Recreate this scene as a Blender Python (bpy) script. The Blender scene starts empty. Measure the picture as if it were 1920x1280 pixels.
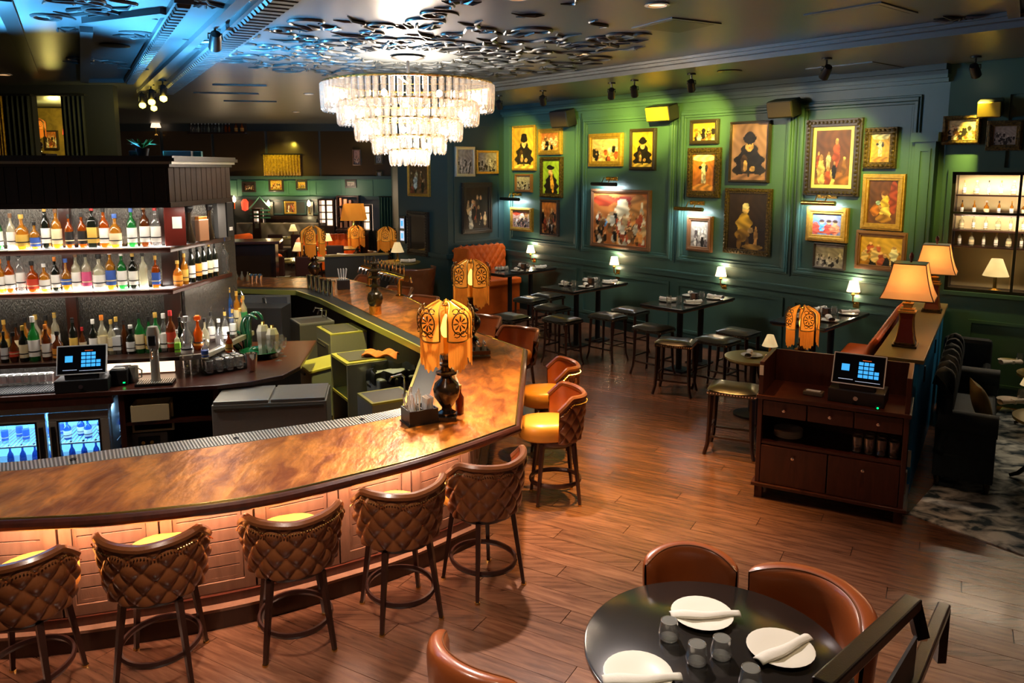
import bpy, bmesh, math, random
from mathutils import Vector, Matrix
random.seed(7)
PI = math.pi
SC = bpy.context.scene
COL = SC.collection

# ---------------------------------------------------------------- camera
F, TH, PPY, H = 1450.0, math.radians(8.2), 524.0, 3.05
cd = bpy.data.cameras.new('camera')
cam = bpy.data.objects.new('camera', cd); COL.objects.link(cam)
cam.location = (0, 0, H); cam.rotation_euler = (PI/2 - TH, 0, 0)
cd.sensor_width = 36; cd.lens = 36*F/1920; cd.shift_y = (PPY - 640)/1920
cd.clip_end = 200
SC.camera = cam

# ---------------------------------------------------------------- world, exposure
w = bpy.data.worlds.new('world'); SC.world = w; w.use_nodes = True
w.node_tree.nodes['Background'].inputs[0].default_value = (1.0, .72, .5, 1)
w.node_tree.nodes['Background'].inputs[1].default_value = .028
SC.cycles.caustics_reflective = False; SC.cycles.caustics_refractive = False
SC.view_settings.view_transform = 'Standard'
SC.view_settings.look = 'None'
SC.view_settings.exposure = 0.35
SC.view_settings.gamma = 1
SC.view_settings.use_curve_mapping = False

# ---------------------------------------------------------------- light helper and room lights
def light(kind, loc, energy, col=(1, .8, .55), size=.1, target=None, spot=60, blend=.6, parent=None, sy=None, name='light'):
    ld = bpy.data.lights.new(name, kind); ld.energy = energy; ld.color = col
    if kind == 'AREA':
        ld.size = size
        if sy: ld.shape = 'RECTANGLE'; ld.size_y = sy
    else:
        ld.shadow_soft_size = size
    if kind == 'SPOT':
        ld.spot_size = math.radians(spot); ld.spot_blend = blend
    o = bpy.data.objects.new(name, ld); COL.objects.link(o); o.location = loc
    if target is not None:
        o.rotation_euler = (Vector(target) - Vector(loc)).to_track_quat('-Z', 'Y').to_euler()
    if parent: o.parent = parent
    return o

WARM, AMBER, YEL, WHITE, BLUE, PINK = (1, .72, .42), (1, .55, .2), (1, .82, .22), (1, .93, .85), (.25, .55, 1), (1, .5, .36)
# recessed ceiling downlights over the floor in front of the bar (their trims are built with the ceiling)
DOWN = [(( 1.3, 7.2), ( 1.1, 7.3), 1500, (1, .52, .13), 52), (( .9, 10.2), ( .9, 9.9), 260, (1, .46, .15), 55),
        ((-1.2, 2.6), (-1.4, 4.0), 480, (1, .80, .64), 75), (( .05, 6.9), ( .25, 4.7), 1300, (1, .84, .76), 72),
        (( .1, 6.0), (-.35, 6.5), 760, (1, .58, .16), 44), ((-2.0, 6.6), (-1.9, 3.9), 820, (1, .82, .74), 74),
        ((-1.9, 8.4), (-2.15, 9.6), 950, (1, .86, .22), 54), (( 3.3, 3.4), (2.4, 4.3), 90, (1, .5, .2), 60),
        (( 2.6, 5.4), ( 2.5, 6.6), 150, (1, .55, .3), 50), (( 5.4, 7.2), ( 4.9, 6.8), 42, (1, .85, .7), 40),
        ((-4.6, 5.6), (-4.1, 7.2), 170, (1, .8, .6), 60), ((-2.2, 7.0), (-2.4, 8.2), 130, (1, .85, .6), 45),
        ((-4.0,15.6), (-4.0,16.6), 320, (1, .7, .4), 75), ((-5.6,20.5), (-5.6,21.3), 800, (1, .62, .35), 80),
        (( .7, 14.3), (-1.1, 17.2), 700, (1, .72, .45), 40), (( 1.2, 2.7), (.95, 3.6), 100, (1, .85, .55), 50)]  # the beam at the booth corner is added to brighten the booth
for (x, y), (tx, ty), e, c, a in DOWN:
    light('SPOT', (x, y, 4.46), e, c, .06, (tx, ty, 0), a, 1.0, name='downlight_beam')
for x_, y_ in ((.75, 15.0), (1.75, 13.1), (3.15, 11.5), (4.7, 10.2)): light('SPOT', (x_, y_, 4.34), 70, (1, .85, .66), .05, (x_, y_, 1), 30, .6, name='table_beam')  # added beams without fixtures, brightening the wall tables
# blue uplights on the back bar cornice wash the near ceiling
BLUES = [((-5.3, 7.9, 3.24), 1500, (-5.2, 7.3, 4.5), 120), ((-4.0, 8.3, 3.24), 1300, (-3.0, 8.4, 4.5), 130), ((-3.7, 8.9, 3.24), 1500, (-3.4, 11.0, 4.5), 110), ((-6.3, 7.6, 3.24), 900, (-6.2, 7.2, 4.5), 110)]
for p_, e, t_, a in BLUES: light('SPOT', p_, e, (.10, .50, 1), .08, t_, a, .9, name='blue_beam')

# ---------------------------------------------------------------- materials
MATS = {}
def mat(name, col, rough=.5, metal=0., noise=None, bump=None, emit=0., coat=0., stretch=(1, 1, 1), rand=0., spec=.5, ecol=None, trans=0., alpha=1.):
    """Principled material; noise=(scale, colour2, contrast), bump=(scale, strength), rand = per-object brightness variation."""
    m = bpy.data.materials.new(name); m.use_nodes = True; MATS[name] = m
    nt = m.node_tree; b = nt.nodes['Principled BSDF']
    b.inputs['Base Color'].default_value = (*col, 1)
    b.inputs['Roughness'].default_value = rough; b.inputs['Metallic'].default_value = metal
    b.inputs['Coat Weight'].default_value = coat; b.inputs['Coat Roughness'].default_value = .15
    b.inputs['Specular IOR Level'].default_value = spec
    b.inputs['Transmission Weight'].default_value = trans
    if emit:
        b.inputs['Emission Color'].default_value = (*(ecol or col), 1); b.inputs['Emission Strength'].default_value = emit
    tc = nt.nodes.new('ShaderNodeTexCoord'); mp = nt.nodes.new('ShaderNodeMapping')
    nt.links.new(tc.outputs['Object'], mp.inputs[0]); mp.inputs['Scale'].default_value = stretch
    sock = None
    if rand:
        oi = nt.nodes.new('ShaderNodeObjectInfo')
        va = nt.nodes.new('ShaderNodeVectorMath'); va.operation = 'SCALE'; va.inputs[3].default_value = 37.
        cb = nt.nodes.new('ShaderNodeCombineXYZ')
        for i in range(3): nt.links.new(oi.outputs['Random'], cb.inputs[i])
        nt.links.new(cb.outputs[0], va.inputs[0]); nt.links.new(va.outputs[0], mp.inputs['Location'])
    if noise:
        n = nt.nodes.new('ShaderNodeTexNoise'); n.inputs['Scale'].default_value = noise[0]; n.inputs['Detail'].default_value = 6
        n.inputs['Distortion'].default_value = .6
        nt.links.new(mp.outputs[0], n.inputs['Vector'])
        r = nt.nodes.new('ShaderNodeValToRGB'); k = noise[2] if len(noise) > 2 else .2
        r.color_ramp.elements[0].position = .5 - k; r.color_ramp.elements[1].position = .5 + k
        r.color_ramp.elements[0].color = (*col, 1); r.color_ramp.elements[1].color = (*noise[1], 1)
        nt.links.new(n.outputs['Fac'], r.inputs[0]); sock = r.outputs[0]
    if rand:
        hv = nt.nodes.new('ShaderNodeHueSaturation'); mr = nt.nodes.new('ShaderNodeMapRange')
        mr.inputs[3].default_value = 1 - rand; mr.inputs[4].default_value = 1 + rand
        nt.links.new(oi.outputs['Random'], mr.inputs[0]); nt.links.new(mr.outputs[0], hv.inputs['Value'])
        hv.inputs['Color'].default_value = (*col, 1)
        if sock: nt.links.new(sock, hv.inputs['Color'])
        sock = hv.outputs[0]
    if sock: nt.links.new(sock, b.inputs['Base Color'])
    if bump:
        n2 = nt.nodes.new('ShaderNodeTexNoise'); n2.inputs['Scale'].default_value = bump[0]; n2.inputs['Detail'].default_value = 4
        nt.links.new(mp.outputs[0], n2.inputs['Vector'])
        bp = nt.nodes.new('ShaderNodeBump'); bp.inputs['Strength'].default_value = bump[1]; bp.inputs['Distance'].default_value = .01
        nt.links.new(n2.outputs['Fac'], bp.inputs['Height']); nt.links.new(bp.outputs[0], b.inputs['Normal'])
    return m

def glass(name, tint, body=.0, bcol=None, rough=.05, gloss=.5):
    """Thin glass: tinted see-through, a glossy skin by Fresnel, and a share of translucent body (liquid)."""
    m = bpy.data.materials.new(name); m.use_nodes = True; MATS[name] = m
    nt = m.node_tree; nt.nodes.clear(); N = nt.nodes.new
    out = N('ShaderNodeOutputMaterial'); tr = N('ShaderNodeBsdfTransparent'); tr.inputs[0].default_value = (*tint, 1)
    gl = N('ShaderNodeBsdfGlossy'); gl.inputs['Roughness'].default_value = rough
    lw = N('ShaderNodeLayerWeight'); lw.inputs[0].default_value = gloss
    last = tr.outputs[0]
    if body:
        tl = N('ShaderNodeBsdfTranslucent'); tl.inputs[0].default_value = (*(bcol or tint), 1)
        df = N('ShaderNodeBsdfDiffuse'); df.inputs[0].default_value = (*(bcol or tint), 1)
        m0 = N('ShaderNodeMixShader'); nt.links.new(tl.outputs[0], m0.inputs[1]); nt.links.new(df.outputs[0], m0.inputs[2])
        m1 = N('ShaderNodeMixShader'); m1.inputs[0].default_value = body
        nt.links.new(last, m1.inputs[1]); nt.links.new(m0.outputs[0], m1.inputs[2]); last = m1.outputs[0]
    m2 = N('ShaderNodeMixShader'); nt.links.new(lw.outputs['Fresnel' if gloss > 1 else 'Facing'], m2.inputs[0])
    nt.links.new(last, m2.inputs[1]); nt.links.new(gl.outputs[0], m2.inputs[2]); nt.links.new(m2.outputs[0], out.inputs[0])
    return m

def shade_mat(name, col, emit):
    """Lamp shade fabric: translucent, lit from inside and glowing a little."""
    m = bpy.data.materials.new(name); m.use_nodes = True; MATS[name] = m
    nt = m.node_tree; nt.nodes.clear(); N = nt.nodes.new
    out = N('ShaderNodeOutputMaterial'); tl = N('ShaderNodeBsdfTranslucent'); df = N('ShaderNodeBsdfDiffuse'); em = N('ShaderNodeEmission')
    for x in (tl, df, em): x.inputs[0].default_value = (*col, 1)
    em.inputs[1].default_value = emit
    tc = N('ShaderNodeTexCoord'); no = N('ShaderNodeTexNoise'); no.inputs['Scale'].default_value = 14
    mr = N('ShaderNodeMapRange'); mr.inputs[3].default_value = .45*emit; mr.inputs[4].default_value = 1.5*emit
    nt.links.new(tc.outputs['Object'], no.inputs[0]); nt.links.new(no.outputs[0], mr.inputs[0]); nt.links.new(mr.outputs[0], em.inputs[1])
    mx = N('ShaderNodeMixShader'); nt.links.new(tl.outputs[0], mx.inputs[1]); nt.links.new(df.outputs[0], mx.inputs[2])
    ad = N('ShaderNodeAddShader'); nt.links.new(mx.outputs[0], ad.inputs[0]); nt.links.new(em.outputs[0], ad.inputs[1])
    nt.links.new(ad.outputs[0], out.inputs[0])
    return m

def paint_mat(name, emit=0.):
    m = bpy.data.materials.new(name); m.use_nodes = True; MATS[name] = m
    nt = m.node_tree; b = nt.nodes['Principled BSDF']; a = nt.nodes.new('ShaderNodeAttribute'); a.attribute_name = 'paint'
    nt.links.new(a.outputs['Color'], b.inputs['Base Color']); b.inputs['Roughness'].default_value = .42
    return m

M = MATS
WOODS = dict(
    plank=((.180, .080, .042), .26, (.088, .035, .018)), dark_wood=((.032, .012, .007), .3, (.014, .006, .004)),
    red_wood=((.07, .017, .009), .28, (.035, .009, .005)), panel_wood=((.22, .115, .070), .4, (.15, .075, .045)),
    bead_wood=((.060, .030, .014), .5, (.036, .018, .008)), stool_wood=((.04, .013, .009), .3, (.02, .007, .005)))
for k, (c, r, c2) in WOODS.items():
    mat(k, c, r, 0, (3.2, c2, .17 if k == 'plank' else .25), (30, .12), coat=.0 if k == 'bead_wood' else .25 if k != 'plank' else .3, spec=.2 if k == 'bead_wood' else .5, stretch=(1, 9, 9) if k == 'plank' else (6, 6, 1), rand=.22 if k == 'plank' else .0)
mat('copper', (1.0, .37, .065), .28, .62, (4.2, (.36, .092, .018), .16), (9, .6), stretch=(1.9, .8, 1))
mat('copper_dark', (.30, .13, .05), .28, .9)
mat('leather_brown', (.20, .066, .020), .30, 0, (5, (.14, .042, .013), .25), (90, .06), coat=.45)
mat('leather_tan', (.62, .27, .035), .36, 0, None, (90, .06), coat=.15)
mat('leather_orange', (.72, .13, .010), .5, 0, (4, (.5, .085, .008), .25), (80, .08), spec=.3)
mat('leather_cognac', (.34, .085, .02), .3, 0, (4, (.26, .06, .014), .25), (90, .06), coat=.35)
mat('leather_black', (.03, .027, .018), .28, 0, None, (60, .1), coat=.4)
mat('leather_olive', (.20, .15, .03), .3, 0, None, (60, .1), coat=.4)
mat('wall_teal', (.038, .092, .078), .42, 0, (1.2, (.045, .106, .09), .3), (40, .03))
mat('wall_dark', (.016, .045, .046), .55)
mat('wall_black', (.008, .009, .010), .6)
mat('ceiling_paint', (.085, .095, .102), .36, 0, (.8, (.10, .11, .115), .3))
mat('plaster_relief', (.045, .05, .052), .36)
mat('far_brown', (.055, .030, .016), .25, 0, (.8, (.035, .02, .012), .3))
mat('far_panel', (.028, .030, .027), .4)
mat('far_green', (.035, .12, .075), .5)
mat('curtain_cloth', (.004, .006, .007), .85)
mat('curtain_green', (.02, .075, .055), .7)
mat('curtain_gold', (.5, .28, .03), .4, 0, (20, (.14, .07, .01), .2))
mat('blue_paint', (.015, .24, .55), .4)
mat('ledge_olive', (.26, .19, .06), .35)
mat('velvet_blue', (.004, .012, .020), .7, 0, (6, (.010, .026, .038), .25), (30, .2))
mat('cushion_gold', (.30, .21, .07), .8, 0, (8, (.2, .13, .04), .3))
mat('rug', (.80, .84, .80), .95, 0, (4.2, (.03, .06, .085), .11), (60, .3), stretch=(1.1, 1.6, 1))
mat('black_metal', (.012, .012, .013), .35, .3)
mat('black_plastic', (.010, .010, .011), .4)
mat('black_rubber', (.012, .016, .026), .6)
mat('steel', (.52, .50, .44), .30, .6, (30, (.42, .40, .34), .3), stretch=(1, 8, 8))
mat('steel_dark', (.22, .20, .16), .35, .7)
mat('steel_perf', (.72, .68, .60), .35, .55)
mat('chrome', (.85, .83, .80), .08, 1)
mat('brass', (.75, .48, .12), .22, 1)
mat('gold_frame', (.70, .42, .08), .33, .7, (25, (.45, .24, .04), .25), (60, .3))
mat('gold_dark', (.16, .10, .025), .35, .6, (40, (.03, .02, .008), .15), (70, .5))
mat('silver_frame', (.55, .50, .42), .35, .7)
mat('brown_frame', (.16, .07, .03), .35)
mat('black_frame', (.03, .02, .014), .3, 0, None, (60, .3))
mat('cream_mat', (.75, .62, .35), .7)
mat('porcelain', (.80, .76, .66), .22, coat=.3)
mat('napkin', (.74, .70, .62), .85, 0, None, (40, .2))
mat('paper', (.85, .82, .76), .8)
mat('table_black', (.016, .013, .011), .16, 0, None, None, coat=.5)
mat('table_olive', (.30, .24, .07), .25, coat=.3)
mat('metal_yellow_lit', (.55, .50, .10), .35, .4)  # metal with the yellow-green light on it put into the colour
mat('lamp_body', (.035, .022, .012), .22, .4, coat=.6)
mat('lamp_red', (.20, .03, .02), .3, coat=.3)
mat('grey_plastic', (.20, .21, .20), .5)
mat('beige_plastic', (.75, .62, .36), .5)
mat('green_ceramic', (.003, .055, .024), .08, 0, coat=.8)
mat('orange_cloth', (.65, .16, .03), .85)
mat('plant_green', (.07, .25, .03), .6)
mat('rain_glass', (.20, .19, .17), .22, .75, (26, (.07, .065, .06), .2), (38, .9), stretch=(5, 5, 1))
mat('mirror_glass', (.55, .5, .42), .06, 1)
mat('dark_mirror', (.075, .045, .024), .14, .35)
mat('speaker_cloth', (.03, .018, .012), .6)
mat('speaker_yellow_lit', (.40, .27, .03), .5)  # speaker cloth with the yellow spotlight put into its colour
mat('panel_grey', (.11, .105, .10), .5)
mat('red_shiny', (.13, .016, .010), .3)
mat('copper_box', (.80, .42, .25), .3, .8)
mat('fabric_light', (.60, .62, .62), .7)
mat('chair_dark', (.05, .016, .012), .4)
mat('book_row', (.55, .24, .14), .6, rand=.6)
for k, c in dict(cap_black=(.012, .011, .010), cap_gold=(.55, .33, .06), cap_orange=(.7, .2, .02), cap_red=(.45, .02, .02), cap_blue=(.05, .12, .4), cap_white=(.75, .72, .66), cap_brown=(.18, .08, .03),
                 label_white=(.82, .78, .70), label_cream=(.72, .60, .36), label_black=(.015, .013, .013), label_red=(.55, .05, .02), label_blue=(.04, .10, .38), label_gold=(.6, .38, .07),
                 label_orange=(.75, .28, .03), label_pink=(.65, .09, .22), label_green=(.03, .22, .08), label_lime=(.30, .75, .05), label_silver=(.6, .6, .58)).items():
    mat(k, c, .5)
glass('glass_clear', (.96, .96, .96), .05, (.9, .9, .9), .03, .24)
glass('glass_table', (.97, .97, .96), .035, (.9, .9, .85), .02, .28)
glass('glass_amber', (1, .66, .22), .40, (.80, .36, .035), .05, .2)
glass('glass_orange', (.9, .36, .06), .5, (.6, .13, .01), .05, .2)
glass('glass_brown', (.45, .16, .04), .6, (.18, .05, .012), .05, .2)
glass('glass_green', (.15, .6, .2), .6, (.03, .26, .06), .05, .2)
glass('glass_dark', (.05, .06, .04), .75, (.015, .018, .012), .05, .22)
glass('glass_blue', (.2, .4, .8), .5, (.05, .16, .5), .05, .2)
glass('glass_pale', (.95, .93, .75), .35, (.85, .80, .6), .04, .25)
glass('crystal', (.97, .91, .85), .15, (1, .90, .80), .05, .35)
glass('glass_rim', (.95, .95, .92), .45, (.9, .9, .85), .03, .5)  # whiter glass painting the bright highlight on rims and bases
glass('pane', (.9, .92, .92), 0, None, .02, .12)
shade_mat('shade_amber', (.90, .38, .05), .20)
shade_mat('shade_fringe', (.75, .27, .03), .14)
shade_mat('shade_tan', (.90, .45, .15), .17)
shade_mat('shade_white', (1, .76, .52), 1.1)
shade_mat('shade_dim', (.9, .72, .4), .35)
mat('bulb', (1, .85, .6), .5, emit=9, ecol=(1, .8, .5))
mat('bulb_spot', (1, .8, .2), .5, emit=8, ecol=(1, .7, .08))
mat('bulb_candle', (1, .8, .3), .5, emit=1.6, ecol=(1, .62, .12))
mat('bulb_crystal', (1, .95, .9), .5, emit=14, ecol=(1, .96, .93))
mat('led_white', (1, 1, 1), .5, emit=3.2, ecol=(1, .93, .86))
mat('led_shelf', (1, 1, 1), .5, emit=.3, ecol=(1, .96, .92))
mat('led_warm', (1, .7, .4), .5, emit=2.2, ecol=(1, .55, .25))
mat('led_blue', (.2, .6, 1), .5, emit=1.1, ecol=(.18, .55, 1))
mat('lit_panel', (1, .8, .6), .5, emit=1.7, ecol=(1, .66, .42))
mat('screen_black', (.004, .004, .006), .08)
mat('screen_key', (.05, .4, .9), .3, emit=.75, ecol=(.05, .42, .95))
mat('screen_white', (.8, .85, .95), .3, emit=.5, ecol=(.6, .75, 1))
mat('screen_red', (.9, .15, .05), .3, emit=.4, ecol=(1, .2, .05))
mat('led_green', (0, 1, .2), .3, emit=2.5, ecol=(0, 1, .15))
mat('sign_red', (1, .1, .05), .4, emit=.8, ecol=(1, .07, .03))
paint_mat('canvas_paint')

# ---------------------------------------------------------------- geometry helpers
class MB:
    def __init__(s): s.v = []; s.f = []
    def add(s, vs, fs):
        b = len(s.v); s.v += [tuple(v) for v in vs]; s.f += [tuple(i + b for i in f) for f in fs]; return s
    def box(s, c, d, rz=0., rot=None, top=(1, 1)):
        x, y, z = d[0]/2, d[1]/2, d[2]/2
        vs = [Vector((sx*x*(top[0] if sz > 0 else 1), sy*y*(top[1] if sz > 0 else 1), sz*z)) for sz in (-1, 1) for sx, sy in ((-1, -1), (1, -1), (1, 1), (-1, 1))]
        R = rot if rot is not None else Matrix.Rotation(rz, 3, 'Z')
        c = Vector(c)
        return s.add([c + R @ v for v in vs], [(3, 2, 1, 0), (4, 5, 6, 7), (0, 1, 5, 4), (1, 2, 6, 5), (2, 3, 7, 6), (3, 0, 4, 7)])
    def lathe(s, prof, n=20, c=(0, 0, 0), sx=1, sy=1, ph=0., wav=None):
        vs = []; fs = []; m = len(prof)
        for i in range(n):
            a = 2*PI*i/n + ph
            for r, z in prof:
                k = 1 + (wav(a) if wav else 0)
                vs.append((c[0] + r*k*math.cos(a)*sx, c[1] + r*k*math.sin(a)*sy, c[2] + z))
        for i in range(n):
            j = (i + 1) % n
            for k in range(m - 1): fs.append((i*m + k, j*m + k, j*m + k + 1, i*m + k + 1))
        if prof[0][0] > 1e-6: fs.append(tuple(i*m for i in range(n))[::-1])
        if prof[-1][0] > 1e-6: fs.append(tuple(i*m + m - 1 for i in range(n)))
        return s.add(vs, fs)
    def tube(s, pts, r, n=8, closed=False, flat=1.):
        pts = [Vector(p) for p in pts]; L = len(pts); vs = []; fs = []
        rr = r if isinstance(r, (list, tuple)) else [r]*L
        up = None
        for i, p in enumerate(pts):
            t = (pts[(i + 1) % L] - pts[i - 1]) if closed else (pts[min(i + 1, L - 1)] - pts[max(i - 1, 0)])
            t.normalize()
            if up is None: up = Vector((0, 0, 1)) if abs(t.z) < .9 else Vector((1, 0, 0))
            a = t.cross(up)
            if a.length < 1e-4: a = t.cross(Vector((.3, 1, .2)))
            a.normalize(); b = a.cross(t); up = b
            for k in range(n):
                q = 2*PI*k/n
                vs.append(p + a*rr[i]*math.cos(q) + b*rr[i]*flat*math.sin(q))
        for i in range(L if closed else L - 1):
            j = (i + 1) % L
            for k in range(n): fs.append((i*n + k, i*n + (k + 1) % n, j*n + (k + 1) % n, j*n + k))
        if not closed: fs += [tuple(range(n))[::-1], tuple((L - 1)*n + k for k in range(n))]
        return s.add(vs, fs)
    def bar(s, a, b, w, d=None):
        """square bar from a to b"""
        a, b = Vector(a), Vector(b); t = b - a; d = d or w
        R = t.to_track_quat('Z', 'Y').to_matrix()
        return s.box((a + b)/2, (w, d, t.length), rot=R)
    def prism(s, poly, z0, z1):
        n = len(poly); vs = [(x, y, z0) for x, y in poly] + [(x, y, z1) for x, y in poly]
        fs = [tuple(range(n))[::-1], tuple(range(n, 2*n))] + [(i, (i + 1) % n, n + (i + 1) % n, n + i) for i in range(n)]
        return s.add(vs, fs)
    def strip(s, pa, pb, z0, z1):
        """solid between two matched open polylines"""
        n = len(pa); vs = []
        for (ax, ay), (bx, by) in zip(pa, pb): vs += [(ax, ay, z0), (bx, by, z0), (bx, by, z1), (ax, ay, z1)]
        fs = []
        for i in range(n - 1):
            for k in range(4): fs.append((4*i + k, 4*i + (k + 1) % 4, 4*i + 4 + (k + 1) % 4, 4*i + 4 + k))
        fs += [(0, 1, 2, 3), (4*n - 1, 4*n - 2, 4*n - 3, 4*n - 4)]
        return s.add(vs, fs)
    def grid(s, fn, nu, nv, cu=False):
        vs = [fn(i/(nu if cu else nu), j/nv) for i in range(nu if cu else nu + 1) for j in range(nv + 1)]
        fs = []; w_ = nv + 1; L = nu if cu else nu + 1
        for i in range(nu):
            for j in range(nv):
                a, b = i*w_ + j, ((i + 1) % L)*w_ + j
                fs.append((a, b, b + 1, a + 1))
        return s.add(vs, fs)
    def frame(s, x0, x1, z0, z1, wd, y0, y1):
        """rectangular frame in the XZ plane, bar width wd, from y0 (front) to y1"""
        yc, dy = (y0 + y1)/2, abs(y1 - y0)
        s.box(((x0 + x1)/2, yc, z0 + wd/2), (x1 - x0, dy, wd)); s.box(((x0 + x1)/2, yc, z1 - wd/2), (x1 - x0, dy, wd))
        s.box((x0 + wd/2, yc, (z0 + z1)/2), (wd, dy, z1 - z0 - 2*wd)); s.box((x1 - wd/2, yc, (z0 + z1)/2), (wd, dy, z1 - z0 - 2*wd))
        return s
    def mesh(s, name, m, smooth=True, ang=35):
        me = bpy.data.meshes.new(name); me.from_pydata(s.v, [], s.f); me.update()
        bm = bmesh.new(); bm.from_mesh(me); bmesh.ops.recalc_face_normals(bm, faces=bm.faces); bm.to_mesh(me); bm.free()
        if smooth:
            me.polygons.foreach_set('use_smooth', [True]*len(me.polygons)); me.set_sharp_from_angle(angle=math.radians(ang))
        me.materials.append(M[m] if isinstance(m, str) else m)
        return me
    def obj(s, name, m, parent=None, smooth=True, bev=0, loc=None, rz=None, kind=None, ang=35, label=None):
        return link(name, s.mesh(name, m, smooth, ang), parent, loc, rz, bev, kind, label)

def link(name, me, parent=None, loc=None, rz=None, bev=0, kind=None, label=None):
    o = bpy.data.objects.new(name, me); COL.objects.link(o)
    if parent is not None: o.parent = parent
    if loc is not None: o.location = loc
    if rz is not None: o.rotation_euler = (0, 0, rz)
    if bev:
        b = o.modifiers.new('b', 'BEVEL'); b.width = bev; b.segments = 2; b.limit_method = 'ANGLE'
    if kind: o['kind'] = kind
    if label: o['label'] = label
    return o

def tag(o, label, cat, group=None):
    o['label'] = label; o['category'] = cat
    if group: o['group'] = group
    return o
def thing(name, label, cat, loc=(0, 0, 0), rz=0., group=None):
    o = bpy.data.objects.new(name, None); COL.objects.link(o); o.empty_display_size = .1
    o.location = loc; o.rotation_euler = (0, 0, rz)
    return tag(o, label, cat, group)
def struct(o): o['kind'] = 'structure'; return o
KIDS = {}
def dup(root, loc, rz=None, label=None, group=None, scale=None):
    """copy of a thing with copies of its parts and sub-parts"""
    if root.name not in KIDS: KIDS[root.name] = [(c, list(c.children)) for c in root.children]
    r = root.copy(); COL.objects.link(r); r.location = loc
    if rz is not None: r.rotation_euler = (root.rotation_euler[0], root.rotation_euler[1], rz)
    if label: r['label'] = label
    if group: r['group'] = group
    if scale: r.scale = scale if isinstance(scale, (tuple, list)) else (scale,)*3
    for c, gs in KIDS[root.name]:
        d = c.copy(); COL.objects.link(d); d.parent = r
        for g in gs:
            e = g.copy(); COL.objects.link(e); e.parent = d
    return r
class Maker:
    """first call moves the prototype, later calls copy it"""
    def __init__(s, fn): s.fn = fn; s.root = None
    def __call__(s, loc, rz=0., label=None, group=None, scale=None):
        if s.root is None:
            s.root = s.fn(); r = s.root; KIDS[r.name] = [(c, list(c.children)) for c in r.children]
            r.location = loc; r.rotation_euler = (0, 0, rz)
            if label: r['label'] = label
            if group: r['group'] = group
            if scale: r.scale = scale if isinstance(scale, (tuple, list)) else (scale,)*3
            return r
        sc = scale or (1, 1, 1)
        return dup(s.root, loc, rz, label, group, sc)

# a pixel of the 1920x1280 photograph as a point on the plane z, or on a wall
CT, ST = math.cos(TH), math.sin(TH)
def ray(px, py):
    u, v = (px - 960)/F, (PPY - py)/F
    return (u, CT + v*ST, -ST + v*CT)
def P(px, py, z=0.):
    d = ray(px, py); t = (z - H)/d[2]
    return Vector((d[0]*t, d[1]*t, z))
def PY(px, py, y):
    d = ray(px, py); t = y/d[1]
    return Vector((d[0]*t, y, H + d[2]*t))
def scale_at(y): return F/y          # pixels per metre, roughly, at distance y
class Wall:
    """vertical plane; s runs along it to the viewer's right, the room is on its -n side"""
    def __init__(s, a, b):
        s.p = Vector(a); d = Vector(b) - Vector(a); s.L = d.length; s.d = d.normalized(); s.n = Vector((-s.d.y, s.d.x)); s.rz = math.atan2(s.d.y, s.d.x)
    def sz(s, px, py):
        r = ray(px, py); t = s.p.dot(s.n)/(r[0]*s.n.x + r[1]*s.n.y)
        q = Vector((r[0]*t, r[1]*t)) - s.p
        return q.dot(s.d), H + r[2]*t
    def pt(s, u, z, off=0.):
        q = s.p + s.d*u - s.n*off
        return Vector((q.x, q.y, z))
    def build(s, name, z0, z1, m, th=.15, s0=0., s1=None):
        s1 = s.L if s1 is None else s1; b = MB(); c = s.p + s.d*(s0 + s1)/2 + s.n*th/2
        b.box(((s1 - s0)/2, th/2, (z1 - z0)/2), (s1 - s0, th, z1 - z0))
        o = b.obj(name, m, None, False); a = s.pt(s0, z0); o.location = a; o.rotation_euler = (0, 0, s.rz)
        s.o = o; s.s0 = s0; s.z0 = z0
        return struct(o)
    def part(s, mb, name, m, bev=0., **k):
        """mb drawn in wall coordinates: x = s, y = -distance into the room, z = height"""
        o = mb.obj(name, m, s.o, bev=bev, **k); o.location = (-s.s0, 0, -s.z0); return o
# ================================================================ SETTING
W1 = Wall((-.18, 17.2), (5.62, 10.17)); W0 = Wall((-1.34, 16.2), (-.18, 17.2)); WF = Wall((-2.60, 17.75), (-1.34, 16.2))
W2 = Wall((5.62, 10.17), (10.4, 6.585)); WL = Wall((-15, 14), (-7.05, 14)); FW = Wall((-16, 26), (-4.03, 26)); WS = Wall((-4.03, 26), (-2.60, 17.75))
CZ = 4.5
# floor: slab with real boards; the 300 that show largest are single parts
fl = MB().box((-2.5, 13, -.06), (28, 27, .1)).obj('floor', 'dark_wood', None, False); struct(fl)
pm = MB().box((0, 0, -.004), (2.0, .1775, .016), top=(.999, .988)).mesh('floor_plank', 'plank', False)
pd = Vector((.87, -.493)); pn = Vector((.493, .87)); cells = []
for j in range(-40, 130):
    off = (j*.618 % 1)*2
    for i in range(-14, 12):
        c = pd*(i*2.003 + off) + pn*(j*.1785)
        if 2.2 < c.y < 20 and -5.4 < c.x < 7.5: cells.append(c)
def shows(c):
    if c.y < 2.6: return 9e9
    px = 960 + F*c.x/(c.y*.99)
    hide = 0
    if px < -150 or px > 2070: hide += 40
    if c.x < .1 and 5.2 < c.y < 14.5 and c.x > -5.2 - .0*c.y and c.x < .13 - max(0, c.y - 8.4)*.53: hide += 60
    return c.length + hide
cells.sort(key=shows)
for c in cells[:298]:
    link('floor_plank', pm, fl, (c.x, c.y, 0), math.atan2(pd.y, pd.x))
rest = MB(); R3 = Matrix.Rotation(math.atan2(pd.y, pd.x), 3, 'Z')
for c in cells[298:]: rest.box((c.x, c.y, -.004), (2.0, .176, .016), rot=R3, top=(.998, .975))
rest.obj('floor_planks', 'plank', fl, False, kind='stuff')

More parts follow.
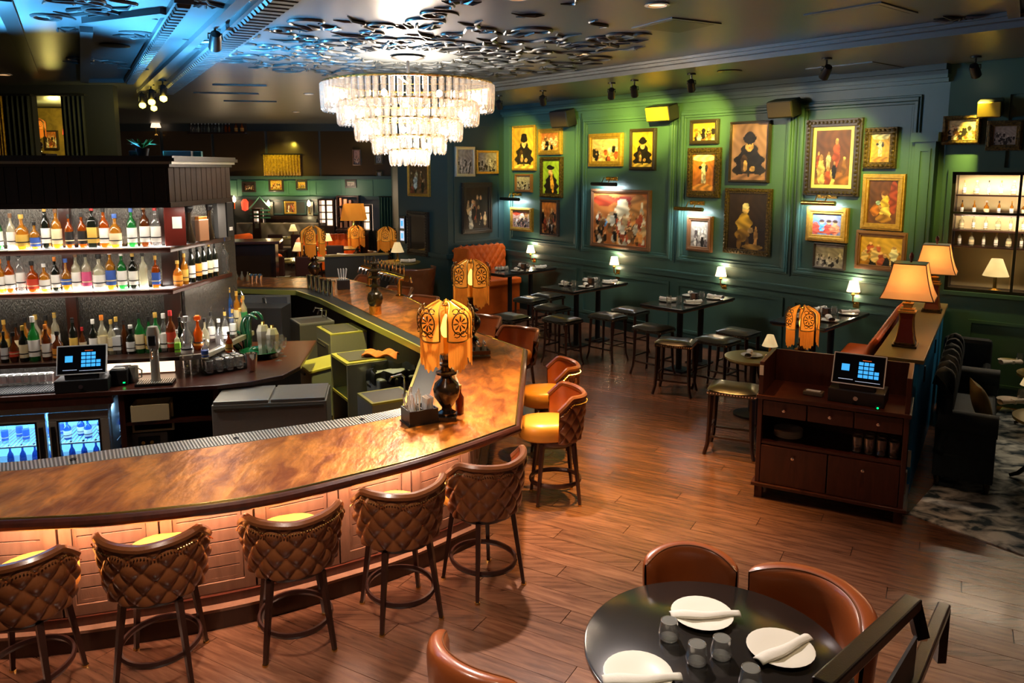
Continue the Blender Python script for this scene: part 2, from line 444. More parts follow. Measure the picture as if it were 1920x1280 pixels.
# ceiling
ce = MB().box((-3, 14, CZ + .1), (30, 27, .2)).obj('ceiling', 'ceiling_paint', None, False); struct(ce)
sof = MB().box((W1.L/2 + 1.2, -1.15, 4.43), (W1.L + 3.4, 2.3, .13)).box((W1.L/2 + 1.2, -2.33, 4.46), (W1.L + 3.4, .12, .07)).box((W1.L/2 + 1.2, -2.42, 4.48), (W1.L + 3.4, .06, .035))
so = sof.obj('ceiling_soffit', 'ceiling_paint', ce, False); so.location = (W1.p.x, W1.p.y, 0); so.rotation_euler = (0, 0, W1.rz)
def cp(px, py, dz=0.): return P(px, py, CZ - dz)
# ornamental plaster bands across the ceiling
for (a, b, wd) in [((545, -20), (312, 172), .34), ((470, -20), (262, 172), .10), ((345, 0), (243, 152), .16), ((162, 55), (158, 152), .12), ((312, 22), (165, 40), .14), ((243, 152), (158, 152), .10), ((1898, -20), (1907, 88), .10)]:
    A, B = cp(*a, .03), cp(*b, .03)
    m = MB().bar(A, B, wd, .06); o = m.obj('ceiling_band', 'ceiling_paint', ce, False)
    if wd > .15:
        t = (B - A); n = int(t.length/.16); bd = MB(); rz = math.atan2(t.y, t.x)
        for i in range(n):
            q = A + t*(i + .5)/n; bd.box((q.x, q.y, CZ - .075), (.09, wd*.6, .035), rz, top=(1.3, 1.3))
        bd.obj('band_bead', 'plaster_relief', o, False)
A, B = cp(4, 0, .02), cp(62, 136, .02)
tag(MB().bar(A, B, .14, .02).obj('linear_diffuser', 'black_metal', None, False), 'long black slot diffuser in the blue-lit ceiling over the back bar', 'vent')
# scroll reliefs around the chandelier
def spiral(turns, r0, r1, n=18, fl_=1, sx=1.):
    pts = []
    for i in range(n):
        t = i/(n - 1); a = t*turns*2*PI; r = r0 + (r1 - r0)*t
        pts.append((r*math.cos(a)*sx, r*math.sin(a)*fl_, 0))
    return pts
sv = []
for k in range(5):
    m = MB()
    if k == 0: m.tube(spiral(1.3, .06, .26), [.009 + .014*math.sin(PI*i/17) for i in range(18)], 6); m.lathe([(0, .02), (.05, 0), (0, -.02)], 8)
    if k == 1: m.tube([(-.3 + .6*i/13, .12*math.sin(i/13*2*PI), 0) for i in range(14)], [.006 + .020*math.sin(PI*i/13) for i in range(14)], 6)
    if k == 2:
        for q in range(5):
            a = -1.1 + q*.55; m.tube([(.05*math.cos(a), .05*math.sin(a), 0), (.16*math.cos(a), .16*math.sin(a), -.012), (.28*math.cos(a), .28*math.sin(a), 0)], [.012, .024, .005], 6)
    if k == 3: m.tube(spiral(.8, .12, .34, 16, -1), [.008 + .017*math.sin(PI*i/15) for i in range(16)], 6); m.tube([(.1, 0, 0), (.25, .1, -.01), (.42, .06, 0)], [.012, .022, .005], 6)
    if k == 4: m.tube([(-.2, 0, 0), (-.05, .06, -.01), (.12, .03, -.01), (.3, .12, 0)], [.005, .027, .018, .005], 6); m.tube([(0, .03, 0), (.08, -.1, 0), (.2, -.16, 0)], [.018, .018, .005], 6)
    sv.append(m.mesh('plaster_scroll', 'plaster_relief'))
CH = Vector((-1.36, 10.4))
def scroll(x, y, rz, k, s=1.):
    o = link('plaster_scroll', sv[k], ce, (x, y, CZ - .008), rz); o.scale = (s, s, .9)
for sec in range(13):
    a0 = sec*2*PI/13
    for (r, da, rot, k, s) in [(.62, 0, 0, 2, 1.0), (.9, .2, 1.2, 1, .9), (1.25, 0, .3, 0, .9), (1.3, .32, 2.2, 3, .8), (1.65, .12, -.8, 4, .9), (1.75, -.22, 1.9, 0, .7), (2.05, .05, 0, 2, 1.0), (2.1, .3, .6, 1, .9), (2.45, .1, 2.6, 3, .8), (2.4, -.2, -.4, 4, .9), (2.2, -.12, 1.0, 0, .7), (1.5, -.3, 2.0, 4, .7), (1.05, -.2, 1.0, 4, .7)]:
        a = a0 + da; x, y = CH.x + r*math.cos(a)*1.02, CH.y + r*math.sin(a)
        if y < 6.4: continue
        scroll(x, y, a + rot, k, s)
for (px, py, n_, rr) in [(210, 118, 6, .5), (215, 50, 6, .7), (330, 18, 5, .6), (205, 14, 6, .4), (1850, 45, 9, .5), (1760, 62, 6, .5), (1140, 55, 5, .5), (1135, 85, 4, .4), (950, 5, 6, .7)]:
    c = cp(px, py)
    for i in range(n_):
        scroll(c.x + random.uniform(-rr, rr), c.y + random.uniform(-rr, rr)*1.2, random.uniform(0, 6.3), random.randrange(5), random.uniform(.6, 1.0))
# ceiling hatches, grilles
for q, (pts, lb) in enumerate([([(1192, 38), (1245, 63), (1340, 56), (1290, 30)], 'square access hatch in the ceiling nearest the scrollwork'), ([(1543, 10), (1578, 40), (1680, 38), (1650, 8)], 'square access hatch in the ceiling above the host cabinet side'), ([(1560, 112), (1600, 140), (1645, 142), (1600, 110)], 'square access hatch in the soffit above the tall framed pictures')]):
    z = CZ if q < 2 else 4.365
    c = [P(x, y, z) for x, y in pts]; ctr = sum(c, Vector())/4; e = c[3] - c[0]; L = max(.55, min(.9, (c[2] - c[0]).length*.6))
    t = thing('ceiling_hatch', lb, 'hatch', (ctr.x, ctr.y, z), W1.rz if q else .5)
    MB().frame(-L/2, L/2, -L/2, L/2, .05, -.012, .012).obj('frame', 'ceiling_paint', t, False).rotation_euler = (PI/2, 0, 0)
    MB().box((0, 0, -.004), (L - .1, L - .1, .02)).obj('panel', 'far_panel' if q == 0 else 'ceiling_paint', t, False)
for (px, py, lb) in [(215, 84, 'round dark speaker grille between the ceiling bands'), (1368, 133, 'round dark speaker grille in the soffit over the wall tables')]:
    c = cp(px, py) if px < 900 else P(px, py, 4.365)
    t = thing('ceiling_speaker', lb, 'speaker', c); MB().lathe([(.16, 0), (.17, -.012), (.15, -.016), (0, -.014)], 20).obj('grille', 'black_metal', t)
for (px, py, L) in [(425, 175, 1.2), (450, 160, .9), (470, 190, 1.1)]:
    c = cp(px, py, .01); tag(MB().box((0, 0, 0), (L, .13, .03)).obj('ceiling_grille', 'black_metal', None, False, loc=c, rz=.2), 'slim black air grille in the dim far ceiling, %s' % {425: 'the widest one', 450: 'the shortest one', 470: 'the one above the shelf of bottles'}[px], 'vent')
dm = Maker(lambda: None)
def make_down():
    t = thing('recessed_downlight', 'x', 'light')
    MB().lathe([(.10, 0), (.115, -.012), (.085, -.016), (.075, .0)], 20).obj('trim_ring', 'porcelain', t)
    MB().lathe([(.075, -.004), (0, -.003)], 20).obj('lens', 'led_warm', t)
    return t
dm = Maker(make_down)
for i, ((x, y), tg, e, c, a) in enumerate(DOWN):
    if y > 5: dm((x, y, CZ), 0, 'small round ceiling downlight over the %s' % ['open floor near the stools', 'floor by the wall tables', '', 'stools at the bar corner', 'corner of the copper bar', 'curved front of the bar', 'service side of the bar', '', 'host cabinet', 'rug and blue sofa', 'back bar fridges', 'back bar counter end', 'far end of the bar', 'back lounge', 'orange booth corner, added to brighten it', 'dining table'][i], 'recessed downlights')
c = cp(8, 139); dm((c.x, c.y, CZ), 0, 'lit round ceiling downlight beside the black slot diffuser', 'recessed downlights')

# walls
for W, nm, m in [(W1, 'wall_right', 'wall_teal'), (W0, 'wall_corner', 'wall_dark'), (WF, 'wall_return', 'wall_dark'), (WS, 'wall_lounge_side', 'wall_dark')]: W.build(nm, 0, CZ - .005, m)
# panelling of the picture wall
pr_ = [(957, 1083), (1093, 1257), (1273, 1473), (1493, 1703)]
PS = [(W1.sz(a, 460)[0], W1.sz(b, 500)[0]) for a, b in pr_]
for a, b in PS:
    W1.part(MB().frame(a, b, 1.46, 3.98, .05, -.055, 0).frame(a + .05, b - .05, 1.51, 3.93, .04, -.03, 0).frame(a - .03, b + .03, 1.43, 4.01, .03, -.03, 0), 'panel_molding', 'wall_teal', smooth=False, bev=.008)
    W1.part(MB().frame(a, b, .2, 1.06, .05, -.035, 0), 'lower_panel_molding', 'wall_teal', smooth=False)
for k in range(3):
    m_ = (PS[k][1] + PS[k + 1][0])/2; W1.part(MB().box((m_, -.012, 2.75), (.012, .024, 2.7)), 'panel_joint', 'wall_dark', smooth=False)
W1.part(MB().box((W1.L/2, -.025, 1.2), (W1.L, .05, .09)).box((W1.L/2, -.035, 1.25), (W1.L, .07, .025)), 'chair_rail', 'wall_teal', smooth=False)
W1.part(MB().box((W1.L/2, -.02, .08), (W1.L, .04, .16)), 'baseboard', 'wall_dark', smooth=False)
W1.part(MB().box((W1.L/2, -.03, 4.17), (W1.L, .06, .05)).box((W1.L/2, -.05, 4.22), (W1.L, .10, .05)), 'picture_rail', 'wall_teal', smooth=False)
W1.part(MB().box((W1.L/2, -.08, 4.33), (W1.L, .16, .08)).box((W1.L/2, -.05, 4.27), (W1.L, .10, .06)), 'crown_molding', 'wall_dark', smooth=False)
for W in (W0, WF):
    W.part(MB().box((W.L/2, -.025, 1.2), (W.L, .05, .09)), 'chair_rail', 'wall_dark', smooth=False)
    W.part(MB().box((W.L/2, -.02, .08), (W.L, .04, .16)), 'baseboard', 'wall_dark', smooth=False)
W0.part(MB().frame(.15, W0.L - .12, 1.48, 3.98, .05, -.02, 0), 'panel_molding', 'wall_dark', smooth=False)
# wall with the four-pane mirror, opened for the niche modelling its reflection
m0, zt = W2.sz(1787, 322); _, zb = W2.sz(1787, 545); m1 = m0 + 2.2
b = MB()
for (a, e, z0, z1) in [(0, m0, 0, CZ - .005), (m1, W2.L, 0, CZ - .005), (m0, m1, 0, zb), (m0, m1, zt, CZ - .005)]: b.box(((a + e)/2, .075, (z0 + z1)/2), (e - a, .15, z1 - z0))
W2.o = b.obj('wall_right', 'wall_teal', None, False, loc=W2.pt(0, 0), rz=W2.rz); W2.s0 = 0; W2.z0 = 0; struct(W2.o)
pa0, pa1 = W1.sz(1714, 400)[0], W1.sz(1752, 400)[0]
W1.part(MB().box(((pa0 + pa1)/2, -.06, 1.75), (pa1 - pa0, .12, 3.5)).box(((pa0 + pa1)/2, -.08, 3.45), (pa1 - pa0 + .08, .16, .12)).frame(pa0 + .05, pa1 - .05, 1.4, 3.3, .03, -.14, -.10), 'pilaster', 'wall_teal', smooth=False)
W2.part(MB().frame(.62, 3.2, 3.0, 4.0, .05, -.035, 0), 'panel_molding', 'wall_teal', smooth=False)
W2.part(MB().frame(.42, 3.2, .25, 1.1, .04, -.02, 0), 'lower_panel_molding', 'wall_teal', smooth=False)
W2.part(MB().frame(m0 - .05, m1 + .05, zb - .05, zt + .05, .05, -.03, .02), 'opening_casing', 'wall_teal', smooth=False)
# left and far walls
ox0, ox1 = WL.sz(64, 240)[0], WL.sz(131, 240)[0]
b = MB()
for (a, e, z0, z1) in [(0, ox0, 0, CZ - .005), (ox1, WL.L, 0, CZ - .005), (ox0, ox1, 0, 3.0), (ox0, ox1, 4.32, CZ - .005)]: b.box(((a + e)/2, .075, (z0 + z1)/2), (e - a, .15, z1 - z0))
WL.o = b.obj('wall_left', 'wall_black', None, False, loc=WL.pt(0, 0), rz=WL.rz); WL.s0 = WL.z0 = 0; struct(WL.o)
far_lit = MB().box((-10.95, 19, 2.2), (2.5, .1, 4.55)).obj('wall_beyond_opening', 'far_gold' if 'far_gold' in M else mat('far_gold', (.30, .20, .03), .6, 0, (6, (.14, .09, .015), .2)), None, False); struct(far_lit)
FW.build('wall_far', 0, CZ - .005, 'far_panel')
def fw(px, py): return FW.sz(px, py)
def fbox(x0, y0, x1, y1, name, m, d0=0., d1=.04, parent=None, **k):
    s0, z1 = fw(x0, y0); s1, z0 = fw(x1, y1)
    return FW.part(MB().box(((s0 + s1)/2, -(d0 + d1)/2, (z0 + z1)/2), (s1 - s0, d1 - d0, z1 - z0)), name, m, smooth=False, **k)
for (a, e) in [(170, 305), (306, 400), (401, 500), (501, 600), (601, 734)]: fbox(a, 246, e, 330, 'mirror_panel', 'dark_mirror', 0, .05)
fbox(395, 336, 735, 370, 'green_band', 'far_green', 0, .04)
fbox(395, 330, 735, 336, 'molding_strip', 'wall_dark', 0, .12); fbox(395, 368, 735, 374, 'molding_strip', 'wall_dark', 0, .12)
for a, e in [(408, 446), (452, 500), (538, 582), (590, 640), (645, 700)]:
    s0, z1 = fw(a, 338); s1, z0 = fw(e, 367); FW.part(MB().frame(s0, s1, z0, z1, .05, -.06, -.03), 'panel_molding', 'far_green', smooth=False)
for a, e in [(505, 533), (535, 575), (576, 598)]:
    s0, z1 = fw(a, 376); s1, z0 = fw(e, 402); FW.part(MB().frame(s0, s1, z0, z1, .04, -.05, 0), 'panel_molding', 'wall_dark', smooth=False)
fbox(498, 404, 600, 410, 'mantel_molding', 'dark_wood', 0, .25); fbox(500, 410, 598, 484, 'dark_wainscot', 'dark_wood', 0, .12)
# ================================================================ BAR COUNTER
ST_ = [((-4.6, 4.02), (-4.6, 4.97)), ((-2.92, 4.17), (-3.49, 5.04)), ((-2.25, 4.26), (-2.85, 5.30)), ((-1.56, 4.48), (-2.24, 5.56)), ((-1.06, 4.80), (-1.62, 5.85)),
       ((-.56, 5.19), (-1.18, 6.08)), ((.03, 5.80), (-.91, 6.27)), ((.13, 8.36), (-.97, 8.35)), ((-.39, 9.17), (-1.16, 8.68)), ((-1.91, 12.46), (-2.94, 11.68)), ((-3.1, 14.0), (-3.52, 12.46)), ((-5.6, 14.1), (-5.4, 12.8))]
def catmull(p, n):
    out = []
    for i in range(len(p) - 1):
        a, b, c, d = p[max(i - 1, 0)], p[i], p[i + 1], p[min(i + 2, len(p) - 1)]
        for k in range(n):
            t = k/n
            out.append(tuple(.5*(2*b[j] + (c[j] - a[j])*t + (2*a[j] - 5*b[j] + 4*c[j] - d[j])*t*t + (3*b[j] - a[j] - 3*c[j] + d[j])*t**3) for j in (0, 1)))
    return out + [p[-1]]
NO = catmull([s[0] for s in ST_[:7]], 5); NI = catmull([s[1] for s in ST_[:7]], 5); NN = len(NO)
BO = NO + [s[0] for s in ST_[7:]]; BI = NI + [s[1] for s in ST_[7:]]
def lp(k, i0=0, i1=None, A=None, B=None):
    A, B = BO, BI
    return [(a[0] + (b[0] - a[0])*k, a[1] + (b[1] - a[1])*k) for a, b in list(zip(A, B))[i0:i1]]
bar = thing('bar_counter', 'long copper-topped bar counter wrapping round the service well', 'bar', (0, 0, 0))
MB().strip(lp(0), lp(.80), 1.035, 1.07).obj('copper_top', 'copper', bar, False)
MB().strip(lp(.80, 0, NN), lp(1.0, 0, NN), 1.02, 1.062).obj('drip_tray', 'steel_dark', bar, False)
MB().strip(lp(.80, NN - 1), lp(1.0, NN - 1), 1.02, 1.064).obj('service_rail', 'far_panel', bar, False)
MB().strip(lp(.985, NN - 1), lp(1.01, NN - 1), 1.0, 1.075).obj('rail_lip', 'metal_yellow_lit', bar, False)
A_, B_ = lp(.815, 0, NN), lp(.985, 0, NN); pm_ = MB()
for i in range(NN - 1):
    L = math.dist(A_[i], A_[i + 1]); n = max(2, int(L/.022))
    for k in range(n):
        t = k/n; a = Vector((A_[i][0] + (A_[i+1][0] - A_[i][0])*t, A_[i][1] + (A_[i+1][1] - A_[i][1])*t, 1.064)); c = Vector((B_[i][0] + (B_[i+1][0] - B_[i][0])*t, B_[i][1] + (B_[i+1][1] - B_[i][1])*t, 1.064))
        pm_.bar(a, c, .011, .008)
pm_.obj('tray_slats', 'steel_perf', bar, False, kind='stuff')
for i in (8, 16, 24):
    if i < NN: q = lp(.9, i, i + 1)[0]; MB().lathe([(.022, 0), (.022, .006), (.012, .006), (.012, .002), (0, .002)], 12).obj('tray_drain', 'black_metal', bar, loc=(q[0], q[1], 1.066))
MB().tube([(x, y, 1.035) for x, y in lp(-.012)], .034, 10).obj('edge_rail', 'red_wood', bar)
MB().tube([(x, y, 1.066) for x, y in lp(.004)], .010, 6).obj('edge_bead', 'brass', bar)
MB().strip(lp(.44), lp(.9), 0, 1.03).obj('carcass', 'dark_wood', bar, False)
MB().strip(lp(.34, 0, NN + 1), lp(.445, 0, NN + 1), 0, .13).obj('foot_ledge', 'dark_wood', bar, False)
MB().strip(lp(.335, 0, NN + 1), lp(.445, 0, NN + 1), .13, .15).obj('ledge_top', 'panel_wood', bar, False)
MB().strip(lp(.39, 0, NN + 1), lp(.445, 0, NN + 1), .15, .21).obj('plinth_molding', 'red_wood', bar, False)
MB().strip(lp(.34, 0, NN + 1), lp(.37, 0, NN + 1), 1.0, 1.02).obj('led_strip', 'led_warm', bar, False)
pf = lp(.435, 0, NN + 1); cum = [0]
for a, c in zip(pf, pf[1:]): cum.append(cum[-1] + math.dist(a, c))
def along(s):
    for i in range(len(cum) - 1):
        if s <= cum[i + 1]:
            t = (s - cum[i])/(cum[i + 1] - cum[i]); a, c = pf[i], pf[i + 1]
            return Vector((a[0] + (c[0] - a[0])*t, a[1] + (c[1] - a[1])*t))
    return Vector(pf[-1])
npan = 12; step = cum[-1]/npan
for k in range(npan):
    a, c = along(k*step + .005), along((k + 1)*step - .005); d = c - a; L = d.length; rz = math.atan2(d.y, d.x)
    fp = MB().box((L/2, .01, .62), (L, .02, .80)).obj('front_panel', 'panel_wood', bar, False, loc=(a.x, a.y, 0), rz=rz)
    MB().frame(0, L, .215, 1.0, .07, -.035, .01).frame(.075, L - .075, .29, .925, .022, -.022, 0).obj('panel_frame', 'panel_wood', fp, False)
    for j in range(7): MB().box((L/2, -.010, .345 + j*.088), (L - .19, .022, .083)).obj('board', 'panel_wood', fp, False, bev=.003)
for i in range(2, NN - 1, 5):
    a = Vector(lp(.16, i, i + 1)[0]); c = Vector(lp(.52, i, i + 1)[0]); b2 = Vector(lp(.16, min(i + 2, NN - 1), min(i + 2, NN - 1) + 1)[0]) - a
    ld = light('AREA', (a.x*.5 + c.x*.5, a.y*.5 + c.y*.5, 1.0), 20, (1, .64, .46), .9, (c.x, c.y, .2), sy=.05, parent=bar, name='under_counter_light')

# service-side equipment below the far arm
Q0 = Vector((-1.16, 8.68)); e_ = Vector((-.51, .86)).normalized(); RZF = math.atan2(-e_.y, -e_.x)
def unit(name, label, cat, px, py, z, rz=RZF, group=None):
    p = P(px, py, z); return thing(name, label, cat, (p.x, p.y, 0), rz, group)
t = unit('glass_washer', 'steel glass washer with an olive-lit top under the far bar arm', 'appliance', 640, 616, .9)
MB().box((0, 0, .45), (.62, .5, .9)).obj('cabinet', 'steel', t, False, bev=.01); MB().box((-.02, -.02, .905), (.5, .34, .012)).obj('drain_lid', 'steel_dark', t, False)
MB().frame(-.31, .31, -.25, .25, .045, 0, .02).obj('top_rim', 'metal_yellow_lit', t, False, loc=(0, 0, .905)).rotation_euler = (-PI/2, 0, 0)
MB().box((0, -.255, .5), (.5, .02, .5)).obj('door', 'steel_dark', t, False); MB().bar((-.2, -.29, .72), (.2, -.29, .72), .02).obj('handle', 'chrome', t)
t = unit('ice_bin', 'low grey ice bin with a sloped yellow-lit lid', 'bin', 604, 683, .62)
MB().box((0, 0, .31), (.5, .42, .6)).obj('body', 'grey_plastic', t, False, bev=.015); MB().box((0, -.02, .63), (.52, .44, .035), rot=Matrix.Rotation(.12, 3, 'X')).obj('lid', 'metal_yellow_lit', t, False, bev=.008); MB().bar((-.1, -.25, .55), (.1, -.25, .55), .025).obj('handle', 'black_plastic', t)
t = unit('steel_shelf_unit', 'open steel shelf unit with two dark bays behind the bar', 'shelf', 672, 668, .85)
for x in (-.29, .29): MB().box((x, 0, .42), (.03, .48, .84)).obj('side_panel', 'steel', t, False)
for z, m in ((.03, 'steel_dark'), (.42, 'metal_yellow_lit'), (.84, 'metal_yellow_lit')): MB().box((0, 0, z), (.58, .48, .03)).obj('shelf', m, t, False)
MB().box((0, .23, .43), (.56, .01, .8)).obj('back_panel', 'black_metal', t, False); MB().box((0, -.02, .862), (.44, .34, .01)).obj('top_mat', 'steel_dark', t, False)
t = unit('waste_bin', 'square grey waste bin lined with a black bag', 'bin', 736, 696, .78)
MB().box((0, 0, .38), (.40, .44, .76), top=(1.1, 1.1)).obj('body', 'grey_plastic', t, False, bev=.02)
def bag(u, v):
    a = u*2*PI; r = .27 + .03*math.sin(9*a) + .015*math.sin(17*a + 1)
    r *= (1 - .25*v*v); return (r*math.cos(a)*.9, r*math.sin(a), .70 + .15*math.sin(v*PI) - .04*v + .02*math.sin(7*a))
MB().grid(bag, 40, 6, True).obj('bin_bag', 'black_plastic', t); MB().box((-.12, -.235, .62), (.1, .02, .025)).obj('handle_slot', 'black_metal', t, False)
pb_ = P(714, 664, .88)
def cl(u, v): return (pb_.x - .2 + .4*u, pb_.y - .12 + .24*v, .88 + .025*math.sin(u*11)*math.cos(v*7) + .015*math.sin(v*13 + u*4))
tag(MB().grid(cl, 14, 10).obj('bar_cloth', 'orange_cloth', None), 'crumpled orange bar cloth lying on the black bin bag', 'cloth').modifiers.new('s', 'SOLIDIFY').thickness = .012
t = unit('sink_unit', 'narrow steel hand sink beside the waste bin', 'sink', 725, 738, .86)
MB().box((0, 0, .42), (.42, .46, .84)).obj('cabinet', 'steel', t, False, bev=.01)
MB().frame(-.21, .21, -.23, .23, .03, 0, .02).obj('rim', 'metal_yellow_lit', t, False, loc=(0, 0, .85)).rotation_euler = (-PI/2, 0, 0)
MB().box((0, 0, .843), (.36, .4, .012)).obj('basin', 'steel_dark', t, False)
MB().tube([(0, .19, .85), (0, .19, 1.0), (0, .16, 1.03), (0, .05, 1.02), (0, .03, .98)], .012, 8).obj('tap', 'chrome', t)
t = unit('drainer_sink', 'steel sink with taps and dirty glasses at the far end of the service side', 'sink', 585, 600, .88)
MB().box((0, 0, .44), (.5, .5, .86)).obj('cabinet', 'steel_dark', t, False); MB().frame(-.25, .25, -.25, .25, .03, 0, .03).obj('rim', 'steel', t, False, loc=(0, 0, .89)).rotation_euler = (-PI/2, 0, 0)
for x in (-.1, .1): MB().tube([(x, .18, .88), (x, .18, 1.02), (x, .08, 1.04), (x, .05, .98)], .012, 8).obj('tap', 'chrome', t)
p = Vector((-4.2, 11.85, 0))
t = thing('splashback_unit', 'stainless splashback and counter under the back arm of the bar', 'counter', (p.x, p.y + .35, 0), 0)
MB().box((0, .1, .75), (1.25, .04, .55)).obj('splashback', 'steel', t, False); MB().box((0, -.15, .45), (1.25, .5, .9)).obj('cabinet', 'steel_dark', t, False)
for x in (-.3, .25): MB().tube([(x, .05, .9), (x, 0, 1.0), (x, -.1, 1.0)], .014, 8).obj('tap', 'chrome', t)
MB().box((.4, .07, .82), (.36, .03, .36)).obj('pale_board', 'panel_grey', t, False)

t = thing('rubber_mat', 'dark ribbed rubber mat on the floor of the service well', 'mat', (0, 0, 0))
mp_ = [P(480, 800), P(780, 790), P(640, 660), P(540, 670)]
MB().prism([(-3.9, 6.2), (-1.25, 6.9), (-1.5, 8.3), (-2.1, 9.6), (-2.2, 7.0), (-3.9, 6.9)], .004, .016).obj('mat_sheet', 'black_rubber', t, False)
rb = MB()
for i in range(36): rb.bar((-3.6 + i*.06, 6.45 + i*.012, .02), (-3.5 + i*.06, 6.85 + i*.012, .02), .02, .008)
rb.obj('mat_ribs', 'black_rubber', t, False, kind='stuff')

# ================================================================ BACK BAR
BBO = Vector((-4.74, 6.93)); BU = Vector((.977, .214)).normalized(); BV = Vector((-BU.y, BU.x)); BRZ = math.atan2(BU.y, BU.x)
def bb(u, v, z=0.):
    q = BBO + BU*u + BV*v; return Vector((q.x, q.y, z))
def bbu(px, v, py=600):
    r = ray(px, py); r = r[0]/r[1]; o = BBO + BV*v
    return (r*o.y - o.x)/(BU.x - r*BU.y)
bbar = thing('back_bar', 'dark wood back bar with two lit bottle shelves and a panelled fascia', 'bar', (BBO.x, BBO.y, 0), BRZ)
CP = [(-3, 0), (1.9, 0), (2.2, .06), (2.5, .25), (2.66, .6), (2.79, 1.85), (1.8, 1.95), (1.43, .95), (-3, .95)]
MB().prism(CP, .905, .95).obj('counter_top', 'red_wood', bbar, False, bev=.008)
MB().box((-1.0, .03, .865), (3.9, .04, .08)).obj('counter_apron', 'red_wood', bbar, False)
SH = [(-3, .60), (1.43, .60), (1.84, 1.9), (1.56, 1.98), (1.2, .92), (-3, .92)]
for z, nm in ((2.25, 'shelf'), (1.82, 'shelf')):
    s = MB().prism(SH, z - .05, z).obj('shelf', 'red_wood', bbar, False, bev=.005)
    MB().prism([(-3, .66), (1.40, .66), (1.80, 1.9), (1.70, 1.92), (1.30, .80), (-3, .80)], z, z + .004).obj('light_strip', 'led_shelf', s, False)
MB().prism([(-3, .36), (1.5, .36), (1.75, .42), (2.1, 1.5), (1.8, 1.6), (1.43, .92), (-3, .92)], 1.13, 1.17).obj('riser_shelf', 'dark_wood', bbar, False, bev=.004)
MB().prism([(1.5, .355), (1.75, .415), (2.1, 1.5), (2.06, 1.51), (1.72, .45), (1.5, .39)], 1.125, 1.175).obj('riser_edge', 'steel', bbar, False)
MB().box((-1.0, .46, 1.12), (3.9, .05, .012)).obj('riser_led', 'led_white', bbar, False)
MB().box((.95, .60, 1.04), (.9, .02, .15)).obj('lit_back_panel', 'lit_panel', bbar, False)
MB().box((-.85, .945, 1.8), (4.3, .04, 1.85)).obj('back_panel', 'rain_glass', bbar, False)
MB().bar((1.46, .95, 1.93), (1.86, 2.0, 1.93), .03, 1.6).obj('return_panel', 'rain_glass', bbar, False)
for u in (bbu(138, .9) , bbu(-140, .9)): MB().box((u, .90, 1.78), (.10, .08, 1.82)).obj('post', 'red_wood', bbar, False)
MB().box((1.36, .90, 1.78), (.16, .10, 1.82), .1).obj('corner_post', 'dark_wood', bbar, False); MB().box((1.76, 1.94, 1.78), (.10, .12, 1.82), .3).obj('corner_post', 'red_wood', bbar, False)
FA = [(-3, .52), (1.46, .52), (1.88, 1.75), (1.30, 1.95), (-3, 1.6)]
MB().prism(FA, 2.70, 3.08).obj('fascia', 'dark_wood', bbar, False)
def off(poly, d):
    c = Vector((sum(p[0] for p in poly)/len(poly), sum(p[1] for p in poly)/len(poly)))
    return [(x + (d if x > c.x else -d), y + (d if y > 1.2 else -d)) for x, y in poly]
for d, z0, z1 in ((.02, 2.66, 2.71), (.03, 3.06, 3.09), (.06, 3.09, 3.115), (.09, 3.115, 3.15), (.07, 3.15, 3.17)): MB().prism(off(FA, d), z0, z1).obj('cornice_molding', 'steel' if d == .06 else 'dark_wood', bbar, False)
fa = Vector((1.46, .52)); fb = Vector((1.88, 1.75)); dd = fb - fa
for k in range(12):
    q = fa + dd*(k + .5)/12; MB().box((q.x, q.y, 2.885), (dd.length/12 - .006, .02, .35), math.atan2(dd.y, dd.x)).obj('bead_board', 'bead_wood', bbar, False, bev=.003)
for k in range(40):
    MB().box((-2.9 + k*.11, .512, 2.885), (.104, .02, .35)).obj('fascia_board', 'dark_wood', bbar, False, bev=.003)
for u0, u1, z in ((-2.6, -.4, 2.28), (-.3, 1.35, 2.28), (-2.6, -.4, 1.85), (-.3, 1.35, 1.85)):
    light('AREA', ((u0 + u1)/2, .73, z - .02), 8, (1, .93, .84), u1 - u0, None, sy=.12, parent=bbar, name='shelf_light').rotation_euler = (PI, 0, 0)
for u0, u1, z in ((-2.6, -.4, 2.64), (-.3, 1.35, 2.64), (-2.6, 1.35, 2.18), (-2.6, 1.35, 1.75)):
    light('AREA', ((u0 + u1)/2, .50, z), 7, (1, .90, .76), u1 - u0, None, sy=.04, parent=bbar, name='shelf_light').rotation_euler = (.5, 0, 0)
light('AREA', (-.9, .44, 1.11), 9, (1, .93, .9), 3.4, None, sy=.04, parent=bbar, name='riser_light')
for z_ in (2.62, 2.18, 1.75): light('AREA', (1.75, 1.0, z_), 5, (1, .9, .76), 1.2, None, sy=.06, parent=bbar, name='shelf_light').rotation_euler = (.3, 0, PI/2 - .3)
light('AREA', (1.85, .95, 1.16), 14, (1, .93, .85), .9, None, sy=.1, parent=bbar, name='riser_light').rotation_euler = (PI, 0, .3 + PI/2)
# base cabinets
bx = [(-3, -1.30, 'a'), (1.05, 1.85, 'b')]
MB().box((1.02, .42, .45), (.05, .78, .9)).box((1.88, .42, .45), (.05, .78, .9)).box((1.45, .42, .60), (.86, .76, .03)).box((1.45, .80, .45), (.86, .03, .9)).box((1.45, .42, .14), (.86, .76, .06)).obj('open_cupboard', 'red_wood', bbar, False)
MB().box((-2.3, .5, .4), (2.0, .8, .8)).obj('base_cabinet', 'dark_wood', bbar, False)
MB().box((2.25, 1.35, .45), (.5, 1.0, .9), .3).obj('end_cabinet', 'dark_wood', bbar, False)
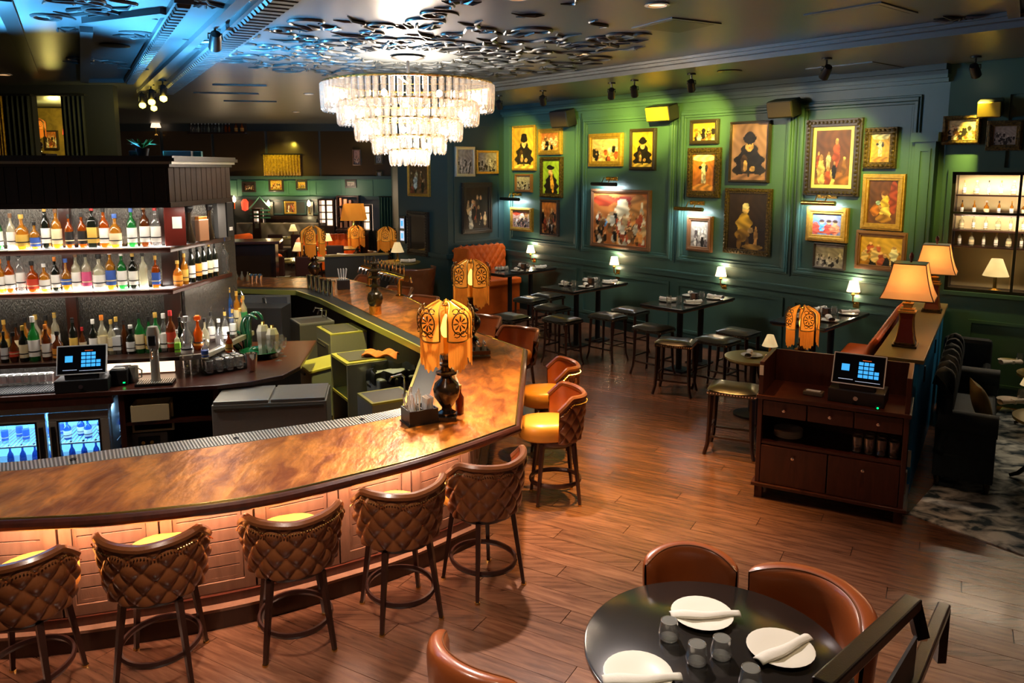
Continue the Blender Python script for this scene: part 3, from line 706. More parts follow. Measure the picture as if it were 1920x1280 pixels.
# fridge
FU1, FU0 = bbu(207, .06, 800), bbu(88, .06, 800); FD = FU1 - FU0; FWd = FD*3; FC = FU1 - FWd/2
fr = thing('bottle_fridge', 'steel glass-doored bottle fridge glowing blue under the back counter', 'fridge', bb(FC, .06, 0), BRZ)
MB().box((0, .74, .41), (FWd, .03, .82)).box((0, .4, .80), (FWd, .68, .04)).box((0, .4, .06), (FWd, .68, .12)).box((-FWd/2 + .015, .4, .41), (.03, .68, .8)).box((FWd/2 - .015, .4, .41), (.03, .68, .8)).obj('cabinet', 'steel', fr, False)
MB().box((0, .03, .79), (FWd, .06, .07)).obj('top_trim', 'steel', fr, False, bev=.006)
MB().box((0, .71, .42), (FWd - .1, .012, .66)).obj('light_panel', 'led_blue', fr, False)
for x, hs in ((-FD, 1), (0, 1), (FD, -1)):
    hw_ = FD/2 - .012; d = MB().frame(x - hw_, x + hw_, .10, .75, .08, .0, .05).obj('door', 'steel', fr, False, bev=.006)
    MB().frame(x - hw_ + .075, x + hw_ - .075, .178, .672, .015, -.006, .03).obj('gasket', 'black_metal', d, False)
    MB().box((x, .03, .425), (hw_*2 - .17, .008, .47)).obj('pane', 'pane', d, False)
    MB().box((x + hs*(hw_ - .04), -.012, .45), (.03, .025, .34)).obj('handle', 'black_metal', d, False)
    for z in (.41,):
        s = MB()
        for k in range(17): s.bar((x - .3 + k*.0375, .10, z), (x - .3 + k*.0375, .66, z), .008)
        s.bar((x - hw_, .10, z), (x + hw_, .10, z), .014).bar((x - hw_, .66, z), (x + hw_, .66, z), .014).obj('wire_shelf', 'fabric_light', fr, False)
light('AREA', (0, .10, .77), 30, BLUE, 1.8, None, sy=.08, parent=fr, name='fridge_light').rotation_euler = (.5, 0, 0)
# ---------------------------------------------------------------- bottles
PROF = dict(
    round=[(0, .0), (.92, 0), (1, .03), (1, .56), (.9, .64), (.42, .75), (.33, .80), (.31, .96), (.36, .97), (.36, 1)],
    tall=[(0, .0), (.92, 0), (1, .02), (1, .60), (.85, .70), (.40, .80), (.36, .97), (.42, .98), (.42, 1)],
    squat=[(0, .0), (.9, 0), (1, .06), (1, .50), (.92, .60), (.45, .70), (.30, .76), (.29, .95), (.34, .96), (.34, 1)],
    bulb=[(0, .0), (.7, 0), (.8, .04), (1, .30), (.95, .48), (.5, .62), (.26, .70), (.25, .95), (.3, .96), (.3, 1)],
    square=[(0, .0), (1.2, 0), (1.28, .03), (1.28, .60), (1.1, .68), (.45, .74), (.36, .78), (.36, .96), (.42, 1)],
    deco=[(0, .0), (.8, 0), (1, .10), (.75, .34), (.95, .5), (.5, .66), (.3, .72), (.3, .86), (.7, .90), (.75, 1.0)])
GW = dict(amber='amber', orange='orange', clear='clear', green='green', dark='near-black', brown='dark brown', blue='blue', pale='pale')
ORD = 'first second third fourth fifth sixth seventh eighth ninth tenth eleventh twelfth thirteenth fourteenth fifteenth sixteenth seventeenth eighteenth nineteenth twentieth'.split()
def bottle(loc, g, lab, cap, kind, h, label, group, rz=0., name='bottle', pour=False, parts=True):
    r = h*dict(round=.118, tall=.10, squat=.175, bulb=.155, square=.112, deco=.15)[kind]
    t = thing(name, label, 'bottle', loc, rz, group)
    n = 4 if kind == 'square' else 14; ph = PI/4 if n == 4 else 0
    MB().lathe([(a*r, b*h) for a, b in PROF[kind]], n, ph=ph).obj('glass_body', 'glass_' + g, t, bev=.006 if n == 4 else 0)
    if lab:
        z0, z1 = dict(round=(.12, .50), tall=(.14, .5), squat=(.10, .44), bulb=(.2, .38), square=(.12, .5), deco=(.12, .2))[kind]
        k = dict(bulb=1.0, deco=.95).get(kind, 1.02)*(1.28 if n == 4 else 1)
        MB().lathe([(k*r, z0*h), (k*r + .001, z1*h)], n, ph=ph).obj('paper_label', 'label_' + lab, t)
        MB().lathe([(k*r + .0015, (z0 + .10)*h), (k*r + .002, (z0 + .13)*h)], n, ph=ph).obj('label_band', 'label_black' if lab in ('white', 'cream', 'silver', 'lime', 'gold', 'orange') else 'label_cream', t)
    if pour:
        MB().tube([(0, 0, h), (0, 0, h*1.05), (h*.05, 0, h*1.2)], h*.017, 6).obj('pourer', 'chrome', t)
    MB().lathe([(r*.40, h*.90), (r*.42, h*.91), (r*.42, h*1.03), (0, h*1.03)], 10).obj('cap', 'cap_' + cap, t)
    return t
def row(items, z, v, where, group, base=.0):
    n = len(items)
    for i, (px, g, lab, cap, kind, hp) in enumerate(items):
        u = bbu(px, v); q = bb(u, v, z + base); h = hp*q.y/F*1.17
        lb = '%s %sbottle with %s%s cap, %s from %s' % (GW[g].split()[-1], kind + ' ' if kind in ('squat', 'tall', 'square') else '', (lab + ' label, ') if lab else '', cap, ORD[n - 1 - i], where)
        bottle(q, g, lab, cap, kind, h, lb, group, BRZ)
row([(-70, 'amber', 'white', 'black', 'round', 56), (-40, 'clear', 'cream', 'gold', 'round', 60), (-14, 'amber', 'gold', 'orange', 'squat', 50), (11, 'green', 'white', 'orange', 'round', 58), (36, 'pale', 'white', 'brown', 'round', 56), (56, 'amber', 'gold', 'gold', 'squat', 54), (79, 'amber', 'blue', 'black', 'squat', 42), (100, 'dark', 'white', 'gold', 'tall', 66), (120, 'amber', 'cream', 'brown', 'round', 63),
     (143, 'orange', 'black', 'black', 'round', 53), (167, 'orange', 'black', 'black', 'round', 55), (187, 'dark', 'gold', 'red', 'square', 66), (208, 'orange', 'white', 'black', 'round', 63), (228, 'amber', 'cream', 'blue', 'squat', 52), (259, 'green', 'white', 'blue', 'round', 62), (283, 'brown', 'white', 'brown', 'round', 66), (303, 'clear', 'white', 'red', 'round', 64)],
    2.25, .72, 'red box, upper shelf', 'bottles on the upper lit shelf', .005)
row([(-75, 'amber', 'cream', 'gold', 'round', 52), (-45, 'clear', 'white', 'black', 'tall', 60), (-18, 'orange', 'red', 'black', 'squat', 48), (9, 'amber', 'white', 'orange', 'round', 53), (26, 'orange', 'white', 'black', 'round', 58), (46, 'clear', 'white', 'black', 'tall', 63), (68, 'orange', 'red', 'black', 'squat', 48), (90, 'amber', 'white', 'white', 'squat', 44), (111, 'dark', 'white', 'orange', 'round', 54), (131, 'amber', 'blue', 'blue', 'bulb', 51),
     (150, 'pale', 'white', 'brown', 'round', 60), (169, 'pale', 'pink', 'black', 'round', 60), (193, 'pale', 'white', 'black', 'squat', 56), (214, 'amber', 'blue', 'white', 'round', 63), (235, 'green', 'white', 'white', 'round', 60), (256, 'dark', 'white', 'gold', 'round', 58), (275, 'pale', None, 'black', 'round', 58), (298, 'orange', 'blue', 'gold', 'square', 51)],
    1.82, .72, 'corner post, lower shelf', 'bottles on the lower lit shelf', .005)
# round the corner of the lower lit shelf
rp = [(.06, 'amber', 'orange', 'gold', 'squat', .26), (.17, 'amber', 'gold', 'gold', 'round', .32), (.29, 'dark', 'white', 'black', 'tall', .37), (.40, 'dark', 'orange', 'black', 'tall', .38), (.50, 'dark', 'white', 'black', 'tall', .38), (.60, 'dark', 'cream', 'gold', 'tall', .39), (.70, 'dark', 'white', 'black', 'tall', .38), (.88, 'clear', None, 'blue', 'deco', .42)]
for i, (t_, g, lab, cap, kind, h) in enumerate(rp):
    u, v = 1.42 + .40*t_, .74 + 1.15*t_
    bottle(bb(u, v, 1.825), g, lab, cap, kind, h, '%s %s bottle, %s cap, %s past the lower shelf corner' % (GW[g], (lab + '-labelled') if lab else 'sculpted', cap, ORD[i]), 'bottles round the shelf corner', BRZ)
row([(-30, 'amber', 'cream', 'black', 'round', 62), (6, 'amber', 'gold', 'gold', 'round', 58), (28, 'brown', 'cream', 'black', 'round', 52), (46, 'amber', 'cream', 'black', 'round', 60), (66, 'pale', 'cream', 'gold', 'round', 64), (85, 'amber', 'orange', 'black', 'round', 62), (102, 'pale', 'white', 'gold', 'tall', 66)], 1.17, .78, 'till, riser back row', 'back row of bottles on the riser')
row([(-42, 'dark', 'cream', 'black', 'round', 50), (-18, 'amber', 'red', 'gold', 'squat', 46), (3, 'dark', 'silver', 'black', 'round', 50), (21, 'brown', 'red', 'black', 'bulb', 48), (40, 'dark', 'cream', 'gold', 'round', 58), (60, 'green', 'white', 'white', 'round', 72), (62 + 21, 'brown', 'white', 'orange', 'round', 58), (104, 'brown', 'orange', 'black', 'squat', 46)], 1.17, .48, 'till, riser front row', 'front row of bottles on the riser')
row([(135, 'dark', 'gold', 'black', 'tall', 62), (152, 'brown', 'cream', 'red', 'round', 46), (173, 'dark', 'white', 'white', 'round', 58), (190, 'pale', 'cream', 'orange', 'round', 64), (207, 'pale', 'cream', 'gold', 'round', 56), (217, 'clear', 'silver', 'gold', 'square', 60), (231, 'brown', None, 'black', 'tall', 54), (243, 'dark', 'silver', 'silver' if 'cap_silver' in M else 'white', 'squat', 46), (260, 'green', 'cream', 'black', 'round', 64), (278, 'green', 'gold', 'black', 'round', 58), (291, 'green', 'green', 'gold', 'round', 64), (306, 'clear', 'white', 'white', 'round', 62), (319, 'brown', 'red', 'red', 'round', 66)], 1.17, .62, 'corner flask, riser row', 'bottles on the riser behind the till')
q = bb(bbu(330, .45), .45, 1.17); bottle(q, 'pale', 'lime', 'white', 'square', .25, 'small square bottle with a lime green label on the riser', 'bottles on the riser behind the till', BRZ)
# the crowded corner of the riser
cl_ = [(340, 'dark', None, 'black', 'round', 78, 660), (352, 'clear', 'white', 'white', 'deco', 92, 670), (373, 'orange', 'orange', 'orange', 'deco', 76, 655), (386, 'pale', None, 'black', 'bulb', 64, 650), (398, 'clear', 'white', 'black', 'round', 66, 640), (404, 'dark', None, 'black', 'tall', 88, 615), (412, 'clear', None, 'white', 'bulb', 60, 648), (416, 'blue', 'white', 'gold', 'tall', 90, 612), (424, 'clear', 'white', 'gold', 'round', 66, 640), (432, 'blue', 'blue', 'gold', 'tall', 86, 612), (438, 'clear', 'silver', 'gold', 'round', 62, 632), (446, 'amber', 'cream', 'gold', 'tall', 78, 612), (452, 'pale', None, 'gold', 'bulb', 56, 625), (458, 'pale', 'green', 'gold', 'round', 68, 612), (466, 'amber', 'orange', 'orange', 'round', 62, 606), (385, 'clear', 'blue', 'white', 'squat', 44, 672), (430, 'brown', 'gold', 'black', 'squat', 46, 660)]
for i, (px, g, lab, cap, kind, hp, by) in enumerate(cl_):
    q = P(px, by, 1.17); q.y = min(q.y, 9.1); h = hp*q.y/F*.85
    bottle(q, g, lab, cap, kind, h, '%s %s bottle with %s %s, %s in the crowded riser corner' % (GW[g], dict(deco='sculpted', tall='tall', bulb='round-bellied', squat='squat').get(kind, 'slim'), cap, 'pour spout' if kind in ('round', 'tall') else 'stopper', ORD[i]), 'bottles crowding the riser corner', .3*i, pour=kind in ('round', 'tall'))
# boxes and sculpted stoppers at the end of the upper shelf
def bcorner(t_, z): return bb(1.43 + .40*t_, .75 + 1.15*t_, z)
t = thing('gift_box', 'tall dark red gift box with a pale label on the upper shelf corner', 'box', bcorner(.04, 2.255), BRZ + .25)
MB().box((0, 0, .20), (.20, .13, .40)).obj('carton', 'red_shiny', t, False, bev=.004); MB().box((.02, -.068, .24), (.09, .006, .12)).obj('paper_label', 'label_white', t, False)
for k, (t_, lb) in enumerate([(.27, 'black ball-topped sculpted bottle beside the copper box'), (.62, 'black ball-topped sculpted bottle beside the pale box')]):
    t = thing('stopper_bottle', lb, 'bottle', bcorner(t_, 2.255)); MB().lathe([(0, 0), (.055, 0), (.06, .03), (.03, .16), (.022, .26), (.03, .33), (0, .34)], 14).obj('glass_body', 'lamp_body', t); MB().lathe([(0, .32), (.03, .325), (.05, .36), (.05, .40), (.03, .43), (0, .44)], 14).obj('ball_stopper', 'black_metal', t)
t = thing('copper_box', 'square copper tin between two sculpted black bottles', 'box', bcorner(.45, 2.255), BRZ + 1.0); MB().box((0, 0, .12), (.15, .12, .24)).obj('tin', 'copper_box', t, False, bev=.008); MB().box((0, 0, .255), (.13, .10, .03)).obj('lid', 'copper', t, False, bev=.004)
t = thing('gift_box', 'tall pale grey gift box at the end of the upper shelf', 'box', bcorner(.78, 2.255), BRZ + 1.1); MB().box((0, 0, .21), (.15, .12, .42)).obj('carton', 'panel_grey', t, False, bev=.003)
t = thing('gift_box', 'tall black gift box with a small white label at shelf end', 'box', bcorner(.95, 2.255), BRZ + 1.1); MB().box((0, 0, .20), (.12, .11, .40)).obj('carton', 'black_plastic', t, False, bev=.003); MB().box((0, -.058, .09), (.06, .005, .04)).obj('paper_label', 'label_white', t, False)
# till, printer, font, glassware on the back counter
def make_till():
    t = thing('till', 'black touch-screen till with blue keys on the back counter', 'till')
    MB().box((0, 0, .06), (.46, .33, .12)).obj('cash_drawer', 'black_plastic', t, False, bev=.008); MB().box((0, .0, .14), (.30, .24, .05)).obj('stand', 'black_plastic', t, False, bev=.01)
    MB().lathe([(.02, 0), (.02, .006), (0, .006)], 10).obj('lock', 'chrome', t, loc=(0, -.18, .06)).rotation_euler = (PI/2, 0, 0)
    s = MB().box((0, 0, 0), (.42, .03, .27)).obj('screen', 'black_plastic', t, False, bev=.008, loc=(0, -.06, .29)); s.rotation_euler = (-.38, 0, 0)
    MB().frame(-.215, .215, -.14, .14, .008, -.02, .01).obj('bezel', 'fabric_light', s, False); MB().box((0, -.017, 0), (.40, .004, .25)).obj('glass_face', 'screen_black', s, False)
    MB().box((-.11, -.021, .01), (.065, .003, .06)).obj('screen_button', 'screen_key', s, False)
    for i in range(3):
        for j in range(4): MB().box((.015 + i*.043, -.021, .055 - j*.037), (.036, .003, .028)).obj('screen_button', 'screen_key', s, False)
    for j in (-.02, -.056): MB().box((.145, -.021, j), (.036, .003, .028)).obj('screen_button', 'screen_key', s, False)
    MB().box((-.10, -.021, -.095), (.12, .002, .004)).box((.08, -.021, -.105), (.2, .002, .003)).obj('status_line', 'screen_white', s, False); MB().box((.06, -.021, .085), (.07, .002, .005)).obj('status_line', 'screen_red', s, False)
    return t
till = Maker(make_till)
q = bb(bbu(160, .18, 700), .175, .95); q.z += .001; till(q, BRZ + .05, 'black touch-screen till with blue keys on the back counter')
q = bb(bbu(225, .25, 700), .28, .95); t = thing('receipt_printer', 'black receipt printer beside the till', 'printer', q, BRZ); MB().box((0, 0, .08), (.16, .20, .16)).obj('body', 'black_plastic', t, False, bev=.012); MB().box((0, -.06, .165), (.11, .03, .01)).obj('paper_slot', 'paper', t, False); MB().box((.05, -.102, .03), (.02, .004, .01)).obj('status_light', 'led_green', t, False)
q = bb(bbu(245, .2, 690), .3, .95); t = thing('steel_jug', 'narrow steel jug standing beside the receipt printer', 'jug', q); MB().lathe([(0, 0), (.04, 0), (.045, .16), (.04, .16), (.036, .01), (0, .01)], 14).obj('body', 'steel', t); MB().tube([(.045, 0, .14), (.08, 0, .12), (.075, 0, .05), (.042, 0, .04)], .007, 6).obj('handle', 'steel', t)
q = bb(bbu(292, .2, 705), .2, .951); t = thing('beer_font', 'single steel beer font standing on a slatted drip tray', 'tap', q, BRZ)
MB().box((0, -.02, .012), (.34, .19, .024)).obj('drip_tray', 'black_metal', t, False); s = MB()
for k in range(15): s.box((-.15 + k*.0214, -.02, .027), (.011, .17, .006))
s.obj('tray_slats', 'steel', t, False)
MB().lathe([(.05, .03), (.042, .05), (.040, .34), (.055, .36), (.06, .40), (.06, .52), (.045, .57), (0, .58)], 18).obj('column', 'steel', t); MB().box((0, -.06, .44), (.07, .02, .10)).obj('badge', 'black_metal', t, False, bev=.008); MB().tube([(0, -.06, .36), (0, -.11, .34), (0, -.115, .27)], .011, 8).obj('spout', 'chrome', t)
def make_glass():
    t = thing('tumbler', 'x', 'glass'); MB().lathe([(0, 0), (.036, 0), (.040, .01), (.045, .13), (.042, .13), (.037, .016), (0, .016)], 14).obj('glass_wall', 'glass_clear', t); MB().lathe([(.0425, .128), (.0455, .131), (.0425, .134), (.040, .131)], 16).obj('lip', 'glass_rim', t); MB().lathe([(0, .003), (.035, .001), (.039, .010), (.036, .018), (0, .015)], 14).obj('thick_base', 'glass_rim', t); return t
tumbler = Maker(make_glass)
def make_wine():
    t = thing('stem_glass', 'x', 'glass'); MB().lathe([(0, 0), (.038, .002), (.006, .012), (.005, .09), (.03, .11), (.045, .15), (.038, .215), (.035, .215), (.041, .15), (.026, .114), (0, .104)], 14).obj('glass_wall', 'glass_clear', t); return t
stem = Maker(make_wine)
t = thing('glass_tray', 'black tray holding upturned glasses on the back counter', 'tray', P(415, 690, .951), BRZ + .5); MB().box((0, 0, .008), (.46, .36, .016)).obj('base', 'black_plastic', t, False); MB().frame(-.23, .23, -.18, .18, .012, -.014, .02).obj('rim', 'black_plastic', t, False, loc=(0, 0, .02)).rotation_euler = (PI/2, 0, 0)
tc = P(415, 690, .968)
for i in range(4):
    for j in range(3):
        a = BRZ + .5; x, y = -.16 + i*.105, -.11 + j*.11
        tumbler((tc.x + x*math.cos(a) - y*math.sin(a), tc.y + x*math.sin(a) + y*math.cos(a), .967), 0, 'clear tumbler on the black counter tray, %s in its %s row' % (ORD[i], ['front', 'middle', 'rear'][j]), 'tumblers on the black tray')
for k, (px, py) in enumerate([(352, 700), (365, 702), (395, 668), (348, 690)]):
    tumbler(P(px, py, .95), 0, 'tall clear glass on the counter beside the black tray, %s one' % ORD[k], 'tall glasses by the tray', (1, 1, 1.5 if k < 2 else 1.2))
t = thing('shaker', 'steel cocktail shaker in front of the green bowl', 'shaker', P(472, 695, .951)); MB().lathe([(0, 0), (.05, 0), (.065, .19), (.06, .19), (.047, .008), (0, .008)], 18).obj('cup', 'chrome', t)
for k, (px, py) in enumerate([(506, 672), (515, 668), (522, 676), (532, 668), (526, 662)]): stem(P(px, py, .95), k, 'yellow-lit stemmed glass on the counter end, %s from the green bowl' % ORD[k], 'stem glasses on the counter end')
q = P(490, 668, .951); t = thing('green_bowl', 'shallow green glazed bowl on the counter end', 'bowl', q); MB().lathe([(0, 0), (.09, 0), (.10, .012), (.20, .05), (.23, .075), (.22, .078), (.19, .058), (.09, .02), (0, .016)], 28).obj('dish', 'green_ceramic', t)
q = P(462, 662, .951); t = thing('octopus_ornament', 'glossy green tentacled ceramic ornament rising over the counter end', 'ornament', q)
for k, pts in enumerate([[(0, 0, 0), (0, 0, .2), (-.06, .02, .4), (0, .03, .56), (.12, 0, .58), (.2, -.03, .5)], [(.02, 0, 0), (.06, 0, .25), (.02, .05, .45), (.1, .04, .62), (.22, .02, .6), (.26, 0, .48)],
                         [(-.05, -.04, .05), (-.14, -.05, .15), (-.20, -.05, .27), (-.14, -.05, .36), (-.06, -.05, .32), (-.07, -.05, .23), (-.13, -.05, .22)], [(.05, -.02, .02), (.15, -.02, .08), (.25, 0, .05), (.3, 0, .12)]]):
    MB().tube(pts, [.055 - .036*i/(len(pts) - 1) for i in range(len(pts))], 10).obj('tentacle', 'green_ceramic', t).modifiers.new('s', 'SUBSURF').levels = 1
t.scale = (.8, .8, .78)
for k, (dx, tl) in enumerate([(.10, -.25), (.20, -.12)]):
    q2 = P(490 + 17*k, 672, .95); t = thing('steel_canister', 'faceted steel canister leaning by the green ornament, %s one' % ('taller' if k == 0 else 'shorter'), 'canister', (q2.x, q2.y + .1, .95)); MB().lathe([(0, 0), (.055, 0), (.075, .30 - .04*k), (.05, .36 - .04*k), (0, .37 - .04*k)], 8).obj('body', 'steel', t, False); MB().lathe([(0, .36 - .04*k), (.02, .37 - .04*k), (.02, .40 - .04*k), (0, .405 - .04*k)], 10).obj('cap', 'brass', t)
q = P(20, 720, .95); t = thing('drain_mat', 'black ribbed drain mat on the back counter beside the till', 'mat', bb(bbu(50, .22, 720), .2, .95), BRZ); MB().box((0, 0, .006), (.6, .30, .012)).obj('base', 'black_rubber', t, False); s = MB()
for k in range(24): s.box((-.285 + k*.0248, 0, .015), (.010, .28, .006))
s.obj('ribs', 'black_metal', t, False)
for k, px in enumerate([-8, 6, 20, 34, 48, 62, 78, 92]): tumbler(bb(bbu(px, .42, 700), .42, .95), 0, 'upturned clear tumbler under the lit riser, %s from the till' % ORD[7 - k], 'tumblers under the riser', (1, 1, .8))
t = thing('cream_tub', 'open cream plastic tub on the upper bay of the cupboard', 'tub', bb(bbu(284, .10, 780), .15, .618), BRZ + .05)
tb = MB(); o_ = [(-.17, -.12), (.17, -.12), (.17, .12), (-.17, .12)]; tb.prism([(x*.85, y*.85) for x, y in o_], 0, .01)
for (x, y, dx, dy) in ((0, -.115, .33, .012), (0, .115, .33, .012), (-.165, 0, .012, .24), (.165, 0, .012, .24)): tb.box((x, y, .085), (dx, dy, .16))
tb.frame(-.19, .19, -.14, .14, .02, 0, .01); tb_ = tb.obj('shell', 'beige_plastic', t, False)
t = thing('coffee_grinder', 'black machine with small dials in the lower cupboard bay', 'machine', bb(bbu(280, .2, 820), .35, .171), BRZ); MB().box((0, 0, .14), (.34, .3, .28)).obj('body', 'steel_dark', t, False, bev=.01); MB().box((0, -.155, .17), (.2, .02, .14)).obj('front_plate', 'black_plastic', t, False)
for x in (-.05, .03): MB().lathe([(.018, 0), (.018, .02), (0, .02)], 10).obj('dial', 'brass', t, loc=(x, -.165, .19)).rotation_euler = (PI/2, 0, 0)
t = thing('cooler_chest', 'wide stainless cooler chest in front of the counter end', 'cooler', P(500, 742, .86) + Vector((.06, .0, -.84)), .16)
MB().box((0, .05, .42), (1.05, .55, .84)).obj('body', 'steel', t, False, bev=.01)
for x in (-.26, .26): MB().box((x, .03, .855), (.5, .5, .03)).obj('sliding_lid', 'steel', t, False, bev=.006)
MB().bar((-.5, -.24, .80), (.5, -.24, .80), .03, .02).obj('rail', 'steel_dark', t, False)
# bottles and cans inside the fridge
for k in range(12):
    x = (-FD/2 + .1 if k < 6 else FD/2 + .1) + (k % 6)*.092; q = Vector((x, .22 + .1*(k % 2))); w_ = Matrix.Rotation(BRZ, 2) @ q; b0 = bb(FC, .06, 0)
    bottle((b0.x + w_.x, b0.y + w_.y, .418), 'blue' if k > 5 else 'clear', 'white' if k > 5 else 'blue', 'white', 'squat' if k > 5 else 'round', .20 if k > 5 else .25, 'chilled bottle on the wire shelf of the blue fridge, %s from its edge' % ORD[11 - k], 'bottles in the fridge')
for k in range(10):
    x = (-FD/2 + .1 if k < 5 else FD/2 + .1) + (k % 5)*.11; w_ = Matrix.Rotation(BRZ, 2) @ Vector((x, .3))
    bottle((b0.x + w_.x, b0.y + w_.y, .121), 'blue', 'blue', 'black', 'round', .24, 'blue bottle on the floor of the glowing fridge, %s from its edge' % ORD[9 - k], 'bottles in the fridge bottom')
# things on top of the back bar
q = PY(295, 282, 8.2); t = thing('potted_plant', 'small green potted plant on top of the back bar cornice', 'plant', bb(1.15, .95, 3.17)); MB().lathe([(0, 0), (.05, 0), (.065, .08), (0, .08)], 12).obj('pot', 'black_plastic', t)
lf = MB()
for k in range(26):
    a = k*2.4; l_ = .07 + .05*(k % 3); lf.add([(0, 0, .08), (l_*.5*math.cos(a - .25), l_*.5*math.sin(a - .25), .13), (l_*math.cos(a), l_*math.sin(a), .12 + .06*(k % 2)), (l_*.5*math.cos(a + .25), l_*.5*math.sin(a + .25), .13)], [(0, 1, 2, 3)])
lf.obj('leaves', 'plant_green', t, False)
for k, (u, lb) in enumerate([(1.45, 'brown cardboard box lying flat on the back bar cornice'), (1.62, 'small teal tin on the back bar cornice')]): tag(MB().box((0, 0, .03), ((.28, .16, .06), (.10, .1, .06))[k]).obj('flat_box', ('panel_grey', 'far_green')[k], None, False, bev=.004, loc=bb(u, 1.2 + .1*k, 3.171), rz=BRZ), lb, 'box')
# ================================================================ STOOLS, TABLES, PICTURES, LAMPS
def diamond(u, v, nu, nv):
    a, b = u*nu + v*nv, u*nu - v*nv
    return (abs(math.sin(PI*a))*abs(math.sin(PI*b)))**.45
def make_stool():
    t = thing('bar_stool', 'x', 'bar stool')
    A = math.radians(94)
    def rim(th): return .985 + .035*abs(th)/A - .12*max(0, abs(th)/A - .72)/.28
    def shell(r0, r1, tuft, lo):
        def fn(u, v):
            th = (u*2 - 1)*A; zt = rim(th); z = lo + (zt - lo)*v; r = r0 + (r1 - r0)*v**.8
            r += tuft*diamond(u, v, 7.0, 2.5)*min(1, (1 - v)*6) if tuft else 0
            return (r*math.sin(th)*1.05, -r*math.cos(th)*.98 + .02, z)
        return fn
    MB().grid(shell(.235, .286, .026, .60), 126, 46).obj('back_shell', 'leather_brown', t, ang=180)
    MB().grid(shell(.220, .262, 0, .60), 30, 6).obj('inner_lining', 'leather_cognac', t, ang=180)
    ri = []
    for i in range(41):
        th = (i/20 - 1)*A; ri.append((.280*math.sin(th)*1.05, -.280*math.cos(th)*.98 + .02, rim(th)))
    MB().tube(ri, .026, 8, flat=1.1).obj('rim_roll', 'leather_brown', t)
    nl = MB()
    for i in range(60):
        th = (i/59*2 - 1)*A*.97; nl.lathe([(.006, 0), (0, .004)], 5, c=(.306*math.sin(th)*1.05, -.306*math.cos(th)*.98 + .02, rim(th) - .045))
    nl.obj('nail_trim', 'brass', t, kind='stuff')
    bt = MB()
    for j in range(1, 6):
        for i in range(1, 15):
            v = j/5; u = (i + .5*(j % 2))/14
            if v > .95 or not .04 < u < .96: continue
            th = (u*2 - 1)*A; r = .235 + .051*v**.8; z = .60 + (rim(th) - .60)*v
            bt.lathe([(.008, -.006), (.008, .003), (0, .007)], 6, c=(r*math.sin(th)*1.05, -r*math.cos(th)*.98 + .02, z))
    bt.obj('tuft_buttons', 'leather_cognac', t, kind='stuff')
    st = MB(); n = 28; pr = [(0, .60), (.19, .60), (.215, .62), (.215, .725), (.20, .755), (.12, .77), (0, .775)]
    st.lathe(pr, n, c=(0, .11, 0), sx=1.05, sy=1.24, wav=lambda a: .08*abs(math.sin(2*a))); st.obj('seat', 'leather_tan', t, ang=60)
    MB().lathe([(.0, .555), (.20, .555), (.21, .57), (.21, .60), (0, .60)], 28, c=(0, .02, 0), wav=lambda a: .05*abs(math.sin(2*a))).obj('seat_frame', 'stool_wood', t)
    for sx in (-1, 1):
        for sy in (-1, 1):
            a, b = Vector((sx*.15, sy*.15 + .02, .57)), Vector((sx*.205, sy*.205 + .02, .012))
            g = MB().tube([a, a.lerp(b, .35), b], [.025, .022, .016], 4).obj('leg', 'stool_wood', t, False)
            MB().lathe([(.019, 0), (.019, .018), (0, .018)], 8, c=(b.x, b.y, 0)).obj('foot_cap', 'brass', g)
    MB().tube([(.235*math.cos(a)*.93, .245*math.sin(a) + .02, .20) for a in [i*2*PI/32 for i in range(32)]], .014, 6, closed=True, flat=1.6).obj('foot_ring', 'stool_wood', t)
    return t
stool = Maker(make_stool)
def centre(ra, rb, fwd=.0):
    """stool base from its two rear feet in the photograph"""
    a, b = P(*ra), P(*rb); d = (b - a).normalized(); n = Vector((-d.y, d.x, 0)); c = (a + b)/2 + n*(-.12 if ra[0] < 100 else .0 if ra[0] < 300 else .07) - d*.03
    return c, math.atan2(d.y, d.x)
S = [((14, 1282), (156, 1272), 'tufted brown leather bar stool at the frame edge, nearest the fridge end'), ((242, 1262), (385, 1246), 'tufted dark brown leather bar stool, second along the curved bar'), ((506, 1225), (629, 1198), 'tufted brown leather bar stool, third along the curved bar'),
     ((713, 1172), (822, 1141), 'tufted brown leather bar stool, fourth along the curved bar'), ((883, 1116), (967, 1081), 'tufted brown leather bar stool casting a long shadow at the bar corner')]
for ra, rb, lb in S:
    c, rz = centre(ra, rb); stool(c, rz, lb, 'stools along the front of the bar', (1.03, 1.06, 1.0 if ra[0] > 800 else .97 if ra[0] > 700 else .935))
for x, y, rz, lb in [(.42, 6.85, PI/2 + .12, 'orange-lit bar stool on the short bar end, showing its side and legs'), (.45, 7.85, PI/2 + .12, 'bar stool on the short bar end, behind the orange-lit one'), (.06, 9.55, 2.6, 'bar stool behind the copper corner by the cruet tray'), (-.42, 10.35, 2.58, 'bar stool behind the second fringed bar lamp'),
                 (-1.42, 12.0, 2.58, 'bar stool at the far bar arm, nearer of the pair by the finial'), (-1.95, 12.95, 2.58, 'bar stool at the far bar arm, farther of the pair by the finial'), (-2.75, 14.35, 2.5, 'bar stool behind the row of taps')]:
    stool((x, y, 0), rz, lb, 'stools on the other sides of the bar', (.95, .95, 1.02))

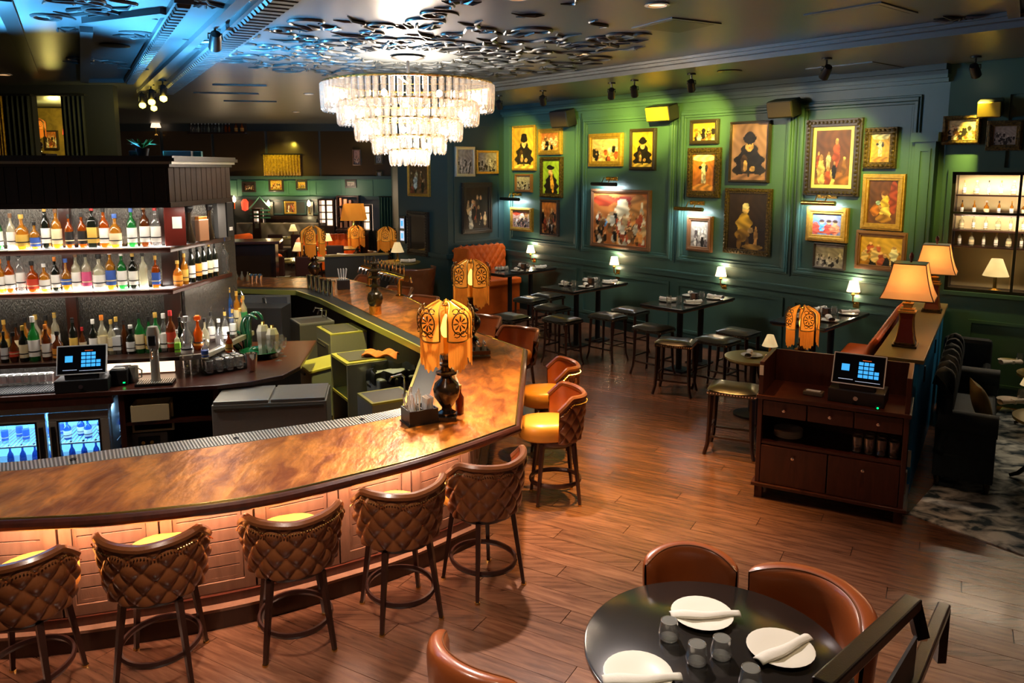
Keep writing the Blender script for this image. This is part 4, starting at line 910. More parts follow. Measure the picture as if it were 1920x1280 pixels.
def make_saddle():
    t = thing('backless_stool', 'x', 'stool')
    def top(u, v):
        x, y = (u - .5), (v - .5); return (x*.44, y*.36, .70 + .06*(1 - (2*x)**4)*(1 - (2*y)**4) + .025*(2*x)**2)
    m = MB().grid(top, 16, 14); m.box((0, 0, .685), (.43, .35, .045)); m.obj('seat', 'leather_black', t, ang=50)
    nl = MB()
    for i in range(17):
        x = -.21 + i*.0262
        for y in (-.178, .178): nl.box((x, y, .685), (.012, .008, .012))
    for i in range(13):
        y = -.165 + i*.0275
        for x in (-.218, .218): nl.box((x, y, .685), (.008, .012, .012))
    nl.obj('nail_trim', 'chrome', t, False, kind='stuff')
    for sx in (-1, 1):
        for sy in (-1, 1):
            MB().tube([(sx*.185, sy*.145, .665), (sx*.19, sy*.15, .35), (sx*.20, sy*.16, .12), (sx*.225, sy*.18, 0)], [.026, .022, .018, .017], 4).obj('leg', 'dark_wood', t, False)
    for sx in (-1, 1): MB().bar((sx*.195, -.155, .28), (sx*.195, .155, .28), .02).obj('stretcher', 'dark_wood', t, False)
    for sy in (-1, 1): MB().bar((-.192, sy*.152, .20), (.192, sy*.152, .20), .02).obj('stretcher', 'dark_wood', t, False)
    return t
saddle = Maker(make_saddle)
def make_table():
    t = thing('high_table', 'x', 'table')           # local -y towards the room, wall end at y = 0
    MB().box((0, -.72, 1.03), (.74, 1.5, .04)).obj('table_top', 'table_black', t, False, bev=.006)
    MB().box((0, -.72, 1.0), (.70, 1.46, .02)).obj('top_edge', 'brown_frame', t, False)
    for y in (-.95, -.35):
        MB().lathe([(.045, .03), (.045, .99), (.10, .99)], 12, c=(0, y, 0)).obj('pedestal', 'black_metal', t); MB().box((0, y, .015), (.32, .32, .03)).obj('foot_plate', 'black_metal', t, False)
    return t
table = Maker(make_table)
def make_plate():
    t = thing('plate', 'x', 'plate'); MB().lathe([(0, 0), (.075, 0), (.085, .006), (.125, .016), (.13, .020), (.122, .021), (.08, .010), (0, .008)], 28).obj('dish', 'porcelain', t); return t
plate = Maker(make_plate)
def make_napkin():
    t = thing('rolled_napkin', 'x', 'napkin')
    def fn(u, v):
        a = u*2*PI; r = .024 + .012*(abs(v - .5)*2)**2; return ((v - .5)*.26, r*math.cos(a)*1.2, .024 + r*math.sin(a)*.8)
    MB().grid(fn, 12, 8, True).obj('cloth', 'napkin', t); MB().box((.02, 0, .024), (.03, .064, .046)).obj('band', 'paper', t, False, bev=.008); return t
napkin = Maker(make_napkin)
def make_tgl():
    t = thing('water_glass', 'x', 'glass'); MB().lathe([(0, .0), (.032, 0), (.036, .01), (.042, .07), (.037, .12), (.035, .12), (.040, .07), (.033, .016), (0, .014)], 16).obj('glass_wall', 'glass_table', t); return t
wglass = Maker(make_tgl)
TD = Vector((-.70, -.714)); TR = math.atan2(-TD.y, -TD.x) - PI/2     # table's local +y points to the wall
TN = ['corner table by the booth', 'second wall table from the booth', 'third wall table from the booth', 'wall table by the tan lamps']
TP = [(1015, 506), (1150, 535), (1350, 566), (1605, 596)]
TWX = [(1.04, 15.72), (2.19, 13.68), (3.62, 12.05), (5.13, 10.76)]
tcs = []
for i, (x, y) in enumerate(TWX):
    rz = TR; ux = Vector((math.cos(rz), math.sin(rz))); uy = Vector((-ux.y, ux.x))
    # right corner at the wall sits at the measured spot
    c = Vector((x, y)) - ux*.37 - uy*.22
    tcs.append((c, ux, uy)); table((c.x, c.y, 0), rz, 'black high table with plates, the ' + TN[i], 'high tables along the picture wall')
    def on(a, b, z=1.05): q = c + ux*a + uy*b; return (q.x, q.y, z)
    for k, (a, b) in enumerate([(-.2, -.35), (.2, -.3), (-.2, -1.0), (.2, -.95)]):
        w_ = ['far wall-side', 'near wall-side', 'far outer', 'near outer'][k]
        plate(on(a, b, 1.05), 0, 'small white plate at the %s seat of the %s' % (w_, TN[i]), 'plates on the wall tables')
        napkin(on(a + .01, b + .01, 1.068), random.uniform(0, 3), 'rolled white napkin at the %s seat of the %s' % (w_, TN[i]), 'napkins on the wall tables')
        wglass(on(a*.35, b - .16, 1.05), 0, 'clear water glass at the %s seat of the %s' % (w_, TN[i]), 'water glasses on the wall tables')
    t = thing('menu_block', 'dark wooden menu block on the %s' % TN[i], 'block', on(0, -.55, 1.05), rz); MB().box((0, 0, .05), (.10, .06, .10)).obj('block', 'dark_wood', t, False, bev=.006); MB().box((0, -.033, .05), (.07, .006, .08)).obj('card', 'brown_frame', t, False)
SS = [(995, 556, 0, 0), (1028, 549, 0, 1), (1036, 571, 1, 0), (1055, 592, 1, 1), (1140, 586, 1, 2), (1182, 576, 1, 3), (1226, 608, 2, 0), (1268, 634, 2, 1), (1346, 630, 2, 2), (1385, 616, 2, 3), (1377, 719, 3, 0), (958, 588, 0, 2)]
sl = ['first black stool under the corner table by the orange booth', 'second black stool under the corner table by the orange booth', 'black stool at the second wall table, the inner one on its bar side', 'black stool at the second wall table, the outer one on its bar side', 'black stool at the second wall table, outer of the two on its cabinet side', 'black stool at the second wall table, against the wall',
      'black stool at the third wall table, the inner one on its bar side', 'black studded stool with bowed legs standing out from the third wall table', 'black stool at the third wall table, outer of the two on its cabinet side', 'black stool at the third wall table, against the wall', 'olive-lit studded stool standing on open floor beside the host cabinet', 'low black stool between the orange booth and corner table']
for (px, py, ti, k), lb in zip(SS, sl):
    p = P(px, py, .76); s = saddle((p.x, p.y, 0), TR + (.35 if 'bowed' in lb or 'olive' in lb else 0), lb, 'stools at the wall tables', (1.15, 1.15, 1.0))
# ---------------------------------------------------------------- wall sconces
def make_sconce():
    t = thing('wall_sconce', 'x', 'lamp')            # local y = 0 at the wall
    MB().box((0, -.012, -.16), (.09, .024, .30)).obj('back_plate', 'brass', t, False, bev=.006)
    MB().tube([(0, -.02, -.2), (0, -.08, -.22), (0, -.12, -.17), (0, -.12, -.08)], .011, 8).obj('arm', 'brass', t)
    MB().lathe([(.025, -.09), (.03, -.07), (.014, -.05), (.014, 0), (0, 0)], 12, c=(0, -.12, 0)).obj('candle_socket', 'brass', t)
    sh = MB()
    sh.grid(lambda u, v: ((.092 - .034*v)*math.cos(u*2*PI), -.12 + (.092 - .034*v)*math.sin(u*2*PI), -.03 + .15*v), 22, 2, True); sh.obj('shade', 'shade_white', t)
    MB().lathe([(0, 0), (.016, .02), (.012, .05), (0, .07)], 10, c=(0, -.12, 0)).obj('bulb', 'bulb', t)
    l = light('POINT', (0, -.12, .14), 5, (1, .75, .45), .03, parent=t, name='sconce_light'); light('POINT', (0, -.12, -.10), 6, (1, .75, .45), .03, parent=t, name='sconce_light')
    return t
for i, (px, py, lb) in enumerate([(1003, 470, 'lit brass wall sconce with white shade over the corner table by the booth'), (1160, 492, 'lit brass wall sconce with white shade over the second wall table'), (1360, 513, 'lit brass wall sconce with white shade over the third wall table'), (1608, 541, 'lit brass wall sconce with white shade over the table beside the tan lamps')]):
    s, z = W1.sz(px, py); t = make_sconce(); t['label'] = lb; t['group'] = 'wall sconces'; t.location = W1.pt(s, z, 0); t.rotation_euler = (0, 0, W1.rz)
# ---------------------------------------------------------------- pictures
def ell(u, v, cx, cy, rx, ry): return ((u - cx)/rx)**2 + ((v - cy)/ry)**2 < 1
PAL = dict(gold=((.62, .36, .05), (.45, .22, .03), (.75, .5, .12)), dark=((.05, .025, .012), (.10, .05, .02), (.03, .02, .012)), brown=((.20, .08, .03), (.30, .13, .04), (.10, .045, .02)), orange=((.66, .24, .06), (.75, .35, .10), (.5, .15, .04)), green=((.35, .5, .05), (.25, .4, .05), (.45, .55, .08)), grey=((.38, .32, .27), (.25, .21, .18), (.55, .48, .4)), cream=((.75, .55, .26), (.65, .42, .16), (.8, .62, .34)), rose=((.5, .28, .22), (.6, .38, .3), (.35, .18, .14)), blue=((.12, .2, .36), (.25, .15, .18), (.5, .25, .15)))
def canvas_fn(kind, pal, seed):
    R = random.Random(seed); bg = PAL[pal]; sh = []      # list of (cx, cy, rx, ry, colour); v runs upward
    skin, darkc = (.72, .42, .20), (.02, .014, .010)
    if kind == 'portrait':
        sh += [(.5, .22, .42, .36, darkc), (.5, .42, .26, .24, darkc), (.36, .30, .09, .16, (.10, .05, .02)), (.5, .62, .11, .12, skin), (.5, .72, .19, .08, darkc), (.5, .78, .13, .08, darkc), (.5, .70, .12, .03, darkc), (.47, .635, .015, .012, darkc), (.54, .635, .015, .012, darkc), (.50, .57, .03, .01, (.45, .12, .06)), (.40, .25, .06, .10, skin), (.6, .2, .07, .05, skin), (.5, .04, .5, .07, bg[2]), (.5, .1, .03, .05, darkc)]
    elif kind == 'scarf':
        sh += [(.5, .2, .40, .32, darkc), (.5, .42, .24, .2, darkc), (.52, .40, .08, .26, (.75, .38, .06)), (.6, .22, .07, .2, (.7, .34, .05)), (.45, .66, .12, .11, skin), (.46, .78, .24, .06, darkc), (.4, .83, .12, .04, darkc), (.41, .67, .015, .01, darkc), (.5, .67, .015, .01, darkc)]
    elif kind == 'seated':
        sh += [(.42, .45, .2, .2, (.62, .38, .06)), (.45, .72, .085, .08, (.75, .5, .28)), (.45, .77, .10, .06, (.75, .65, .45)), (.38, .25, .18, .12, (.40, .22, .04)), (.30, .12, .06, .14, (.3, .16, .03)), (.52, .12, .05, .12, (.25, .13, .03)), (.74, .22, .05, .2, (.75, .42, .12)), (.6, .35, .08, .05, (.7, .45, .2)), (.66, .05, .25, .05, (.6, .36, .08))]
    elif kind == 'reader':
        sh += [(.6, .46, .16, .2, (.78, .5, .10)), (.62, .25, .22, .14, (.85, .6, .2)), (.52, .66, .08, .08, skin), (.56, .71, .10, .07, (.3, .13, .03)), (.34, .48, .07, .05, (.5, .7, .85)), (.4, .38, .1, .04, skin), (.25, .3, .16, .14, (.55, .2, .03)), (.55, .12, .25, .1, (.4, .2, .04)), (.85, .6, .14, .4, (.35, .07, .03))]
    elif kind == 'family':
        for cx, c in ((.32, (.12, .35, .75)), (.56, (.65, .08, .06)), (.78, (.75, .25, .14))): sh += [(cx, .28, .16, .26, c), (cx, .6, .07, .09, skin), (cx, .66, .09, .07, (.08, .04, .03)), (cx + .05, .3, .05, .04, skin)]
        sh += [(.1, .3, .14, .3, (.6, .10, .07)), (.5, .12, .4, .06, (.5, .1, .05))]
    elif kind == 'figure':
        sh += [(.5, .62, .13, .15, (.8, .75, .6)), (.45, .35, .05, .2, (.75, .7, .58)), (.56, .33, .05, .2, (.7, .62, .5)), (.5, .80, .055, .055, skin), (.62, .62, .06, .1, (.08, .05, .05)), (.34, .64, .07, .05, darkc), (.5, .12, .06, .02, darkc), (.5, .10, .5, .10, bg[1]), (.5, .92, .5, .12, (.8, .72, .5))]
    else:
        n = dict(crowd=90, scene=22, couple=10, sketch=40, singers=14)[kind]
        if kind == 'crowd': sh += [(.2, .85, .2, .12, (.55, .08, .03)), (.6, .86, .2, .08, (.45, .06, .03)), (.55, .6, .14, .3, (.85, .7, .45)), (.85, .7, .16, .3, (.6, .28, .08)), (.9, .5, .03, .35, (.85, .75, .55)), (.22, .42, .05, .08, (.15, .4, .65))]
        for i in range(n):
            cx = R.uniform(.06, .94); top_ = .55 if kind == 'crowd' else .58 if kind != 'singers' else .6; cy = R.uniform(.04, top_)
            hh = R.uniform(.05, .12) if kind in ('crowd', 'sketch') else R.uniform(.14, .24)
            c = R.choice([darkc, darkc, (.7, .5, .25), (.45, .10, .04), (.8, .72, .55), bg[1], (.25, .12, .04)] if pal not in ('grey', 'rose') else [darkc, darkc, bg[2], (.6, .5, .42), (.12, .09, .08)])
            sh += [(cx, cy, hh*.45, hh, c), (cx, cy + hh*1.05, hh*.22, hh*.25, skin if pal != 'grey' else (.6, .52, .45))]
        if kind in ('scene', 'couple'): sh.insert(0, (.5, .1, .6, .14, bg[1]))
    def fn(u, v):
        h = math.sin(u*17.1 + seed + 3*math.sin(v*9))*math.cos(v*13.7 + seed*2 + 2*math.sin(u*8))
        c = [bg[0][k]*(1 + .25*h) + (bg[2][k] - bg[0][k])*.35*(.5 + .5*math.sin(u*5 + v*4 + seed)) for k in range(3)]
        for (cx, cy, rx, ry, col) in sh:
            if ell(u, v, cx, cy, rx*(1 + .15*math.sin(v*31 + seed)), ry): c = [x*(1.05 + .4*math.sin((u - cx)*16 + 2.5*math.sin((v - cy)*19 + cx*30))) for x in col]
        return [max(0, min(1, x*.82))**1.15 for x in c]
    return fn
def canvas(parent, w, h, y, kind, pal, seed, nx=None):
    nx = 56; ny = max(24, min(84, int(56*h/w))); b = MB()
    b.grid(lambda u, v: ((u - .5)*w, y, (v - .5)*h), nx, ny)
    me = b.mesh('canvas', 'canvas_paint', False); at = me.attributes.new('paint', 'FLOAT_COLOR', 'POINT'); fn = canvas_fn(kind, pal, seed)
    buf = []
    for i in range(nx + 1):
        for j in range(ny + 1): buf += fn(i/nx, j/ny) + [1]
    at.data.foreach_set('color', buf)
    return link('canvas', me, parent)
def picture(W, box, fm, kind, pal, label, seed, fw_=.05, ornate=False, matw=0., name='framed_picture', mirror=False, depth=.05, zoff=0.):
    x0, y0, x1, y1 = box; ym, xm = (y0 + y1)/2, (x0 + x1)/2
    s0, s1 = W.sz(x0, ym)[0], W.sz(x1, ym)[0]; z1, z0 = W.sz(xm, y0)[1], W.sz(xm, y1)[1]; w, h = abs(s1 - s0), z1 - z0
    t = thing(name, label, 'mirror' if mirror else 'picture', W.pt((s0 + s1)/2, (z0 + z1)/2, .012), W.rz, 'framed pictures')
    f = MB().frame(-w/2, w/2, -h/2, h/2, fw_, -depth, .01).frame(-w/2 + fw_*.25, w/2 - fw_*.25, -h/2 + fw_*.25, h/2 - fw_*.25, fw_*.4, -depth - .015, -depth + .01).obj('frame', fm, t, False, bev=.005)
    if ornate:
        k = MB(); nx, nz = max(6, int(w/.06)), max(6, int(h/.06))
        for i in range(nx): 
            for zz in (-h/2 + fw_*.45, h/2 - fw_*.45): k.lathe([(.0, -.022), (.018, -.012), (.022, 0), (.014, .012), (0, .02)], 6, c=(-w/2 + (i + .5)*w/nx, -depth - .012, zz))
        for i in range(nz):
            for xx in (-w/2 + fw_*.45, w/2 - fw_*.45): k.lathe([(.0, -.022), (.018, -.012), (.022, 0), (.014, .012), (0, .02)], 6, c=(xx, -depth - .012, -h/2 + (i + .5)*h/nz))
        k.obj('frame_carving', fm, t, kind='stuff')
    iw, ih = w - 2*fw_, h - 2*fw_
    if matw:
        MB().box((0, -depth*.4, 0), (iw, .01, ih)).obj('mount', 'cream_mat', t, False); iw -= 2*matw; ih -= 2*matw
    if mirror: MB().box((0, -depth*.4, 0), (iw, .012, ih)).obj('mirror_pane', 'mirror_glass', t, False)
    else: canvas(t, iw, ih, -depth*.4 - .008, kind, pal, seed)
    return t
PX = [((964, 235, 1007, 320), 'gold_frame', 'portrait', 'gold', 'gold-framed portrait of a dark-hatted sitter on a gold ground', {}), ((1012, 241, 1056, 290), 'gold_frame', 'scene', 'orange', 'small gold-framed interior scene beside the dark-hatted portrait', dict(fw_=.09)),
      ((1016, 294, 1057, 370), 'gold_dark', 'scarf', 'green', 'ornately framed portrait of a scarfed figure in a beret on green', dict(ornate=True, fw_=.08)), ((969, 326, 1000, 360), 'brown_frame', 'sketch', 'grey', 'small tarnished square picture under the dark-hatted portrait', {}),
      ((960, 389, 1001, 433), 'gold_frame', 'crowd', 'rose', 'small gold-framed crowd picture under the first picture light', dict(fw_=.08)), ((1016, 374, 1050, 442), 'black_frame', 'scene', 'orange', 'tall narrow picture with an orange sky beside the small crowd picture', {}),
      ((1107, 250, 1170, 312), 'gold_frame', 'scene', 'cream', 'gold-framed tavern scene under the dark speaker side', dict(fw_=.1)), ((1184, 241, 1232, 319), 'black_frame', 'portrait', 'gold', 'dark-framed yellow portrait of a hunched figure in a hat', dict(fw_=.06)),
      ((1111, 355, 1222, 466), 'brown_frame', 'crowd', 'orange', 'large framed crowd painting with red banners, biggest on the wall', dict(fw_=.07)), ((1297, 224, 1350, 270), 'black_frame', 'scene', 'gold', 'small dark-framed golden scene high beside the yellow-lit speaker', dict(fw_=.06)),
      ((1292, 277, 1353, 370), 'gold_dark', 'figure', 'orange', 'ornately framed painting of one pale standing figure', dict(ornate=True, fw_=.11)), ((1371, 227, 1446, 342), 'black_frame', 'portrait', 'rose', 'tall thin-framed glazed portrait full of reflections', dict(fw_=.04)),
      ((1361, 353, 1448, 477), 'gold_dark', 'seated', 'dark', 'large ornately framed painting of a seated figure in yellow', dict(ornate=True, fw_=.08)), ((1291, 404, 1338, 471), 'brown_frame', 'couple', 'grey', 'brown-framed black-and-white picture of a couple under a picture light', dict(fw_=.08)),
      ((1513, 223, 1617, 367), 'black_frame', 'couple', 'brown', 'large black ornate frame with pale mount around a dim brown scene', dict(ornate=True, fw_=.11, matw=.05)), ((1623, 239, 1684, 316), 'gold_dark', 'figure', 'gold', 'ornately framed golden picture beside the large black frame', dict(ornate=True, fw_=.09)),
      ((1619, 326, 1698, 431), 'gold_frame', 'reader', 'brown', 'gold-framed painting of a seated reader in yellow', dict(fw_=.09)), ((1515, 388, 1593, 453), 'gold_frame', 'family', 'blue', 'gold-framed group of three in blue and red', dict(fw_=.1)),
      ((1528, 456, 1588, 504), 'black_frame', 'sketch', 'grey', 'thin-framed pale sketch hung under the group of three', dict(fw_=.025)), ((1607, 433, 1704, 507), 'brown_frame', 'scene', 'gold', 'wide brown-framed yellow outdoor gathering beside the tan lamps', dict(fw_=.07))]
for i, (bx_, fm, kd, pl, lb, kw) in enumerate(PX): picture(W1, bx_, fm, kd, pl, lb, i*3 + 1, **kw)
picture(W2, (1768, 217, 1840, 271), 'gold_dark', 'scene', 'cream', 'wide dark-framed sepia scene over the four-pane mirror', 71, .06); picture(W2, (1850, 226, 1918, 282), 'gold_dark', 'sketch', 'grey', 'wide dark-framed grey scene at the frame edge over the four-pane mirror', 72, .07)
picture(W0, (851, 275, 888, 331), 'silver_frame', 'sketch', 'grey', 'silver-framed grey picture above the orange booth', 73, .06); picture(W0, (890, 282, 932, 326), 'gold_frame', 'sketch', 'grey', 'thin gold-framed grey picture beside the silver-framed one', 74, .05)
picture(W0, (864, 342, 920, 437), 'black_frame', 'singers', 'dark', 'large dark-framed picture of pale faces above the orange booth', 75, .10)
picture(WF, (768, 300, 808, 368), 'gold_frame', 'couple', 'brown', 'gold-edged brown picture under the chandelier, on the return wall', 76, .06); picture(WF, (767, 396, 806, 478), 'black_frame', 'couple', 'dark', 'tall ornately framed mirror on the return wall beside the blue screen', 77, .12, ornate=True, name='framed_mirror', mirror=True)
s, z = WF.sz(758, 430); t = thing('small_screen', 'small blue-lit double screen on the return wall', 'screen', WF.pt(s, z, .01), WF.rz); MB().box((0, -.02, 0), (.22, .05, .62)).obj('case', 'black_plastic', t, False)
for z_ in (-.14, .14): MB().box((0, -.047, z_), (.16, .004, .22)).obj('screen', 'screen_white', t, False); MB().box((0, -.051, z_), (.09, .004, .12)).obj('screen_detail', 'screen_key', t, False)
for i, (bx_, fm, kd, pl, lb) in enumerate([((402, 338, 432, 363), 'silver_frame', 'sketch', 'blue', 'white-framed small picture with a blue patch, nearest the back bar'), ((455, 340, 481, 360), 'black_frame', 'sketch', 'dark', 'black-framed dark picture, second along the far green band'), ((505, 334, 533, 359), 'black_frame', 'sketch', 'gold', 'black-framed golden picture, third along the far green band'), ((556, 336, 577, 356), 'black_frame', 'sketch', 'gold', 'small yellow picture, fourth along the far green band'), ((648, 336, 669, 352), 'black_frame', 'sketch', 'grey', 'small grey picture, fifth along the far green band')]):
    picture(FW, bx_, fm, kd, pl, lb, 80 + i, .06, depth=.09)
picture(FW, (534, 377, 556, 401), 'gold_frame', 'couple', 'brown', 'gold-framed brown picture over the far tufted banquette', 90, .06); picture(FW, (662, 280, 677, 310), 'brown_frame', 'sketch', 'rose', 'narrow pinkish picture on the far dark mirror', 91, .04, depth=.09)
for bx_, lb in [((703, 285, 718, 308), 'tall green-grey picture beside the chandelier, far end'), ((706, 321, 717, 336), 'tiny gold picture beside the lounge curtain')]: picture(FW, bx_, 'gold_dark', 'sketch', 'grey', lb, 92, .04, depth=.09)
# ---------------------------------------------------------------- picture lights
for i, (x0, y0, x1, y1, lb) in enumerate([(950, 372, 984, 380, 'black picture light over the small gold crowd picture'), (1121, 344, 1167, 353, 'dark picture light over the largest crowd painting'), (1277, 389, 1329, 399, 'brass picture light over the black-and-white couple'), (1515, 378, 1577, 388, 'brass picture light over the group of three')]):
    s0, z = W1.sz(x0, (y0 + y1)/2 - 4); s1, _ = W1.sz(x1, (y0 + y1)/2); w_ = s1 - s0
    t = thing('picture_light', lb, 'lamp', W1.pt((s0 + s1)/2, z, 0), W1.rz, 'picture lights')
    MB().box((.1*w_, -.012, .10), (.30, .025, .07)).obj('mount_plate', 'brass', t, False, bev=.004)
    for x in (-.06, .1): MB().tube([(x, -.02, .10), (x, -.10, .12), (x, -.16, .03)], .009, 6).obj('arm', 'brass', t)
    MB().tube([(-w_/2, -.17, 0), (w_/2, -.17, 0)], .035, 12).obj('tube_shade', 'black_metal' if i < 2 else 'brass', t)
    light('AREA', (0, -.165, -.045), 9, (.82, .93, 1), w_*.9, (0, -.01, -.4), sy=.04, parent=t, name='picture_beam')
    light('AREA', (0, -.14, .0), 3.5, (.8, .92, 1), w_*.8, (0, 0, -.1), sy=.03, parent=t, name='picture_beam')
# ---------------------------------------------------------------- speakers
for i, (x0, y0, x1, y1, W, m, lb) in enumerate([(1044, 206, 1085, 240, W1, 'speaker_cloth', 'dark wall speaker between the first two picture panels'), (1220, 198, 1278, 228, W1, 'speaker_yellow_lit', 'yellow-lit wall speaker above the hunched portrait'), (1444, 188, 1505, 222, W1, 'speaker_cloth', 'dark wall speaker beside the large black frame'), (1815, 188, 1872, 222, W2, 'speaker_yellow_lit', 'yellow-lit wall speaker over the four-pane mirror')]):
    s0, z1 = W.sz(x0, y0); s1, z0 = W.sz(x1, y1); w_ = min(.75, (s1 - s0)*.75); h_ = (z1 - z0)*.85
    t = thing('wall_speaker', lb, 'speaker', W.pt((s0 + s1)/2 + .1, (z0 + z1)/2, 0), W.rz, 'wall speakers')
    MB().box((0, -.05, 0), (.12, .10, .14)).obj('bracket', 'black_metal', t, False)
    b_ = MB().box((0, -.22, .0), (w_, .26, h_), rot=Matrix.Rotation(.25, 3, 'X'), top=(1, 1)).obj('cabinet', 'black_plastic', t, False, bev=.02)
    MB().box((0, -.355, -.03), (w_*.94, .02, h_*.88), rot=Matrix.Rotation(.25, 3, 'X')).obj('grille', m, t, False, bev=.012)
# ---------------------------------------------------------------- ceiling spotlights
def make_spot():
    t = thing('spotlight', 'x', 'spotlight')          # base at the ceiling, points along local -y and down
    MB().lathe([(.06, 0), (.06, -.02), (0, -.02)], 14).obj('base', 'black_metal', t)
    MB().tube([(0, 0, -.02), (0, 0, -.10)], .012, 6).obj('stem', 'black_metal', t); MB().tube([(-.06, 0, -.15), (-.06, 0, -.10), (.06, 0, -.10), (.06, 0, -.15)], .008, 6).obj('yoke', 'black_metal', t)
    h = MB().lathe([(0, -.09), (.045, -.08), (.055, -.02), (.058, .09), (.05, .09)], 16).obj('head', 'black_metal', t, loc=(0, 0, -.16)); h.rotation_euler = (math.radians(128), 0, 0)
    MB().lathe([(0, .070), (.036, .078), (.036, .105), (0, .125)], 12).obj('lens', 'bulb', h)
    return t
spot = Maker(make_spot)
def offpt(px, py, d, z):
    """on a line parallel to the picture wall, d metres into the room"""
    r = ray(px, py); t = (W1.p.dot(W1.n) - d)/(r[0]*W1.n.x + r[1]*W1.n.y); return Vector((r[0]*t, r[1]*t, z))
SPT = [(936, 178, 975, 280, 120, 'first'), (1018, 168, 1040, 300, 120, 'second'), (1147, 146, 1140, 250, 190, 'third'), (1190, 138, 1215, 235, 190, 'fourth'), (1297, 128, 1315, 245, 200, 'fifth'), (1550, 118, 1405, 300, 170, 'sixth')]
for px, py, tx, ty, e, o_ in SPT:
    q = offpt(px, py, 1.75, 4.365); s_, z_ = W1.sz(tx, ty); tg = W1.pt(s_, z_, 0); d = tg - q
    t = spot(q, math.atan2(d.y, d.x) + PI/2, 'black ceiling spotlight aimed at the picture wall, %s from the booth corner' % o_, 'ceiling spotlights'); f = q + Vector((d.x, d.y, 0)).normalized()*.16 + Vector((0, 0, -.26))
    light('SPOT', f, e*3.3, (1, .82, .10), .03, tg, 44, .85, name='spot_beam')
for tx, ty, e, px, py in [(1560, 300, 170, 1600, 122), (1660, 370, 130, 1660, 122)]:
    s_, z_ = W1.sz(tx, ty); q = offpt(px, py, 1.75, 4.365); tg = W1.pt(s_, z_, 0); d = tg - q
    light('SPOT', q + Vector((0, 0, -.2)), e*3.0, (1, .82, .12), .03, tg, 42, .85, name='spot_beam')
q = W2.pt(W2.sz(1858, 128)[0] - .1, 4.365, .62); s_, z_ = W2.sz(1845, 290); tg = W2.pt(s_, z_, 0); d = tg - q
spot(q, math.atan2(d.y, d.x) + PI/2, 'black ceiling spotlight over the four-pane mirror, set apart from the others', 'ceiling spotlights'); light('SPOT', q + Vector((d.x, d.y, 0)).normalized()*.16 + Vector((0, 0, -.26)), 420, (1, .80, .12), .03, tg, 50, .8, name='spot_beam')
for k, (px, py, lb) in enumerate([(402, 42, 'black ceiling spotlight hanging by the ornamental band over the back bar'), (305, 157, 'lit spotlight, highest of the cluster over the back bar end'), (284, 181, 'lit spotlight, second highest of the cluster over the back bar end'), (268, 206, 'lit spotlight, lowest outer one of the cluster over the back bar end'), (290, 222, 'lit spotlight, lowest inner one of the cluster over the back bar end')]):
    if k == 0: q = P(px, py, 4.5)
    else: q = PY(px, py, 12.5 + k*.7); q.z = 4.5
    r_ = spot(q, 3.6, lb, 'ceiling spotlights', 1.1 if k == 0 else 1.0)
    if k: MB().lathe([(0, -.06), (.05, -.035), (.06, 0), (.05, .035), (0, .06)], 12, c=(0, -.05, -.30)).obj('lamp_globe', 'bulb_spot', r_); MB().tube([(0, 0, -.16), (0, -.05, -.26)], .012, 6).obj('globe_stem', 'black_metal', r_)
light('SPOT', (-6.2, 13.0, 4.2), 70, (1, .8, .1), .05, (-7.2, 13.9, 3.9), 80, .8, name='spot_beam')
# ---------------------------------------------------------------- chandelier
ch = thing('chandelier', 'five-tier crystal rod chandelier glowing white over the bar', 'chandelier', (CH.x, CH.y, 0))
MB().lathe([(.20, 4.495), (.22, 4.47), (.10, 4.44), (0, 4.43)], 24).obj('ceiling_rose', 'black_metal', ch)
MB().tube([(0, 0, 4.45), (0, 0, 4.0)], .02, 8).obj('stem', 'black_metal', ch)
rod = MB().lathe([(0, 0), (.5, .02), (.5, .92), (.35, .97), (0, 1)], 6)
tiers = [(1.10, 4.14, .36, 70), (.90, 3.90, .30, 58), (.68, 3.68, .28, 44), (.46, 3.47, .24, 30), (.24, 3.30, .22, 16)]
for r, zt_, h_, n in tiers:
    tr = MB().tube([(r*math.cos(a), r*math.sin(a), zt_) for a in [i*2*PI/48 for i in range(48)]], .014, 6, closed=True).obj('tier_ring', 'brass', ch)
    me = MB(); me.lathe([(0, -h_), (.026, -h_ + .03), (.036, -h_*.5), (.036, -.01), (0, 0)], 6); me = me.mesh('crystal_rod', 'crystal', False)
    for i in range(n):
        a = 2*PI*i/n; link('crystal_rod', me, tr, (r*math.cos(a), r*math.sin(a), zt_ - .01), a)
    for i in range(4): MB().bar((0, 0, zt_), (r*math.cos(i*PI/2), r*math.sin(i*PI/2), zt_), .012).obj('tier_spoke', 'brass', tr, False)
    if r > .3:
        nb = max(4, int(r*9))
        for i in range(nb):
            a = 2*PI*(i + .5)/nb; MB().lathe([(0, -.05), (.035, -.02), (.035, .02), (0, .05)], 8, c=((r - .14)*math.cos(a), (r - .14)*math.sin(a), zt_ - h_*.55)).obj('lamp_bulb', 'bulb_crystal', tr)
    light('POINT', (0, 0, zt_ - h_*.5), 26 if r > .3 else 12, (1, .93, .86), .12, parent=ch, name='chandelier_light')
light('POINT', (0, 0, 4.24), 330, (1, .80, .58), .3, parent=ch, name='chandelier_light')
